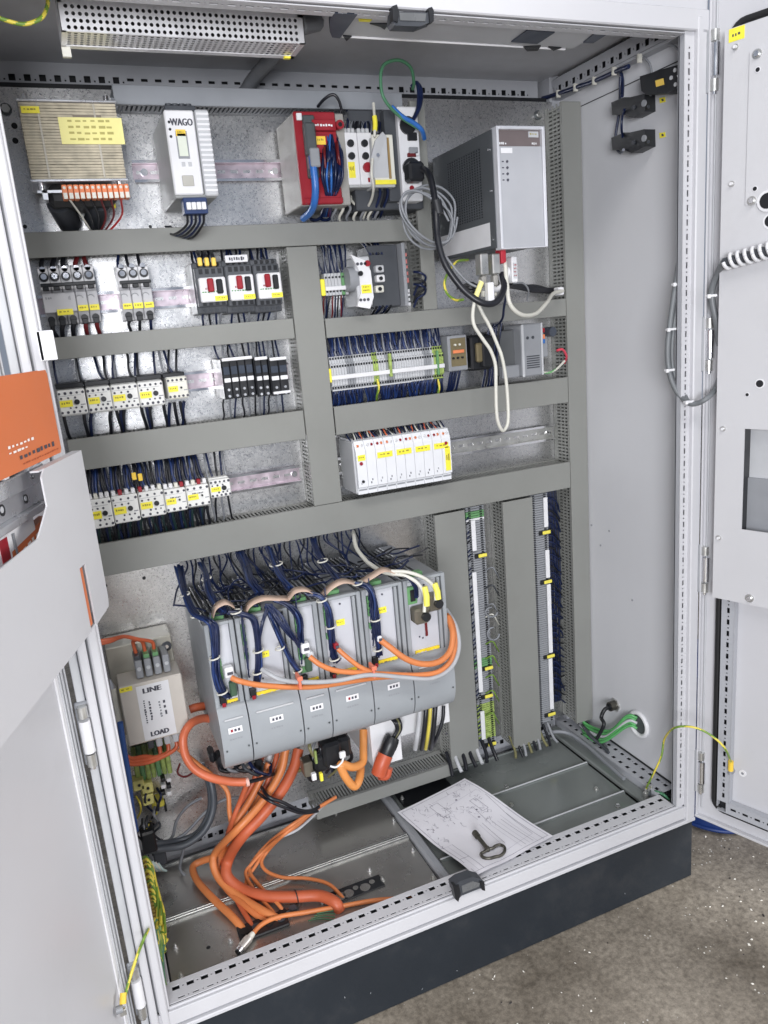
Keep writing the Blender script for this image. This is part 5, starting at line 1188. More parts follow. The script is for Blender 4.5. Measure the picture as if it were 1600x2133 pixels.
# ================================================================== ROW 4 left: contactors
yf4 = .33
zq4 = (zat(1037, yf4, .10), zat(1097, yf4, .10))
XT = []
for i, (pl, prr, pl_) in enumerate(((188, 235, 0), (235.5, 290, 0), (291, 344, 0), (344.5, 389, 1), (389.5, 437, 1))):
    z1_, z0_ = zq4; 
    T, xa, xb, z0, z1 = contactor(['leftmost visible contactor of the lowest contactor row, beside the document pocket', 'wide contactor second from the left in the lowest contactor row', 'contactor in the middle of the lowest contactor row, after a dark seam', 'plain fronted contactor with black print, fourth in the lowest contactor row', 'plain fronted contactor with black print, fifth in the lowest contactor row'][i], pl, prr, 0, 0, yf4-.004*pl_, zz=(z1_-.002*pl_, z0_+.003*i), seed=30+i, plate=bool(pl_), grid=4)
    XT.append((xa, xb))
    for k in range(4):
        b = MB(); xx = xa+(xb-xa)*(.12+.25*k); b.box(xx-.0035, xx+.0035, yf4+.002, yf4+.02, z1+.0005, z1+.010, (WHITE, CREAM, RED, WHITE)[(k+i) % 4] if i > 1 or k % 2 else WHITE, .001); b.build('wire_clamp', T)
    if pl_:
        b = MB(); strokes(b, (xa+(xb-xa)*.25, yf4-.0046, (z0+z1)/2+.004), X_, Z_, (xb-xa)*.5, .003, INK, 5, 7); b.build('type_print', T)
T, xa, xb, z0, z1 = contactor('smaller white contactor at the right end of the lowest contactor row', 438, 481, 0, 0, yf4, zz=(zq4[0]+.002, zq4[1]+.022), seed=40, grid=5); XT.append((xa, xb))
xl, xr = XT[0][0]-.06, XT[-2][1]
drop('dense dark wires between the third duct and the lowest contactor row', [xl+i*(xr-xl)/58 for i in range(58)], zq4[0]+.006, z3b+.002-.004, .345, .375, [NAVY, BLKW, BLKW, NAVY, mat('mid_blue_wire', (.014, .035, .13), .35), BLKW], .0028, .006)
drop('few dark wires above the right end of the lowest contactor row', [XT[-1][0]+.004+i*.009 for i in range(5)], z1, z3b+.002, .36, .385, [GRYW, NAVY, BLKW, NAVY], .0022, .006)
drop('dense black wires below the lowest contactor row', [xl+i*(xr-xl)/58 for i in range(58)], zq4[1]+.004, z4t-.004, .35, .375, [BLKW, BLKW, NAVY, mat('very_dark_green_wire', (.01, .03, .03), .4)], .0030, .006)
drop('few dark wires below the right end of the lowest contactor row', [XT[-1][0]+.004+i*.011 for i in range(4)], z0, z4t-.004, .36, .385, [GRYW, BLKW], .0022, .006)
for k, px in enumerate((279, 292)):
    p = Y(px, 992+2*k, .335); T = thing('yellow_tag', '%s yellow tag among the dark wires above the lowest contactors' % ('left', 'right')[k], 'label', p); B('tag_plate', T, (p.x-.004, p.x+.004, .333, .336, p.z-.007, p.z+.007, mat('amber_label', (.86, .58, .06), .5), .001))

# ================================================================== ROW 4 right: white IO modules
yf = .318; zt4, zb4 = zat(936, yf, .63), zat(1026, yf, .63); zc = (zt4+zb4)/2; xa, xb = xat(745, yf, zc), xat(941, yf, zc)
T = thing('input_output_block', 'row of white input output modules with yellow labels and wires along the top', 'control modules', ((xa+xb)/2, YP, zc))
IO = mat('module_white', (.72, .73, .76), .4, noise=.02)
B('head_module', T, (xa-.004, xa, yf+.006, .410, zb4+.004, zt4+.018, LTG, .001))
n_ = 10; w_ = (xb-xa)/n_
for i in range(n_):
    q = xa+i*w_; b = MB(); zz = zt4; 
    prof = [(yf+.028, zt4+.022), (yf+.010, zt4+.020), (yf, zt4), (yf, zb4+.016), (yf+.006, zb4+.014), (yf+.006, zb4), (.408, zb4), (.408, zt4+.022)]
    b.prism([(q+.0004, yy, z_) for yy, z_ in prof], (w_-.0008, 0, 0), IO); mo = b.build('module', T, bevel=.0008)
    for k, (dz, r) in enumerate(((.022, .0012), (.028, .0012))):
        b = MB(); b.box(q+w_*.3+k*.003, q+w_*.3+k*.003+.002, yf-.0006, yf, zb4+dz, zb4+dz+.004, INK if i % 2 else MIDG); b.build('status_light', mo)
    b = MB(); b.box(q+.002, q+w_-.002, yf+.0052, yf+.006, zb4+.008, zb4+.011, MIDG); b.build('foot_slot', mo)
    for k in range(2):
        b = MB(); b.cyl((q+w_*(.3+.4*k), yf+.004, zt4+.012), (q+w_*(.3+.4*k), yf+.001, zt4+.010), .0024, (COPPERO, WHITE, RED)[(i+k) % 3], 7); b.build('wire_clamp', mo)
    if i in (0, 2, 4, 6, 8): label_on(mo, q+w_*.15, q+w_*(1.7 if i else .9), zt4-.020, zt4-.008, yf-.0006, YEL, i, 1, n=3)
    if i == 9: label_on(mo, q+w_*.3, q+w_*.85, zb4+.022, zt4-.018, yf-.0006, YEL, i, 1, n=2)
    if i in (0, 9):
        b = MB(); b.cyl((q+w_*.45, yf, zt4-.026 if i == 0 else zt4-.010), (q+w_*.45, yf-.002, zt4-.026 if i == 0 else zt4-.010), .0038, RED, 10); b.build('red_light', mo)
    if i == 0:
        b = MB(); b.cyl((q+w_*.5, yf, zb4+.028), (q+w_*.5, yf-.002, zb4+.028), .0032, BLACK, 8); b.build('jack', mo)
drop('tangle of dark, white and reddish wires entering the white modules from the third duct', [xa+.003+i*(xb-xa)/60 for i in range(60)], zt4+.018, z3b+.004, yf+.022, .385, [NAVY, BLKW, WHTW, NAVY, GRYW, BLKW, ORANGEW, NAVY], .0017, .008)
# ================================================================== SERVO DRIVES
yf = .150; ZD1 = .646; ZC = .484
DX = [xat(p, yf, .60) for p in (430, 494, 605, 666, 756, 842, 930)]
DL = ['narrow servo drive at the left end of the row, navy bundle down its left side', 'wide servo drive second from the left, navy wires fanning over its white face', 'narrow servo drive third from the left, with a white plug and green terminals', 'wide servo drive in the middle right, its yellow label high on the white face', 'wide servo drive second from the right, with a yellow warning strip', 'supply module at the right end of the drive row with two round metal connectors']
PANEL = mat('drive_panel_grey_white', (.50, .51, .55), .42, noise=.02)
VENT = mat('vent_dark', (.07, .075, .08), .45, .3)
SYEL = mat('warning_yellow', (.80, .60, .03), .5, noise=.15, nscale=200)
DR = []
for i in range(6):
    xa, xb = DX[i]+.0014, DX[i+1]-.0014; wd = xb-xa; wide = wd > .06
    T = thing('servo_drive', DL[i], 'servo drive', ((xa+xb)/2, YP, .38)); DR.append(T)
    B('housing', T, (xa, xb, yf+.012, .412, .372, ZD1-.012, DRIVE, .002))
    # frame of the front
    fw = .0082
    B('front_frame', T, (xa, xa+fw, yf, yf+.014, ZC-.01, ZD1, DRIVE, .001), (xb-fw, xb, yf, yf+.014, ZC-.01, ZD1, DRIVE, .001), (xa+fw, xb-fw, yf, yf+.014, ZD1-.006, ZD1, DRIVE, .001))
    if wide: B('front_rib', T, (xb-fw-.009, xb-fw-.003, yf+.001, yf+.012, ZC, ZD1-.007, DRIVE, .001))
    pr_ = xb-fw-(.010 if wide else .0006)
    B('front_panel', T, (xa+fw+.0006, pr_, yf+.006, yf+.011, ZC-.006, ZD1-.0068, PANEL, .0005))
    # cover
    prof = [(yf+.002, ZC+.004), (yf-.004, ZC-.002), (yf-.009, ZC-.010), (yf-.013, ZC-.022), (yf-.0155, ZC-.038), (yf-.0165, .430), (yf-.0165, .412), (yf-.015, .396), (yf-.011, .381), (yf-.004, .368), (yf+.006, .359), (yf+.020, .354), (yf+.040, .353), (yf+.040, .372), (yf+.012, ZC)]
    b = MB(); n_ = wd*.22 if wide else wd*.28
    b.prism([(xa-.0002, yy, zz) for yy, zz in prof], (wd+.0004, 0, 0), DRIVE); b.sm = [k < len(prof)-3 for k in range(len(b.f))]; cx = (xa+xb)/2; cv_ = b.build('lower_cover', T); cv_.data.shade_smooth() if False else None
    B('cover_ledge', cv_, (xa+n_*.6, xb-n_*.6, yf-.0155, yf-.0125, ZC-.022, ZC-.0185, LTG, .001))
    b = MB(); cx = (xa+xb)/2; b.box(cx-.013, cx+.013, yf-.0172, yf-.0162, .437, .449, WHITE, .0004)
    for k, m_ in enumerate(((RED, INK, INK) if i in (0, 3) else (INK, INK, INK))): b.box(cx-.0085+k*.0065, cx-.0045+k*.0065, yf-.0178, yf-.0171, .4405, .4455, m_)
    b.build('led_label', T)
    for sx in (xa+.006, xb-.006):
        b = MB(); b.cyl((sx, yf-.0165, .405), (sx, yf-.0178, .405), .0018, DKGREEN, 8); b.build('cover_rivet', cv_)
    b = MB(); strokes(b, (cx-.012, yf-.0169, .424), X_, Z_, .024, .0035, MIDG, i+3, 5); b.build('cover_print', cv_)
    # top vents running to the back
    nb = 5 if wide else 5; s0_ = xa+.003; w_v = (wd*.55 if wide else wd-.006)
    for k in range(nb):
        q = s0_+w_v*k/nb; B('vent_bar', T, (q, q+w_v/nb*.45, yf+.022, .400, ZD1-.012, ZD1-.004, VENT if k % 4 else MIDG, .001))
    if wide: B('top_plate', T, (s0_+w_v+.002, xb-.003, yf+.016, .408, ZD1-.0118, ZD1-.005, mat('dull_zinc_plate', (.34, .35, .37), .4, .5), .001))
    B('top_recess', T, (xa+.002, xb-.002, yf+.015, .404, ZD1-.0125, ZD1-.0105, BLACK))
    # green terminals at the front left
    if i != 5:
        gz = ZD1-.014
        for k in range(9 if i in (0, 2) else 5):
            B('green_terminal', T, (xa+fw+.001, xa+fw+(.013 if i in (0, 2) else .008), yf-.002, yf+.006, gz-.013-k*.0135, gz-k*.0135, GREEN if k % 4 != 3 else LTG, .001))
        B('black_socket', T, (xa+fw+.001, xa+fw+.012, yf-.004, yf+.006, ZC+.006, ZC+.022, BLACK, .001)); B('red_socket', T, (xa+fw+.003, xa+fw+.010, yf-.006, yf-.004, ZC+.002, ZC+.010, RED, .001))
    B('warning_strip', T, (xa+fw+.008, pr_-.002, yf+.003, yf+.006, ZC-.004, ZC+.010, SYEL, .0005))
    b = MB(); strokes(b, (xa+fw+.010, yf+.0028, ZC-.001), X_, Z_, (pr_-xa-fw)*.7, .007, INKL if i % 2 else INK, i, 5); b.build('warning_print', T)
    if wide:
        lx = xa+wd*.42; lz = (.555, 0, 0, .585, .590, 0)[i] if i != 1 else .558
        label_on(T, lx-.003, lx+.014, lz, lz+.012, yf+.0055, YEL, i, 1, n=3)
        b = MB(); b.cyl((lx+.008, yf+.006, ZD1-.018), (lx+.008, yf+.0045, ZD1-.018), .002, INK, 8); b.build('panel_screw', T)
        for k in range(3): B('panel_mark', T, (xa+wd*.30+k*.007, xa+wd*.30+k*.007+.003, yf+.0052, yf+.006, .520-k*.004, .523-k*.004, INK if k < 2 else LTG))
    B('top_terminal', T, (xa+wd*.30, xa+wd*.30+.024, yf+.018, yf+.034, ZD1-.006, ZD1+.006, GREEN, .001))
B('green_socket', DR[5], (DX[5]+.008, DX[5]+.028, yf-.002, yf+.006, ZD1-.050, ZD1-.014, GREEN, .001)); B('socket_hole', DR[5], (DX[5]+.013, DX[5]+.024, yf-.004, yf-.002, ZD1-.044, ZD1-.020, BLACK, .001))
for k, (px, py) in enumerate(((879, 1282), (905, 1255))):
    T = thing('connector', ['lower', 'upper'][k]+' dull metal connector with a black centre on the supply module at the right end', 'plug', Y(px, py, .135)); p = Y(px, py, .135)
    b = MB(); b.box(p.x-.017, p.x+.015, .128, .156, p.z-.016, p.z+.016, mat('dull_brass_metal', (.22, .20, .16), .4, .7), .004); b.build('connector_shell', T)
    b = MB(); b.cyl((p.x+.004, .128, p.z), (p.x+.004, .120, p.z), .009, BLACK, 12); b.build('connector_core', T)
B('red_stripe', DR[5], (DX[5]+.043, DX[5]+.048, yf+.004, yf+.006, .520, .552, REDW))
# --- housings and parts under the drives at the right
T = thing('fan_housing', 'white box under the second drive from the right, beside the red capped cable end', 'box', (.60, .3, .29))
B('housing', T, (xat(772, .215, .30), DX[5]-.006, .215, .41, zat(1580, .215, .60), .350, WHITE, .001))
T = thing('fan_housing', 'white box at the right end under the drives, crossed by black and yellow cables', 'box', (.68, .3, .29))
B('housing', T, (DX[5]-.004, xat(936, .225, .30), .225, .41, .272, .372, WHITE, .001))
b = MB(); p = Y(930, 1528, .224); b.cyl(p, p-Y_*.001, .002, INK, 8); b.build('rivet', T)
for i, (px, m_) in enumerate(((871, LTG), (884, BLKW), (893, mat('ochre_yellow_wire', (.62, .52, .08), .4)), (903, BLKW), (920, BLKW))):
    cable(['pale', 'black', 'yellow', 'black', 'black'][i]+' cable, %s from the left of five crossing the right white box under the drives' % NOM[i], [(px+4, 1470, .20), (px+2, 1500, .195), (px-(2 if i < 4 else 10), 1535, .20), (px-(6 if i < 4 else 22), 1560, .23)], .0052 if i in (0, 1, 3) else .004, m_)
# red capped cable end
T = thing('cable_boot', 'black cable boot with orange red shrink cap hanging under the drives', 'cable end', Y(800, 1575, .20))
b = MB(); b.tube(path([(818, 1535, .20), (808, 1560, .195), (800, 1578, .195)], 4), [.015, .0165, .017, .017, .016, .016, .0155, .015, .015][:9], BLACK, 12); b.build('boot', T)
b = MB(); b.tube(path([(803, 1572, .194), (795, 1592, .19), (789, 1612, .19)], 4), .0165, mat('shrink_orange_red', (.46, .085, .035), .45), 12); b.build('shrink_cap', T)
b = MB(); b.tube(path([(812, 1600, .185), (806, 1618, .185), (790, 1618, .185)], 4), .007, mat('shrink_orange_red', (.46, .085, .035), .45), 8); b.build('shrink_tail', T)
for i in range(4): cable('thin dark strand rising from the black cable boot under the drives', [(818+2*i, 1538, .20), (826+3*i, 1520, .20), (822+4*i, 1505, .20), (808+6*i, 1490, .22)], .0032, BLKW if i != 2 else mat('olive_wire', (.18, .17, .08), .4), 'wire', 'wire', group='strands of the cable boot')
# black clutter under the middle drives
T = thing('motor_plug', 'large black motor plug with white tie among the cables under the middle drives', 'plug', Y(700, 1575, .2))
for (tl, br, y0, y1) in (((672, 1555), (716, 1592), .19, .23), ((655, 1580), (690, 1605), .20, .24), ((696, 1545), (735, 1575), .20, .24), ((640, 1592), (676, 1625), .22, .26)):
    xa_, xb_, za_, zb_ = rect(tl, br, y0); B('plug_block', T, (xa_, xb_, y0, y1, za_, zb_, BLACK, .006))
xa_, xb_, za_, zb_ = rect((632, 1592), (655, 1616), .21); B('metal_block', T, (xa_, xb_, .21, .24, za_, zb_, mat('dull_brass_metal', (.22, .20, .16), .4, .7), .002))
for (tl, br, m_) in (((649, 1613), (660, 1624), WHITE), ((666, 1612), (674, 1626), YEL), ((654, 1565), (662, 1590), mat('olive_green_plastic', (.25, .32, .10), .45))):
    xa_, xb_, za_, zb_ = rect(tl, br, .185); B('small_tag', T, (xa_, xb_, .183, .192, za_, zb_, m_, .001))
cable('white cable tie end curling round the black motor plug', [(688, 1596, .18), (700, 1598, .175), (712, 1588, .175), (716, 1574, .18)], .0022, WHITE, 'cable tie', 'cable_tie')
T = thing('tie_knot', 'white tie head on the black motor plug', 'cable tie', Y(713, 1575, .18)); p = Y(713, 1573, .178); B('tie_head', T, (p.x-.006, p.x+.007, .174, .182, p.z-.006, p.z+.008, WHITE, .002))
cable('orange cable bent into a sharp loop under the middle drives', [(757, 1520, .24), (757, 1560, .22), (755, 1588, .20), (735, 1598, .185), (714, 1592, .18), (710, 1598, .178), (722, 1622, .175), (738, 1638, .175), (748, 1625, .185), (752, 1600, .21)], .0085, mat('light_orange_cable_jacket', (.66, .26, .07), .45, noise=.07), n=12)
for i in range(11):
    px, py = 640+R.uniform(0, 90), 1548+R.uniform(0, 30); cable('dark cable end in the black tangle under the middle drives', [(px, py-25, .24), (px+R.uniform(-12, 12), py, .21), (px+R.uniform(-25, 15), py+28, .22), (px+R.uniform(-30, 10), py+48, .26)], R.uniform(.0025, .0045), (BLKW, BLKW, NAVY, GRYW, mat('olive_wire', (.18, .17, .08), .4))[i % 5], group='dark cable ends under the middle drives')

# --- ribbons hopping from drive to drive
def ribbon(label, pts, wdt=.018):
    P = path(pts, 6); b = MB(); vs = []
    for p in P: vs += [p+Vector((0, -wdt/2, wdt*.22)), p+Vector((0, wdt/2, wdt*.45)), p+Vector((0, wdt/2, wdt*.45-.0012)), p+Vector((0, -wdt/2, wdt*.22-.0012))]
    fs = []
    for i in range(len(P)-1):
        for k in range(4): fs.append((i*4+k, i*4+(k+1) % 4, i*4+4+(k+1) % 4, i*4+4+k))
    b.add(vs, fs, PINK, True); b.add(vs[:4], [(0, 1, 2, 3)], PINK); b.add(vs[-4:], [(0, 1, 2, 3)], PINK)
    return tag(b.build('ribbon_cable'), label, 'ribbon cable', 'beige ribbon cables between the drives')
yr_ = .158
for lab, pts in (('leftmost short beige ribbon cable arching over the first drive', [(443, 1290, yr_), (450, 1270, yr_-.006), (470, 1260, yr_-.008), (488, 1268, yr_)]),
                 ('long beige ribbon cable rising from the first to the second drive', [(508, 1290, yr_), (520, 1265, yr_-.006), (548, 1252, yr_-.010), (580, 1252, yr_-.008), (600, 1252, yr_)]),
                 ('beige ribbon cable arching over the third drive', [(600, 1252, yr_), (615, 1236, yr_-.008), (640, 1234, yr_-.008), (664, 1248, yr_)]),
                 ('beige ribbon cable rising from the third to the fourth drive', [(668, 1250, yr_), (690, 1228, yr_-.008), (715, 1216, yr_-.008), (742, 1220, yr_)]),
                 ('rightmost beige ribbon cable rising to the supply module', [(748, 1222, yr_), (775, 1205, yr_-.008), (800, 1192, yr_-.006), (825, 1198, yr_)])):
    ribbon(lab, pts)
# --- navy bundles over the drives
def bundle(label, pts, n, spread, r=.0022, ms=(NAVY,), ties=(), k=6):
    T = thing('wire_bundle', label, 'wires', Y(*pts[0]))
    for i in range(n):
        a = R.uniform(0, 2*pi); q = R.uniform(.2, 1)*spread; dx, dz = cos(a)*q, sin(a)*q
        b = MB(); b.tube(spline([Y(*p)+Vector((dx+R.uniform(-.3, .3)*spread, R.uniform(-.6, .6)*spread, dz*.5)) for p in pts], k), r, ms[i % len(ms)], 6); b.build('wire', T)
    for t in ties:
        p = Y(*t); b = MB(); rr = spread+.0032; b.tube([p+Vector((cos(s_)*rr, sin(s_)*rr, .0015*cos(s_))) for s_ in [j*pi/5 for j in range(10)]], .0016, WHTW, 5, closed=True); b.build('cable_tie', T)
    return T
NV = (NAVY, NAVY, NAVY, mat('mid_blue_wire', (.014, .035, .13), .35))
bundle('navy bundle running along the left side of the drives and down the first front', [(372, 1180, .36), (385, 1235, .25), (405, 1278, .18), (432, 1292, .14), (446, 1310, .138), (448, 1360, .138), (450, 1400, .138), (462, 1440, .14), (478, 1452, .146)], 12, .006, ms=NV, ties=((385, 1238, .245), (408, 1282, .175), (447, 1370, .136), (463, 1442, .138)))
bundle('navy bundle crossing the top of the first drive', [(418, 1172, .36), (428, 1200, .28), (436, 1232, .22), (448, 1258, .175), (465, 1275, .150)], 9, .006, ms=NV, ties=((430, 1205, .27),))
bundle('navy bundle from the first drive across to the second drive front', [(480, 1275, .150), (505, 1278, .142), (528, 1290, .138), (537, 1330, .138), (538, 1380, .138), (535, 1420, .142)], 12, .0065, ms=NV, ties=((492, 1274, .145), (538, 1355, .136), (537, 1400, .138)))
bundle('navy bundle dropping from the duct onto the second drive', [(505, 1150, .36), (515, 1180, .30), (525, 1212, .23), (545, 1235, .19)], 14, .010, ms=NV)
bundle('navy bundle dropping from the duct onto the third drive', [(560, 1140, .36), (572, 1170, .30), (588, 1200, .24), (605, 1225, .19)], 14, .010, ms=NV, ties=((575, 1175, .29),))
bundle('navy bundle running over the fourth drive from the duct', [(652, 1122, .36), (662, 1155, .30), (685, 1185, .24), (703, 1208, .19)], 8, .007, ms=NV, ties=((672, 1168, .27),))
bundle('navy bundle slanting across the second drive from the ribbon down to the lower right', [(555, 1262, .148), (572, 1300, .132), (590, 1345, .130), (608, 1380, .132), (622, 1398, .135)], 8, .005, ms=NV, ties=((583, 1350, .128), (620, 1397, .133)))
T = thing('wire_bundle', 'loose navy wires crossing between the second and third drives', 'wires', Y(590, 1320, .13))
for i in range(9):
    b = MB(); b.tube(path([(560+R.uniform(-8, 8), 1258, .14), (575+R.uniform(-6, 14), 1285+R.uniform(-5, 5), .126), (598+R.uniform(-8, 12), 1315+R.uniform(-8, 8), .122), (628+R.uniform(-6, 2), 1345+R.uniform(-8, 4), .138)], 6), .0018, NAVY, 5); b.build('wire', T)
for i in range(5):
    b = MB(); b.tube(path([(560+R.uniform(-8, 8), 1260, .14), (548+R.uniform(-4, 4), 1300, .128), (540, 1340+R.uniform(-8, 8), .136)], 6), .0018, NAVY, 5); b.build('wire', T)
bundle('navy bundle arching from the second ribbon into the third drive', [(575, 1250, .150), (605, 1262, .136), (624, 1290, .134), (628, 1330, .138), (632, 1350, .142)], 9, .006, ms=NV)
bundle('navy bundle arching from the third ribbon down the fourth drive', [(640, 1236, .150), (668, 1245, .138), (684, 1275, .136), (690, 1320, .136), (694, 1360, .14), (700, 1378, .144)], 11, .0065, ms=NV, ties=((670, 1250, .136), (690, 1305, .134), (697, 1372, .138)))
bundle('navy bundle arching from the fourth ribbon down the fifth drive', [(742, 1215, .150), (768, 1222, .138), (780, 1250, .136), (784, 1300, .136), (788, 1345, .14), (790, 1365, .146)], 11, .0065, ms=NV, ties=((745, 1215, .148), (783, 1290, .134), (787, 1352, .138)))
bundle('navy bundle turning into the green socket of the supply module', [(826, 1196, .150), (850, 1202, .140), (865, 1222, .138), (868, 1245, .144)], 6, .004, ms=NV)
cable('pale jacketed cable coming down from the duct to the rightmost ribbon', [(736, 1108, .38), (742, 1140, .32), (760, 1165, .26), (775, 1178, .22), (795, 1190, .18), (820, 1196, .155)], .0045, WHTW)
cable('upper pale cable from the ribbon to the upper metal connector', [(815, 1190, .155), (850, 1192, .14), (885, 1205, .13), (905, 1225, .126), (908, 1250, .122)], .0036, WHTW)
cable('lower pale cable from the ribbon to the lower metal connector', [(815, 1195, .155), (845, 1200, .14), (870, 1215, .13), (884, 1240, .126), (884, 1275, .120)], .0036, WHTW)
for k, (a, c) in enumerate((((884, 1222), (889, 1262)), ((905, 1215), (913, 1248)))):
    T = thing('cable_sleeve', ['lower left', 'upper right'][k]+' yellow sleeve above the round metal connectors of the supply module', 'cable sleeve', Y(a[0], a[1], .125)); b = MB(); b.tube([Y(a[0], a[1], .126), Y((a[0]+c[0])/2+2, (a[1]+c[1])/2, .122), Y(c[0], c[1], .120)], .0062, mat('bright_yellow_sleeve', (.85, .78, .12), .45), 10); b.build('sleeve', T)
T = thing('wire_bundle', 'tangle of thin navy wires lying over the finned drive tops', 'wires', Y(600, 1200, .25))
for i in range(46):
    x_ = R.uniform(DX[0]+.01, DX[5]+.03); y_ = R.uniform(.20, .36); z_ = ZD1+.004
    P = [Vector((x_, y_, z_))]; a_ = R.uniform(-2.4, -.7) if i % 2 else R.uniform(0, 6.3)
    for k in range(4): a_ += R.uniform(-.7, .7); l_ = R.uniform(.012, .035); P.append(P[-1]+Vector((cos(a_)*l_, sin(a_)*l_, R.uniform(-.004, .010))))
    P = [Vector((q.x, max(q.y, .166), max(min(q.z, ZD1+.03), ZD1-.002))) for q in P]
    b = MB(); b.tube(spline(P, 5), R.uniform(.0014, .0022), (NAVY, NAVY, BLKW)[i % 3], 5); b.build('wire', T)
T = thing('wire_bundle', 'many thin navy wires fanning down from the long duct onto the drive tops', 'wires', Y(560, 1150, .37))
for i in range(40):
    x_ = DX[0]+.012+(DX[5]-DX[0])*((i*7) % 40)/40; x2_ = x_+R.uniform(-.03, .03)
    b = MB(); b.tube(spline([Vector((x_, .385, z4b-.002)), Vector((x_+R.uniform(-.008, .008), .375, .69)), Vector((x2_, .34, .662)), Vector((x2_+R.uniform(-.02, .02), .28, ZD1+.004))], 5), .0019, (NAVY, NAVY, BLKW, NAVY)[i % 4], 5); b.build('wire', T)
T = thing('wire_bundle', 'thin navy wires running into the green terminals down the drive fronts', 'wires', Y(600, 1320, .13))
for i in (0, 1, 2, 3, 4):
    for k in range(8):
        x_ = DX[i]+.014; zt_ = ZD1-.02-k*.0135; b = MB(); b.tube(spline([Vector((x_, yf-.002, zt_)), Vector((x_-.003, yf-.010, zt_+.004)), Vector((x_-.002+R.uniform(-.002, .002), yf-.012, zt_+.022)), Vector((x_+.001, yf-.009, zt_+.045))], 4), .0014, NAVY, 5); b.build('wire', T)
# --- white plugs on drives and orange cables
for k, (px, py) in enumerate(((477, 1400), (636, 1350), (700, 1345), (790, 1330))):
    p = Y(px, py, .135); T = thing('connector', ['white cable plug on the front of the first drive', 'white cable plug on the front of the third drive', 'small red white plug on the fourth drive', 'small white plug on the fifth drive'][k], 'plug', p)
    s_ = 1 if k < 2 else .6
    B('plug_body', T, (p.x-.008*s_, p.x+.008*s_, .130, .146, p.z-.010*s_, p.z+.010*s_, WHITE if k != 2 else RED, .002)); B('plug_slot', T, (p.x-.004*s_, p.x+.006*s_, .128, .130, p.z-.003, p.z+.002, INK)); 
    if k < 2: B('plug_tail', T, (p.x+.002, p.x+.014, .128, .146, p.z-.020, p.z-.008, LTG, .003)); B('lower_socket', T, (p.x-.002, p.x+.010, .136, .148, p.z-.050, p.z-.022, mat('dark_green_plastic', (.05, .10, .06), .45), .002))
yo = .118
cable('longest orange cable running across all drive fronts from the first drive', [(482, 1412, .126), (500, 1419, yo), (540, 1427, yo), (600, 1431, yo), (660, 1430, yo), (720, 1421, yo), (790, 1411, yo), (850, 1408, yo), (905, 1403, yo-.004), (938, 1385, yo), (948, 1345, .13), (944, 1305, .15), (934, 1280, .18)], .0052, ORANGE, n=12)
cable('orange cable from the third drive joining the others toward the right', [(645, 1368, .128), (668, 1385, .118), (700, 1397, .114), (745, 1401, .112), (800, 1404, .110), (870, 1406, .108), (915, 1398, .108), (942, 1370, .118), (945, 1330, .135), (935, 1295, .16)], .0050, ORANGE, n=12)
cable('short orange cable from the fourth drive into the cable bunch', [(704, 1352, .134), (722, 1368, .124), (748, 1388, .116), (775, 1400, .110), (790, 1404, .108)], .0046, ORANGE, n=12)
cable('orange cable from the fifth drive swinging low before the supply module', [(793, 1334, .134), (812, 1348, .122), (845, 1372, .112), (880, 1383, .106), (915, 1378, .104), (938, 1355, .112), (943, 1318, .13), (934, 1285, .16)], .0060, ORANGE, n=12)
cable('grey cable running with the orange ones across the drives', [(545, 1394, .135), (562, 1405, .122), (590, 1417, .114), (640, 1421, .110), (700, 1418, .108), (770, 1406, .104), (840, 1411, .102), (900, 1413, .102), (940, 1390, .11), (956, 1350, .125), (950, 1305, .15), (930, 1270, .19)], .0044, mat('light_grey_cable', (.38, .39, .41), .42), n=12)
for k, (px, py) in enumerate(((624, 1420), (778, 1398))):
    p = Y(px, py, .106); T = thing('cable_tie', ['left', 'right'][k]+' salmon orange tie round the cables across the drives', 'cable tie', p); B('tie_band', T, (p.x-.0025, p.x+.0025, .102, .124, p.z-.014, p.z+.012, mat('salmon_tie', (.72, .20, .12), .45), .001)); B('tie_head', T, (p.x-.005, p.x+.005, .098, .104, p.z+.004, p.z+.012, mat('salmon_tie', (.72, .20, .12), .45), .001))

# ================================================================== MAINS FILTER
yl = .275
T = thing('mains_filter', 'beige mains filter box with printed white label and orange wires above and below', 'filter', Y(320, 1460, .35))
z1, z0 = zat(1432, yl, .08), zat(1552, yl, .08); zc = (z0+z1)/2
x0 = (U(246, 1442, y=yl).x+U(272, 1558, y=yl).x)/2; x1 = (U(377, 1395, y=yl).x+U(396, 1520, y=yl).x)/2
z1 = (U(246, 1442, y=yl).z+U(377, 1395, y=yl).z)/2; z0 = (U(272, 1558, y=yl).z+U(396, 1520, y=yl).z)/2
CRM = mat('filter_beige', (.56, .52, .47), .45, noise=.03)
B('front_box', T, (x0, x1, yl, .345, z0, z1, CRM, .002))
B('base_box', T, (x0-.012, x1-.002, .345, .415, z0-.010, z1+.055, mat('filter_zinc_beige', (.50, .48, .42), .35, .5, noise=.1), .002))
B('label', T, (x0+.030, x1-.026, yl-.0008, yl, z0+.004, z1-.006, WHITE))
b = MB(); w_ = (x1-.026)-(x0+.030)
for e in (0, .0007, .0014, .002): text_mb(b, 'LINE', (x0+.030+w_*.18+e, yl-.001-e*.05, z1-.022), X_, Z_, .010, INK, width=w_*.55); text_mb(b, 'LOAD', (x0+.030+w_*.20+e, yl-.001-e*.05, z0+.010), X_, Z_, .010, INK, width=w_*.55)
b.build('label_print', T)
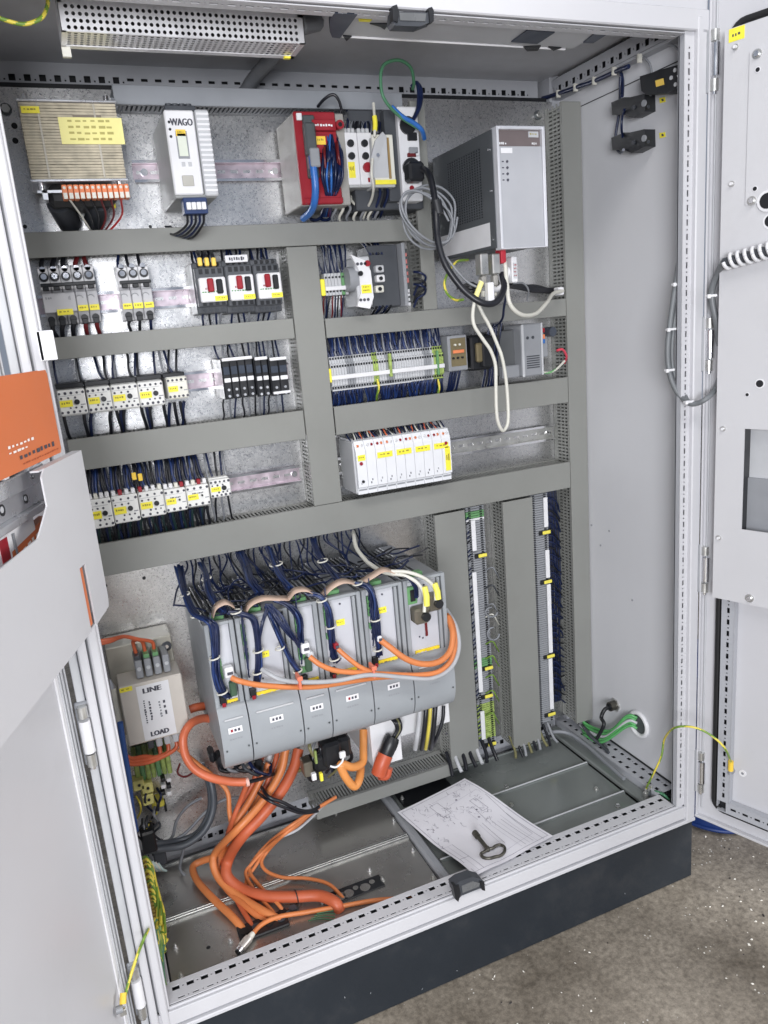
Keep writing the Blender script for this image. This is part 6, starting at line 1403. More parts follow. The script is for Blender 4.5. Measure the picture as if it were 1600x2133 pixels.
b = MB(); strokes(b, (x0+.038, yl-.001, z1-.036), -Z_, X_, .050, .004, INK, 1, 11); strokes(b, (x0+.047, yl-.001, z1-.040), -Z_, X_, .042, .005, INK, 2, 7); strokes(b, (x0+.065, yl-.001, z1-.045), -Z_, X_, .036, .005, GRYW, 3, 6); strokes(b, (x1-.042, yl-.001, z1-.045), -Z_, X_, .032, .005, INK, 4, 3); b.build('small_print', T)
label_on(T, x0+.001, x0+.024, z1-.010, z1-.001, yl-.0003, YEL, 3, 1, n=2)
tz = z1+.002
for k in range(4):
    xx = x0+.036+k*.017; B('upper_terminal', T, (xx, xx+.013, .290, .345, tz, tz+.036, (MIDG, MIDG, MIDG, MIDG)[k], .002)); b = MB(); b.cyl((xx+.0065, .290, tz+.020), (xx+.0065, .288, tz+.020), .004, LTG, 8); b.build('terminal_screw', T)
    if k < 3: B('terminal_cap', T, (xx+.001, xx+.012, .296, .33, tz+.036, tz+.044, (DARK, GREEN, GREEN)[k], .001))
for k in range(4):
    xx = x0+.034+k*.016; B('lower_terminal', T, (xx, xx+.012, .30, .345, z0-.030, z0-.002, (DARK, LTG, LTG, LTG)[k], .002))
b = MB(); b.box(x0-.014, x0-.004, .30, .318, z0+.020, z1-.010, CREAM, .002); b.build('side_handle', T)
for zz in (z1-.004, z0+.014):
    b = MB(); b.cyl((x0-.010, .306, zz-.006), (x0-.012, .306, zz+.012), .006, ALU, 8, r2=.002) if zz > zc else b.cyl((x0-.009, .306, zz+.004), (x0-.004, .306, zz-.012), .005, ALU, 8, r2=.002); b.build('handle_foot', T)
b = MB(); b.cyl((x1-.014, .345, z1+.034), (x1-.014, .342, z1+.034), .010, DARK, 14).cyl((x1-.014, .342, z1+.034), (x1-.014, .340, z1+.034), .004, CHROME, 8); b.build('earth_bolt', T)
for k in range(3):
    xx = x0+.0425+k*.017
    cable(['left', 'middle', 'right'][k]+' orange wire arching in from the left to the top of the mains filter', [(203, 1336+3*k, .26), (230, 1332+2*k, .27), (258, 1326, .29), (282+4*k, 1332, .30), Vector((xx-.002, .312, tz+.068-.004*k)), Vector((xx, .315, tz+.042))], .0036, ORANGEW, 'wire', 'wire')
    xx = x0+.056+k*.016
    cable(['outer', 'middle', 'inner'][k]+' orange wire curving from the bottom of the mains filter to the left', [Vector((xx, .32, z0-.028)), Vector((xx-.004, .312, z0-.050-.003*(2-k))), (300+8*k, 1582+5*k-6, .30), (275, 1580+6*k, .28), (258, 1572+6*k, .27)], .0042, ORANGEW, 'wire', 'wire')
# reactor-like grey box left of the drives
cable('short orange cable stub between the filter and the drives', [(395, 1478, .33), (410, 1473, .33), (432, 1470, .34)], .0085, ORANGER, n=12)
cable('thick orange cable loop hanging left of the drives with a cut pale end', [(440, 1497, .30), (420, 1497, .28), (397, 1508, .25), (382, 1535, .235), (386, 1572, .225), (406, 1602, .215), (440, 1620, .205), (480, 1628, .20), (512, 1629, .195)], .0082, mat('salmon_orange_cable', (.58, .14, .062), .42, noise=.06), n=12)
T = thing('cable_end', 'pale cut end of the thick orange cable loop under the first drive', 'cable end', Y(514, 1629, .195)); p = Y(514, 1629, .195); b = MB(); b.cyl(p-X_*.002, p+X_*.004, .0088, mat('pale_pink_plastic', (.70, .42, .36), .5), 12); b.build('end_sleeve', T)
cable('black cable leaving the cut end of the orange loop', [(518, 1629, .197), (545, 1622, .22), (570, 1612, .26)], .0038, BLKW)
# ================================================================== UPRIGHT TERMINAL STRIPS
def strip(label, xm0, xm1, ztop, zbot, groups, bars, tags, wx0, wx1, wires_col, side):
    T = thing('terminal_block', label, 'terminals', ((xm0+xm1)/2, YP, zbot))
    yf = .372
    i = 0; z = ztop
    while z > zbot:
        gr = [m_ for (a, b_, m_) in groups if b_ <= z <= a]; b = MB(); m_ = gr[0] if gr else MIDG
        b.box(xm0, xm1, yf, .415, z-.0052, z-.0004, m_, .0006); b.box(xm0+.006, xm0+.012, yf-.0015, yf, z-.0042, z-.0016, BLACK); b.box(xm1-.012, xm1-.006, yf-.0015, yf, z-.0042, z-.0016, BLACK)
        b.build('terminal', T); z -= .0058; i += 1
    for (xc, za, zb_) in bars: B('marker_strip', T, (xc-.0055, xc+.0055, yf-.006, yf-.0016, zb_, za, WHITE, .001))
    for (xc, zz) in tags:
        B('end_clamp', T, (xc-.018, xc+.012, yf-.004, .415, zz-.006, zz+.004, BLACK, .001)); B('yellow_tag', T, (xc-.010, xc+.012, yf-.008, yf-.004, zz-.004, zz+.004, mat('bright_yellow_tag', (.82, .72, .10), .5), .001))
    return T
ys_ = .37
X1 = lambda px, py: U(px, py, y=.366)
# first strip
a = X1(985, 1080); c = X1(1002, 1440)
xm0, xm1 = xat(975, .372, .60), xat(1022, .372, .60); xm0 = max(xm0, .856)
bx = (X1(985, 1115).x+X1(990, 1250).x)/2
bars1 = [(X1(987, 1100).x, X1(987, 1084).z, X1(990, 1148).z), (X1(995, 1300).x, X1(991, 1192).z, X1(1004, 1442).z), (X1(1007, 1510).x, X1(1006, 1482).z, X1(1011, 1540).z)]
tags1 = [(X1(1005, 1157).x, X1(1005, 1157).z), (X1(1018, 1392).x, X1(1018, 1392).z), (X1(1018, 1450).x, X1(1018, 1450).z), (X1(1025, 1550).x, X1(1025, 1550).z)]
strip('left one of the two upright terminal strips, with green blocks near its foot', xm0, xm0+.048, z4b-.006, .085, [(X1(1000, 1060).z, X1(1000, 1070).z-.005, GREEN), (X1(1018, 1370).z, X1(1018, 1390).z, GREEN), (X1(1018, 1465).z, X1(1018, 1540).z, GREENY), (X1(1000, 1075).z, X1(1000, 1084).z, WHITE)], bars1, tags1, 0, 0, None, 0)
xn = X1(1146, 1260).x
bars2 = [(X1(1138, 1070).x, X1(1138, 1036).z, X1(1139, 1098).z), (X1(1142, 1180).x, X1(1140, 1146).z, X1(1142, 1204).z), (X1(1146, 1280).x, X1(1142, 1218).z, X1(1148, 1360).z), (X1(1149, 1420).x, X1(1148, 1372).z, X1(1150, 1478).z)]
tags2 = [(X1(1138, 1109).x, X1(1138, 1109).z), (X1(1141, 1212).x, X1(1141, 1212).z), (X1(1147, 1367).x, X1(1147, 1367).z), (X1(1149, 1488).x, X1(1149, 1488).z)]
strip('right one of the two upright terminal strips, with navy wires along its right side', 1.040, 1.090, z4b-.006, .100, [], bars2, tags2, 0, 0, None, 0)
T = thing('wire_bundle', 'broad curtain of navy wires down the right side of the right upright terminal strip', 'wires', (1.11, .38, .4))
for i in range(34):
    z_ = z4b-.02-i*.016; x_ = 1.088+R.uniform(0, .004)
    b = MB(); b.tube(spline([Vector((x_, .378, z_)), Vector((x_+.014, .374, z_-.004)), Vector((x_+.030+R.uniform(-.005, .005), .380, z_-.02)), Vector((1.138, .392, z_-.024-R.uniform(0, .03)))], 4), .0022, (NAVY, NAVY, BLKW)[i % 3], 5); b.build('wire', T)
T = thing('wire_bundle', 'navy and dark wires running down between the right terminal strip and its duct', 'wires', (1.12, .38, .4))
for i in range(10):
    x_ = 1.102+i*.0028; b = MB(); b.tube(spline([Vector((x_, .392, z4b)), Vector((x_+R.uniform(-.004, .004), .388, .5)), Vector((x_+R.uniform(-.004, .004), .390, .32)), Vector((x_, .396, .13))], 5), .0026, (NAVY, NAVY, BLKW)[i % 3], 5); b.build('wire', T)
T = thing('wire_bundle', 'short dark wires on the left side of the right upright terminal strip', 'wires', (1.035, .38, .4))
for i in range(50):
    z_ = z4b-.02-i*.0115; b = MB(); b.tube(spline([Vector((1.044, .376, z_)), Vector((1.038, .374, z_-.004)), Vector((1.034, .390, z_-.010))], 4), .0019, (BLKW, GRYW, NAVY, BLKW, mat('olive_wire', (.18, .17, .08), .4))[i % 5], 5); b.build('wire', T)
T = thing('wire_bundle', 'short navy and dark wires on the left side of the left upright terminal strip', 'wires', (.86, .38, .4))
for i in range(52):
    z_ = z4b-.03-i*.0112; b = MB(); b.tube(spline([Vector((xm0+.006, .372, z_)), Vector((xm0-.001, .370, z_-.004)), Vector((xm0-.004, .388, z_-.010))], 4), .0019, (NAVY, BLKW, GRYW, NAVY)[i % 4], 5); b.build('wire', T)
T = thing('wire_bundle', 'loose grey and pale wires right of the left upright terminal strip', 'wires', (.92, .38, .4))
for i in range(9):
    py = 1180+i*38+R.uniform(-10, 10); b = MB(); b.tube(path([(1012, py, .37), (1026, py-6, .355), (1034, py+6, .36), (1040, py+16, .39)], 5), .0019, (GRYW, DARK, GRYW, WHTW)[i % 4] if py < 1340 else GYW, 5); b.build('wire', T)
for k, (px, py) in enumerate(((1024, 1275), (1028, 1320))):
    P = [Y(px+12*cos(t), py+(10 if k == 0 else 13)*sin(t), .35) for t in [j*pi/8 for j in range(0, 13)]]; b = MB(); b.tube(spline(P, 3), .0022, GRYW, 6)
    tag(b.build('wire'), ['upper', 'lower'][k]+' curled grey wire end between the left terminal strip and the duct', 'wire')
T = thing('cable_carrier', 'row of grey and black cable ends under the upright duct between the terminal strips', 'cable ends', Y(1100, 1565, .33))
for k in range(9):
    q = Y(1082+k*10, 1575-k*3.6, .33); b = MB(); b.tube(spline([q+Vector((.004, .05, .03)), q+Vector((.0, .02, .006)), q+Vector((R.uniform(-.008, .004), .004, -.006+R.uniform(-.004, .004)))], 3), .0036, (mat('olive_wire', (.18, .17, .08), .4), BLKW, MIDG)[k % 3], 7); b.build('cable_end', T)
T = thing('cable_carrier', 'row of black and white cable ends at the left upright duct foot, above the paper', 'cable ends', Y(990, 1600, .33))
for k in range(7):
    q = Y(948+k*15, 1612-k*5.2, .32); b = MB(); b.tube(spline([q+Vector((.004, .05, .03)), q+Vector((.0, .022, .010)), q+Vector((-.004+R.uniform(-.006, .006), .004, -.006+R.uniform(-.004, .005)))], 3), .0048, (BLKW, LTG, BLKW)[k % 3], 8); b.build('cable_end', T)
T = thing('cable_tray', 'black slot opening in the floor behind the paper', 'opening', (.7, .38, .02)); B('opening', T, (.632, .770, .330, .400, .0206, .0216, BLACK))
cable('grey cable curving over the floor behind the right terminal strip to the side rail', [U(1128, 1532, z=.06), U(1160, 1524, z=.06), U(1190, 1530, z=.055), U(1225, 1555, z=.05), U(1262, 1588, z=.05), U(1300, 1622, z=.05)], .0048, GRYW)
for k in range(4): cable('dark cable lying along the right floor rail, %s from the wall' % NOM[k], [U(1205+4*k, 1500+5*k, z=.07), U(1222+3*k, 1520+5*k, z=.065), U(1246+2*k, 1540+4*k, z=.055), U(1262+2*k, 1556+4*k, z=.05)], .004, (BLKW, GRYW, BLKW, DARK)[k])
# earth wire joining rail and right door
a_, zz_ = RD.px(1524, 1598, .012); e = RD.W(a_, .016, zz_)
T = thing('earth_wire', 'green and yellow earth wire arching from the floor rail to the right door', 'wire', U(1347, 1645, z=.055))
p0 = U(1347, 1640, x=1.14)
b = MB(); b.tube(spline([p0, U(1362, 1610, x=1.135), U(1378, 1575, x=1.145), U(1384, 1540, x=1.15), U(1402, 1518, y=-.03), U(1430, 1513, y=-.06), U(1460, 1520, y=-.08), U(1490, 1538, y=-.10), U(1512, 1562, y=-.115), e+Z_*.012, e], 7), .0023, YLW, 8, m2=GYW, tw=.6); b.build('wire', T)
b = MB(); b.cyl(e+Z_*.016, e-Z_*.006, .0055, mat('amber_label', (.86, .58, .06), .5), 10); b.build('crimp_sleeve', T)
p = U(1349, 1652, x=1.14); b = MB(); b.cyl(p+Z_*.012, p-Z_*.004, .0045, YEL, 8); b.box(p.x-.008, p.x+.006, p.y-.01, p.y+.01, p.z-.012, p.z-.006, ZINC, .002); b.build('ring_terminal', T)
T = thing('earth_stud', 'dark earth bolt cluster with green wires at the front right floor corner', 'bolt', p)
for k in range(3):
    q = U(1345+6*k, 1662-4*k, z=.03); b = MB(); b.cyl(q, q+Z_*.014, .006, DKGREEN if k else ZINC, 6).cyl(q+Z_*.014, q+Z_*.022, .003, ZINC, 8); b.build('bolt', T)
for k in range(3): cable('short dark green wire %s at the front right floor corner' % ('left', 'middle', 'right')[k], [U(1358+8*k, 1648, z=.04), U(1372+6*k, 1650+3*k, z=.045), U(1386+4*k, 1660+3*k, z=.03)], .0028, mat('dark_green_cable', (.06, .19, .10), .5), 'wire', 'wire')

# ================================================================== PAPER AND KEY
c00, c10, c11, c01 = U(968, 1622, z=.050), U(828, 1694, z=.034), U(990, 1830, z=.050), U(1152, 1741, z=.049)
T = thing('paper_sheet', 'white sheet with a faint hand drawn wiring sketch lying on the cabinet floor', 'paper', (c00+c11)/2)
def pp(u, v, lift=0):
    p = (c00*(1-u)*(1-v)+c10*u*(1-v)+c11*u*v+c01*(1-u)*v)
    z = p.z+.003*sin(3.1*u+1)*sin(5*v)+.004*(abs(u-.5)*2)**3*.6+.0022*sin(7*v+2*u)-.0015*cos(11*u*v); return Vector((p.x, p.y, z+lift))
b = MB(); N = 22; vs = [pp(i/N, j/N) for i in range(N+1) for j in range(N+1)]; vs += [pp(i/N, j/N, -.0004) for i in range(N+1) for j in range(N+1)]; M_ = (N+1)**2
fs = []
for i in range(N):
    for j in range(N):
        q = i*(N+1)+j; fs.append((q, q+1, q+N+2, q+N+1)); fs.append((M_+q, M_+q+N+1, M_+q+N+2, M_+q+1))
b.add(vs, fs, PAPER, True); b.build('sheet', T)
def pen(pts, m=INKL, w=.0007, nm='pencil_line'):
    P = []
    for (u0, v0), (u1, v1) in zip(pts, pts[1:]):
        for k in range(6): t = k/6; P.append(pp(u0+(u1-u0)*t, v0+(v1-v0)*t, .0006))
    P.append(pp(*pts[-1], .0006)); return (P, m, w)
def ink(list_, name):
    b = MB()
    for P, m_, w in list_:
        for a1, a2 in zip(P, P[1:]):
            d = (a2-a1); 
            if d.length < 1e-7: continue
            n_ = Vector((-d.y, d.x, 0)).normalized()*w*.5; b.add([a1-n_, a2-n_, a2+n_, a1+n_], [(0, 1, 2, 3)], m_)
    b.build(name, T)
Q = random.Random(5); L_ = []
MIDINK = mat('pencil_grey', (.20, .19, .24), .6)
L_ += [pen([(.02+.07*k, .52+.02*k), (.03+.07*k, .98)]) for k in range(3)]+[pen([(.2+.05*k, .6), (.2+.05*k, .95)]) for k in range(4)]+[pen([(.18, .28), (.26, .28), (.26, .44), (.18, .44), (.18, .28)]), pen([(.26, .36), (.40, .36), (.40, .50)]), pen([(.55, .12), (.55, .3), (.66, .3), (.66, .12), (.55, .12)]), pen([(.66, .22), (.80, .22)])]
L_ += [pen([(.05, .30), (.10, .62), (.12, .88)]), pen([(.12, .88), (.62, .92)]), pen([(.40, .55), (.44, .84)]), pen([(.44, .55), (.48, .84)]), pen([(.3, .35), (.34, .6)]), pen([(.08, .2), (.5, .22)])]
L_ += [pen([(.03, .03), (.97, .03), (.97, .97), (.03, .97), (.03, .03)]), pen([(.86, .60), (.97, .60)]), pen([(.86, .60), (.86, .97)]), pen([(.92, .60), (.92, .97)]), pen([(.86, .80), (.97, .80)]), pen([(.03, .10), (.60, .10)])]
ink([(P_, MIDINK if q_ % 2 else INKL, .0007) for q_, (P_, m_, w_) in enumerate(L_)], 'sketch_lines')
for k, (u, v, n_, s_) in enumerate(((.10, .12, 9, .07), (.30, .10, 8, .06), (.72, .08, 8, .08), (.84, .14, 7, .07), (.35, .36, 9, .07), (.50, .28, 8, .07), (.60, .36, 12, .10), (.72, .36, 10, .10), (.86, .34, 9, .09), (.30, .55, 7, .06), (.22, .46, 8, .05), (.92, .50, 8, .08), (.16, .30, 7, .05))):
    L_ = []
    for j in range(n_):
        a, c = u+Q.uniform(-1, 1)*s_, v+Q.uniform(-1, 1)*s_*1.1; pts = [(a, c)]
        for q in range(3): a += Q.uniform(-.03, .03); c += Q.uniform(-.03, .03); pts.append((min(max(a, .03), .97), min(max(c, .03), .97)))
        L_.append(pen(pts, MIDINK if j % 2 else INKL, .0006))
    ink(L_, 'pencil_note')
for (u, v) in ((.36, .20), (.30, .40), (.36, .48)):
    b = MB(); p = pp(u, v, .0008); b.box(p.x-.0022, p.x+.0022, p.y-.0022, p.y+.0022, p.z-.0003, p.z+.0001, MIDINK); b.build('ink_dot', T)
T = thing('cabinet_key', 'aged metal cabinet key with a looped kidney shaped handle lying on the paper', 'key', U(1010, 1760, z=.045))
KZ = .054
k0, k1 = U(989, 1735, z=KZ+.002), U(1017, 1770, z=KZ)
b = MB(); d = (k1-k0).normalized(); b.cyl(k0-d*.001, k0+d*.014, .0068, IRON, 10).cyl(k0+d*.014, k1, .0046, IRON, 10).cyl(k1-d*.006, k1+d*.001, .0058, IRON, 10); b.build('key_shaft', T)
loopp = [(1018, 1768), (1008, 1774), (1001, 1779), (1006, 1786), (1018, 1788), (1030, 1785), (1042, 1782), (1050, 1774), (1050, 1765), (1042, 1760), (1032, 1762), (1025, 1767)]
b = MB(); b.tube(spline([U(px+1, py, z=KZ) for px, py in loopp], 5, closed=True), .0032, IRON, 10, closed=True); b.build('key_handle', T)

# ================================================================== CABLES ON THE FLOOR
G = lambda px, py, z: U(px, py, z=z)
def fl(label, pts, r, m, **k): return cable(label, [p if isinstance(p, Vector) else p for p in pts], r, m, n=14, **k)
fl('thickest red orange cable sweeping down from the drives and across the floor', [(622, 1560, .27), (612, 1600, .255), (585, 1650, .24), (545, 1700, .23), (505, 1742, .23), G(478, 1785, .085), G(472, 1822, .060), G(500, 1850, .040), G(550, 1866, .036), G(610, 1868, .036), G(665, 1866, .036), G(698, 1880, .034), G(708, 1898, .018)], .0112, ORANGER)
fl('orange cable inside the bend of the thickest one, ending at the floor gland', [(596, 1560, .26), (584, 1610, .25), (545, 1672, .235), (490, 1732, .225), G(452, 1772, .10), G(444, 1800, .075), G(460, 1835, .050), G(500, 1868, .035), G(545, 1896, .032), G(586, 1918, .022)], .0078, ORANGE)
fl('orange cable running below the bend to the middle floor gland', [(560, 1590, .27), (525, 1660, .26), (488, 1720, .25), G(462, 1770, .085), G(452, 1810, .050), G(470, 1848, .036), G(508, 1884, .032), G(556, 1922, .020)], .0070, mat('warm_orange_cable', (.57, .17, .055), .45, noise=.07))
fl('orange cable bending sharply at the left and ending at the front floor gland', [(548, 1650, .27), (520, 1700, .265), (498, 1745, .255), G(465, 1780, .07), G(425, 1792, .05), G(402, 1806, .044), G(412, 1836, .036), G(446, 1874, .032), G(482, 1908, .030), G(512, 1942, .018)], .0074, ORANGE)
fl('thin red orange cable dropping from the cut loop to the floor bunch', [(514, 1634, .20), (500, 1670, .21), (482, 1715, .22), G(468, 1760, .09), G(462, 1790, .06), G(480, 1850, .036), G(520, 1920, .024), G(532, 1942, .018)], .0050, ORANGER)
fl('second thin orange cable behind the thin red orange one under the drives', [(372, 1560, .30), (410, 1590, .29), (450, 1622, .28), (474, 1650, .27), (478, 1690, .26), (484, 1730, .255), G(490, 1770, .06)], .0048, ORANGE)
for k, pts in enumerate(([(700, 1660, .27), (650, 1690, .255), (600, 1724, .245), G(560, 1756, .07), G(530, 1790, .045), G(520, 1815, .036), G(545, 1850, .032), G(580, 1884, .030), G(592, 1905, .020)],
                         [(690, 1664, .28), (640, 1700, .26), (595, 1735, .25), G(552, 1770, .06), G(524, 1800, .042), G(512, 1822, .035), G(535, 1862, .030), G(562, 1892, .026), G(574, 1908, .020)],
                         [(680, 1672, .28), (630, 1712, .262), (590, 1740, .25), G(560, 1770, .055), G(545, 1795, .042), G(556, 1815, .034), G(590, 1828, .030), G(640, 1830, .030), G(685, 1842, .032), G(716, 1872, .020)],
                         [(650, 1690, .28), (605, 1722, .265), G(560, 1762, .06), G(535, 1800, .04), G(515, 1830, .03), G(512, 1845, .026)])):
    fl('thin orange cable, %s of the four tied together in front of the lowest duct' % NOM[k], pts, .0038, mat('thin_orange_cable', (.58, .19, .065), .45, noise=.07))
fl('loose orange cable lying along the front rail toward the latch', [G(524, 1948, .030), G(545, 1926, .030), G(580, 1910, .030), G(640, 1900, .026), G(710, 1888, .026), G(780, 1876, .026), G(840, 1872, .026), G(884, 1872, .026)], .0046, ORANGE)
T = thing('cable_connector', 'metal ended cable plug on the tip of the loose orange cable', 'plug', G(510, 1965, .03))
a, c = G(526, 1946, .030), G(494, 1985, .026); d = (c-a).normalized(); L0 = (c-a).length
b = MB(); b.cyl(a-d*.002, a+d*L0*.25, .0052, CREAM, 10, r2=.007); b.build('strain_relief', T)
b = MB(); b.cyl(a+d*L0*.25, a+d*L0*.72, .0095, mat('pale_metal_connector', (.62, .58, .54), .35, .6), 6); b.build('connector_body', T)
b = MB(); b.cyl(a+d*L0*.72, a+d*L0*.94, .0068, CHROME, 12).cyl(a+d*L0*.94, c, .0055, BLACK, 12); b.build('connector_tip', T)
for k in range(4): cable('thin dark green wire scrap lying on the floor plate beside the loose orange cable', [G(642+k*6, 1918-k*5, .0225), G(668+k*4, 1914-k*5, .0225), G(698, 1918-k*7, .0225)], .0011, mat('dark_green_cable', (.06, .19, .10), .5), 'wire', 'wire', group='green wire scraps on the floor plate')
# floor glands
def gland(label, tl, br, holes):
    P = [G(tl[0], tl[1], .021), G(br[0], br[1], .021)]; x0, x1 = sorted((P[0].x, P[1].x)); y0, y1 = sorted((P[0].y, P[1].y))
    T = thing('cable_entry', label, 'cable entry', ((x0+x1)/2, (y0+y1)/2, .021)); B('entry_frame', T, (x0, x1, y0, y1, .0204, .026, BLACK, .002))
    for k in range(holes):
        b = MB(); cx = x0+(x1-x0)*(k+.5)/holes; b.cyl((cx, (y0+y1)/2, .026), (cx, (y0+y1)/2, .028), (x1-x0)/holes*.38, DARK if k % 2 else RUBBER, 14); b.build('entry_insert', T)
gland('black cable entry under the leftmost orange cables at the front of the floor', (492, 1934), (605, 1928), 4)
gland('small black cable entry where thin orange cables enter the floor', (578, 1905), (622, 1895), 2)
x0, y0 = G(712, 1868, .021).x, G(712, 1868, .021).y; x1 = G(785, 1838, .021).x
T = thing('cable_entry', 'long black cable entry plate with round openings right of the thickest cable', 'cable entry', ((x0+x1)/2, y0, .021))
b = MB(); hgt = .030
B('entry_frame', T, (x0-.03, x1+.012, y0-.014, y0+.022, .0204, .0225, BLACK, .0008))
for k in range(5):
    cx = x0-.012+(x1+.012-x0)*(k+.5)/5; r = (.011, .011, .006, .011, .006)[k]; b = MB(); b.cyl((cx, y0+(0 if r > .01 else .008), .0225), (cx, y0+(0 if r > .01 else .008), .0232), r, FLOORZ, 16); b.build('round_opening', T)
# black ties and clamps
T = thing('cable_tie', 'black tie band round the thickest red orange cable on the floor', 'cable tie', G(617, 1868, .036)); p = G(617, 1868, .036); b = MB(); b.tube([p+Vector((0, cos(s_)*.0132, sin(s_)*.0132)) for s_ in [j*pi/8 for j in range(16)]], .0012, BLACK, 5, closed=True); b.build('tie_band', T)
cable('black cable crossing over the orange cables below the drives', [(545, 1640, .25), (560, 1660, .215), (590, 1672, .21), (625, 1688, .22), (655, 1686, .25), (690, 1662, .28)], .0036, BLKW)
cable('second black cable crossing over the orange cables below the drives', [(538, 1652, .25), (560, 1668, .212), (592, 1682, .208), (628, 1694, .22), (662, 1690, .25)], .0030, BLKW)
cable('thin grey cable slanting over the orange ones toward the lowest duct', [(590, 1742, .25), (620, 1728, .25), (652, 1700, .26), (680, 1670, .28)], .0030, mat('light_grey_cable', (.38, .39, .41), .42))
# further orange and grey cable ends under the left drives
for k, (px, m_) in enumerate(((536, ORANGER), (552, LTG), (566, ORANGER), (578, ORANGE), (606, mat('light_grey_cable', (.38, .39, .41), .42)))):
    cable('%s cable rising behind the left drives, %s from the left of five' % (('red orange', 'pale', 'red orange', 'orange', 'grey')[k], NOM[k]), [(px+14, 1555, .30), (px+6, 1590, .285), (px-14, 1640, .27), (px-45, 1690, .275)], .0055, m_, n=10)
T = thing('motor_plug', 'black plug with dark cable ends left below the first drive', 'plug', Y(470, 1590, .25))
for (tl, br, y0) in (((452, 1582), (478, 1606), .24), ((436, 1572), (452, 1590), .26), ((528, 1590), (552, 1612), .26)):
    xa_, xb_, za_, zb_ = rect(tl, br, y0); B('plug_block', T, (xa_, xb_, y0, y0+.04, za_, zb_, BLACK, .005))
for k in range(5): cable('dark cable end curling under the first drive', [(455+k*16, 1588, .25), (460+k*18, 1604, .235), (480+k*20, 1608+R.uniform(-5, 8), .24), (500+k*16, 1592, .27)], .0035, (BLKW, GRYW, BLKW, DARK, NAVY)[k], group='dark cable ends under the first drive')
# thick dark grey cables at lower left
DG = mat('dark_grey_cable', (.07, .08, .095), .42, noise=.08)
cable('thick dark grey cable curving from behind the filter down to the left clamp', [(428, 1600, .38), (442, 1640, .36), (444, 1685, .35), (425, 1730, .34), (385, 1760, .34), (340, 1768, .34), (302, 1772, .33)], .0075, DG, n=12)
cable('second dark grey cable following the curve at lower left', [(420, 1590, .39), (436, 1640, .375), (436, 1690, .365), (410, 1735, .355), (365, 1752, .355), (315, 1758, .34)], .0060, DG, n=12)
cable('thin dark grey cable looping on the plate at lower left', [(420, 1662, .40), (390, 1680, .395), (368, 1710, .39), (358, 1745, .37), (330, 1762, .35)], .0035, GRYW, n=8)
cable('grey cable crossing the lower rail behind the orange cables', [(320, 1764, .35), (380, 1740, .36), (430, 1690, .37), (470, 1665, .38), (520, 1662, .39)], .0034, GRYW, n=8)
cable('grey cable dropping below the lower left rail and hooking right', [(388, 1748, .36), (378, 1790, .36), (376, 1812, .36), (392, 1828, .35), (402, 1822, .35)], .0034, GRYW, n=8)
T = thing('cable_clamp', 'black cable clamp block at lower left holding the dark grey cables', 'clamp', Y(315, 1760, .33)); xa_, xb_, za_, zb_ = rect((292, 1740), (330, 1775), .32); B('clamp_body', T, (xa_, xb_, .32, .36, za_, zb_, BLACK, .004)); xa_, xb_, za_, zb_ = rect((318, 1775), (350, 1800), .34); B('clamp_foot', T, (xa_, xb_, .34, .38, za_, zb_, DARK, .003))
for k in range(5): cable('short pale wire end at the foot of the black clamp at lower left', [(305+k*6, 1790+k*2, .34), (314+k*6, 1802+k*2, .335), (322+k*6, 1814, .34)], .0026, (mat('pale_teal', (.45, .58, .56), .35), WHTW)[k % 2], 'wire', 'wire', 4, group='pale wire ends at the lower left clamp')
cable('blue cable running down just inside the left post', [(250, 1505, .26), (258, 1560, .26), (268, 1620, .26), (274, 1680, .27), (283, 1730, .29)], .0058, mat('deep_blue_cable', (.02, .07, .24), .4), n=10)
cable('dark blue cable just inside the left post behind the blue one', [(258, 1590, .30), (268, 1650, .30), (276, 1700, .31), (285, 1760, .32)], .005, NAVY, n=10)
# green-yellow terminal group
T = thing('terminal_block', 'green yellow earth terminal blocks with white levers below the mains filter', 'terminals', Y(320, 1630, .35))
xa_, xb_, za_, zb_ = rect((276, 1585), (366, 1640), .36)
for k in range(7):
    w_ = (xb_-xa_)/7; B('terminal', T, (xa_+k*w_, xa_+(k+1)*w_-.001, .355+.002*(k % 2), .41, zb_-.050, zb_+.004, GREENY if k % 3 != 1 else GREEN, .002))
for k, (px, py) in enumerate(((308, 1640), (310, 1664), (290, 1634))):
    p = Y(px, py, .345); B('yellow_block', T, (p.x-.013, p.x+.010, .342, .37, p.z-.013, p.z+.010, mat('pale_yellow_plastic', (.66, .62, .22), .5, noise=.1), .002)); b = MB(); b.cyl((p.x, .342, p.z), (p.x, .340, p.z), .003, BLACK, 8); b.build('terminal_screw', T)
for k in range(6):
    p = Y(340+(k % 2)*12, 1622+(k//2)*14, .345); B('white_lever', T, (p.x-.005, p.x+.004, .338, .36, p.z-.004, p.z+.004, WHITE if (k+k//2) % 2 else BLACK, .001))
for k, pts in enumerate(([(285, 1655), (330, 1665)], [(280, 1600), (300, 1612)])): pass
T = thing('terminal_block', 'small yellow terminal with black screws on the plate at lower left', 'terminals', Y(330, 1680, .38)); p = Y(331, 1678, .375); B('terminal_body', T, (p.x-.014, p.x+.012, .375, .41, p.z-.006, p.z+.008, mat('bright_yellow_tag', (.82, .72, .10), .5), .002)); B('terminal_leg', T, (p.x-.010, p.x-.005, .375, .40, p.z-.020, p.z-.006, YEL, .001)); B('terminal_leg', T, (p.x+.010, p.x+.015, .372, .40, p.z-.018, p.z-.002, BLACK, .001))
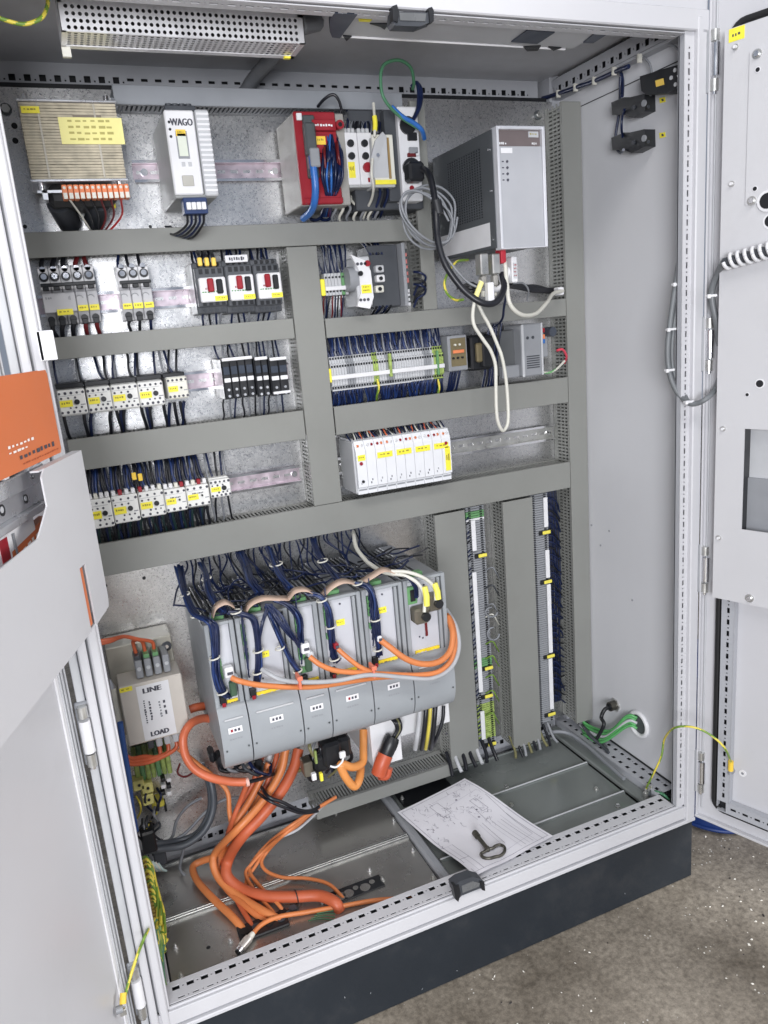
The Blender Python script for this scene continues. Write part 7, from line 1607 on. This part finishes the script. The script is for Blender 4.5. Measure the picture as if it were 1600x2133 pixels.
for k in range(10):
    px, py = 283+R.uniform(0, 45), 1652+R.uniform(-10, 80); cable('small loose wire end by the earth terminals at lower left', [(px, py-16, .36), (px+R.uniform(-10, 10), py, .335), (px+R.uniform(-12, 12), py+16, .35), (px+R.uniform(-8, 12), py+30, .37)], R.uniform(.002, .0035), (BLKW, NAVY, DARK, YLW, GRYW)[k % 5], 'wire', 'wire', 5, group='loose wire ends at lower left')
cable('dark red wire hooked below the orange loop on the plate', [(375, 1590, .38), (370, 1610, .37), (385, 1618, .37), (402, 1608, .38), (400, 1596, .39)], .0022, REDW, 'wire', 'wire')
# PE wires along the left floor rail
T = thing('wire_bundle', 'fan of green and yellow earth wires hanging along the left post near the floor', 'wires', Y(320, 1880, .15))
for i in range(20):
    px, py = 293+i*1.5, 1790+i*8.5; yy = .25-.006*i
    e = (334+R.uniform(-9, 10), 1935+R.uniform(-15, 25)+i*2)
    b = MB(); b.tube(spline([Y(px, py, yy), Y(px+12, py-6+R.uniform(-3, 3), yy-.02), Y(px+26-i*.3, py+22, yy-.03), Y((e[0]+px)/2+18, (e[1]+py)/2+8, (yy+.11)/2-.01), Y(e[0], e[1], .11)], 6), .0030, GYW if i % 3 else YLW, 6, m2=YLW if i % 3 else GYW, tw=.5+.1*(i % 4)); b.build('wire', T)
for i in range(13):
    b = MB(); b.tube(spline([Y(320+R.uniform(-4, 10), 1915, .125), Y(328+R.uniform(-6, 12), 1950, .11), Y(334+R.uniform(-8, 8), 1985, .095), Y(338+R.uniform(-6, 4), 2010+R.uniform(0, 20), .075), Y(342+R.uniform(-4, 3), 2052, .05)], 6), .0028, GYW if i % 3 else mat('dark_green_cable', (.06, .19, .10), .5), 6, m2=YLW if i % 2 else None, tw=.6); b.build('wire', T)
T = thing('earth_bar', 'brass coloured screw row of the earth bar along the left post', 'earth bar', Y(300, 1850, .20))
b = MB(); b.tube([Y(289, 1790, .262), Y(316, 1925, .142)], .006, mat('old_brass_screw', (.45, .33, .10), .4, .6), 6); b.build('bar', T)
for i in range(18):
    t = i/17; p = Y(293+26*t, 1792+130*t, .25-.12*t); bb = MB(); bb.cyl(p-X_*.002, p+X_*.008-Y_*.004, .0040, mat('old_brass_screw', (.45, .33, .10), .4, .6), 7); bb.build('bar_screw', T)
# earth wire from the left to the left door
a_, z_ = LD.px(250, 2102, .0); e = LD.W(a_, .012, z_)
e = U(256, 2092, y=-.06)
T = thing('earth_wire', 'yellow green earth wire stretched across the left post to the left door', 'wire', e)
b = MB(); b.tube(spline([Y(322, 1914, .118), U(306, 1942, y=-.020), U(288, 1985, y=-.028), U(270, 2040, y=-.040), e], 7), .0026, YLW, 8, m2=GYW, tw=.5); b.build('wire', T)
b = MB(); b.cyl(U(257, 2068, y=-.050), e, .0052, mat('amber_label', (.86, .58, .06), .5), 10); b.build('crimp_sleeve', T)
b = MB(); q = U(256, 2100, y=-.06); b.cyl(q, q-X_*.010, .006, MIDG, 8); b.box(q.x-.006, q.x+.004, q.y-.004, q.y+.004, q.z-.012, q.z, ZINC, .001); b.build('door_stud', T)
p = Y(341, 2060, .058); T = thing('earth_clamp', 'yellow and black round clamp at the foot of the left post', 'clamp', p); b = MB(); b.cyl(p-X_*.004, p+X_*.006, .010, BLACK, 12).cyl(p+X_*.004-Z_*.008, p+X_*.008-Z_*.008, .008, YEL, 12); b.build('clamp_body', T)

# ================================================================== DOCUMENTS IN THE DOOR POCKET
MO = .088
m1, m2, m3 = LD.px(95, 772, MO), LD.px(127, 940, MO), LD.px(0, 985, MO)
sm = (m1[0]+m2[0])/2
T = thing('manual', 'orange covered manual standing highest in the left door pocket', 'book', LD.W(sm+.08, MO, m2[1]))
b = MB(); LD.box(b, sm, .42, MO-.010, MO-.001, m2[1]+.001, m1[1], PAPER); b.build('page_block', T)
b = MB(); LD.poly(b, [(sm-.0015, m2[1]+.004), (sm+.002, m2[1]-.001), (.42, m2[1]-.001), (.42, m1[1]+.001), (sm+.002, m1[1]+.001), (sm-.0015, m1[1]-.004)], MO-.001, MO+.0005, ORBOOK); b.build('front_cover', T)
b = MB(); LD.poly(b, [(sm-.0015, m2[1]-.001), (.42, m2[1]-.001), (.42, m1[1]+.001), (sm-.0015, m1[1]+.001)], MO-.0115, MO-.010, ORBOOK); b.build('back_cover', T)
b = MB(); o_ = MO+.0008
uu = -LD.d   # lettering runs from left of the photograph to the hinge side
def on(s_, z): return LD.W(s_, o_, z)
strokes(b, on(sm+.125, m2[1]+.010), uu, Z_, .110, .006, INK, 3, 9); strokes(b, on(sm+.120, m2[1]+.004), uu, Z_, .112, .0022, mat('dark_orange_print', (.40, .09, .03), .5), 5, 14)
strokes(b, on(sm+.150, m2[1]+.026), uu, Z_, .075, .0035, INKW, 7, 7); strokes(b, on(sm+.150, m2[1]+.020), uu, Z_, .055, .003, INKW, 8, 5)
b.build('cover_print', T)
# metal profile bundle and second manual behind the notch
b = MB(); T = thing('profile_rail', 'bright metal rail profile with two screw holes standing in the left door pocket', 'metal rail', LD.W(.25, .05, .9))
LD.box(b, .112, .50, .058, .076, .986, 1.006, ALU); LD.box(b, .114, .50, .066, .070, .962, .986, ALU); LD.box(b, .116, .50, .066, .078, .953, .962, ALU); LD.box(b, .112, .50, .056, .066, .953, 1.0, MIDG); b.build('rail_profile', T, bevel=.0015)
for s_, z, r in ((.168, .974, .0055), (.232, .976, .0065), (.150, .996, .0022)):
    b = MB(); o1 = .070 if z < .986 else .076; LD.disc(b, s_, z, o1, o1+.001, r, BLACK); LD.disc(b, s_+.002, z+.001, o1+.001, o1+.0016, r*.55, LTG); b.build('screw_hole', T)
T = thing('connector', 'white plastic plugs lying under the upper orange manual in the pocket', 'plugs', LD.W(.16, .06, 1.0))
for s_, z, m_ in ((.135, 1.000, WHITE), (.150, .990, LTG), (.185, .994, BLACK), (.215, .992, WHITE), (.245, .992, LTG), (.165, 1.004, DARK)):
    b = MB(); LD.box(b, s_, s_+.011, .058, .078, z+.015, z+.024, m_); b.build('plug_body', T, bevel=.001)
b = MB(); LD.box(b, .105, .35, .040, .057, .955, 1.030, DARK); b.build('plug_housing', T)
T = thing('manual', 'lower orange manual with white lettering tilted inside the left door pocket', 'book', LD.W(.25, .05, .82))
b = MB(); s1_ = .118
LD.poly(b, [(s1_, .80), (.50, .80), (.50, .915), (s1_, .942)], .060, .072, ORBOOK); b.build('front_cover', T)
b = MB(); LD.poly(b, [(s1_+.045, .936), (.50, .905), (.50, .952), (s1_+.045, .951)], .0605, .0722, WHITE); b.build('page_top', T)
b = MB(); du = (uu+Z_*.12).normalized(); strokes(b, LD.W(.245, .0726, .912), du, Z_, .105, .010, INKW, 3, 8); strokes(b, LD.W(.265, .0726, .897), du, Z_, .12, .004, INKL, 4, 12); strokes(b, LD.W(.26, .0726, .887), du, Z_, .11, .004, INKL, 6, 10); b.build('cover_print', T)
T = thing('leaflet', 'small red and white leaflet at the far left inside the door pocket', 'leaflet', LD.W(.26, .07, .93)); b = MB(); LD.box(b, .236, .31, .0723, .0732, .915, .950, WHITE); b.build('sheet', T); b = MB(); LD.box(b, .242, .262, .0733, .0740, .925, .949, RED); b.build('red_print', T); b = MB(); LD.box(b, .222, .227, .0733, .0737, .920, .948, GRYW); b.build('fold_line', T)
T = thing('manual', 'edge of an orange booklet showing through the slot of the door pocket', 'book', LD.W(slot0+.02, .08, .82))
b = MB(); LD.box(b, slot0+.004, slot0+.10, .084, .0970, .792, .869, ORBOOK); b.build('cover', T)
# ================================================================== blue drum behind the right door
b = MB(); p = U(1492, 1722, z=-.158); T = thing('drum', 'blue plastic drum standing on the concrete behind the right door', 'drum', (1.45, .22, -.158))
b.cyl((1.452, .178, -.158), (1.452, .178, -.150), .128, BARREL, 32, r2=.133).cyl((1.452, .178, -.150), (1.452, .178, -.10), .133, BARREL, 32).cyl((1.452, .178, -.10), (1.452, .178, .25), .126, BARREL, 32); b.build('drum_body', T)
b = MB(); b.tube([(1.452+.134*cos(t), .178+.134*sin(t), -.148) for t in [k*pi/24 for k in range(48)]], .005, BARREL, 8, closed=True); b.build('foot_ring', T)

# ================================================================== cables at the right door
T = thing('spiral_wrap', 'white plastic spiral wrapped round a dark cable crossing the right door', 'cable wrap', RD.W(.1, .03, 1.19))
sa_, sz_ = RD.px(1513, 546, OP+.012); sb_, sz2_ = RD.px(1600, 522, OP+.012)
A_ = RD.W(sa_, OP+.013, sz_); Bv = RD.W(sb_, OP+.013, sz2_); Bv = Bv+(Bv-A_)*1.6; dd = (Bv-A_).normalized(); LL = (Bv-A_).length
b = MB(); b.tube([A_-dd*.004, Bv], .0085, DARK, 10); b.build('dark_cable', T)
u_ = dd.cross(Z_).normalized(); v_ = dd.cross(u_); nt_ = int(LL/.0128)
for k in range(nt_):
    P = [A_+dd*(.0128*k+.0128*.45*t/8)+(u_*cos(pi*2*t/16)+v_*sin(pi*2*t/16))*.0120 for t in range(17)]
    b = MB(); P = [A_+dd*(.0128*(k+t/16))+(u_*cos(2*pi*t/16)+v_*sin(2*pi*t/16))*.0118 for t in range(17)]
    b.tube(P, .0034, WHITE, 6); b.build('wrap_turn', T)
DC = mat('door_cable_grey', (.16, .17, .18), .45, noise=.06)
s1a = [A_-dd*.006, RD.W(*(lambda q: (q[0], .022, q[1]))(RD.px(1496, 568, .022))), RD.W(*(lambda q: (q[0], .014, q[1]))(RD.px(1484, 600, .014))), RD.W(*(lambda q: (q[0], .012, q[1]))(RD.px(1484, 630, .012))), RD.W(*(lambda q: (q[0], .010, q[1]))(RD.px(1492, 668, .010))), RD.W(*(lambda q: (q[0], .010, q[1]))(RD.px(1500, 720, .010)))]
cable('dark grey cable leaving the white spiral wrap and dropping behind the door plate', s1a, .0062, DC, n=10)
def dcab(lab, o, r):
    cable(lab, [RD.W(*(lambda q: (q[0], .010, q[1]))(RD.px(1502, 780, .010))), RD.W(*(lambda q: (q[0], .012, q[1]))(RD.px(1489, 812, .012))), Y(1472, 830+o*.2, -.045), Y(1452, 840+o*.2, -.030), Y(1436, 840-o*.3, -.016), Y(1416+o, 824-o*.6, .012), Y(1400+o, 795-o*.5, .022), Y(1392+o, 760, .026), Y(1391+o, 720, .026), Y(1396+o, 672, .026), Y(1404+o, 615, .026), Y(1412+o, 560, .026), Y(1421+o, 505, .024), Y(1432+o*.4, 452, .020), Y(1437, 410, .018)], r, DC, n=10)
dcab('thick grey cable looping from the door across the right post and up inside', 0, .0050)
dcab('thinner grey cable beside the thick one in the loop at the right post', 9, .0034)
for k, (px, py, yy) in enumerate(((1425, 497, .020), (1411, 592, .020), (1399, 686, .020), (1396, 771, .018), (1436, 837, -.022), (1483, 616, -.10))):
    p = Y(px, py, yy); T = thing('cable_tie', '%s white cable tie on the grey cable loop at the right post' % ('topmost', 'second from top', 'third from top', 'fourth from top', 'bottom', 'door side')[k], 'cable tie', p)
    B('tie_band', T, (p.x-.010, p.x+.010, p.y-.003, p.y+.006, p.z-.0022, p.z+.0022, WHITE, .001)); B('tie_head', T, (p.x-.012, p.x-.006, p.y-.005, p.y, p.z-.004, p.z+.003, WHITE, .001))
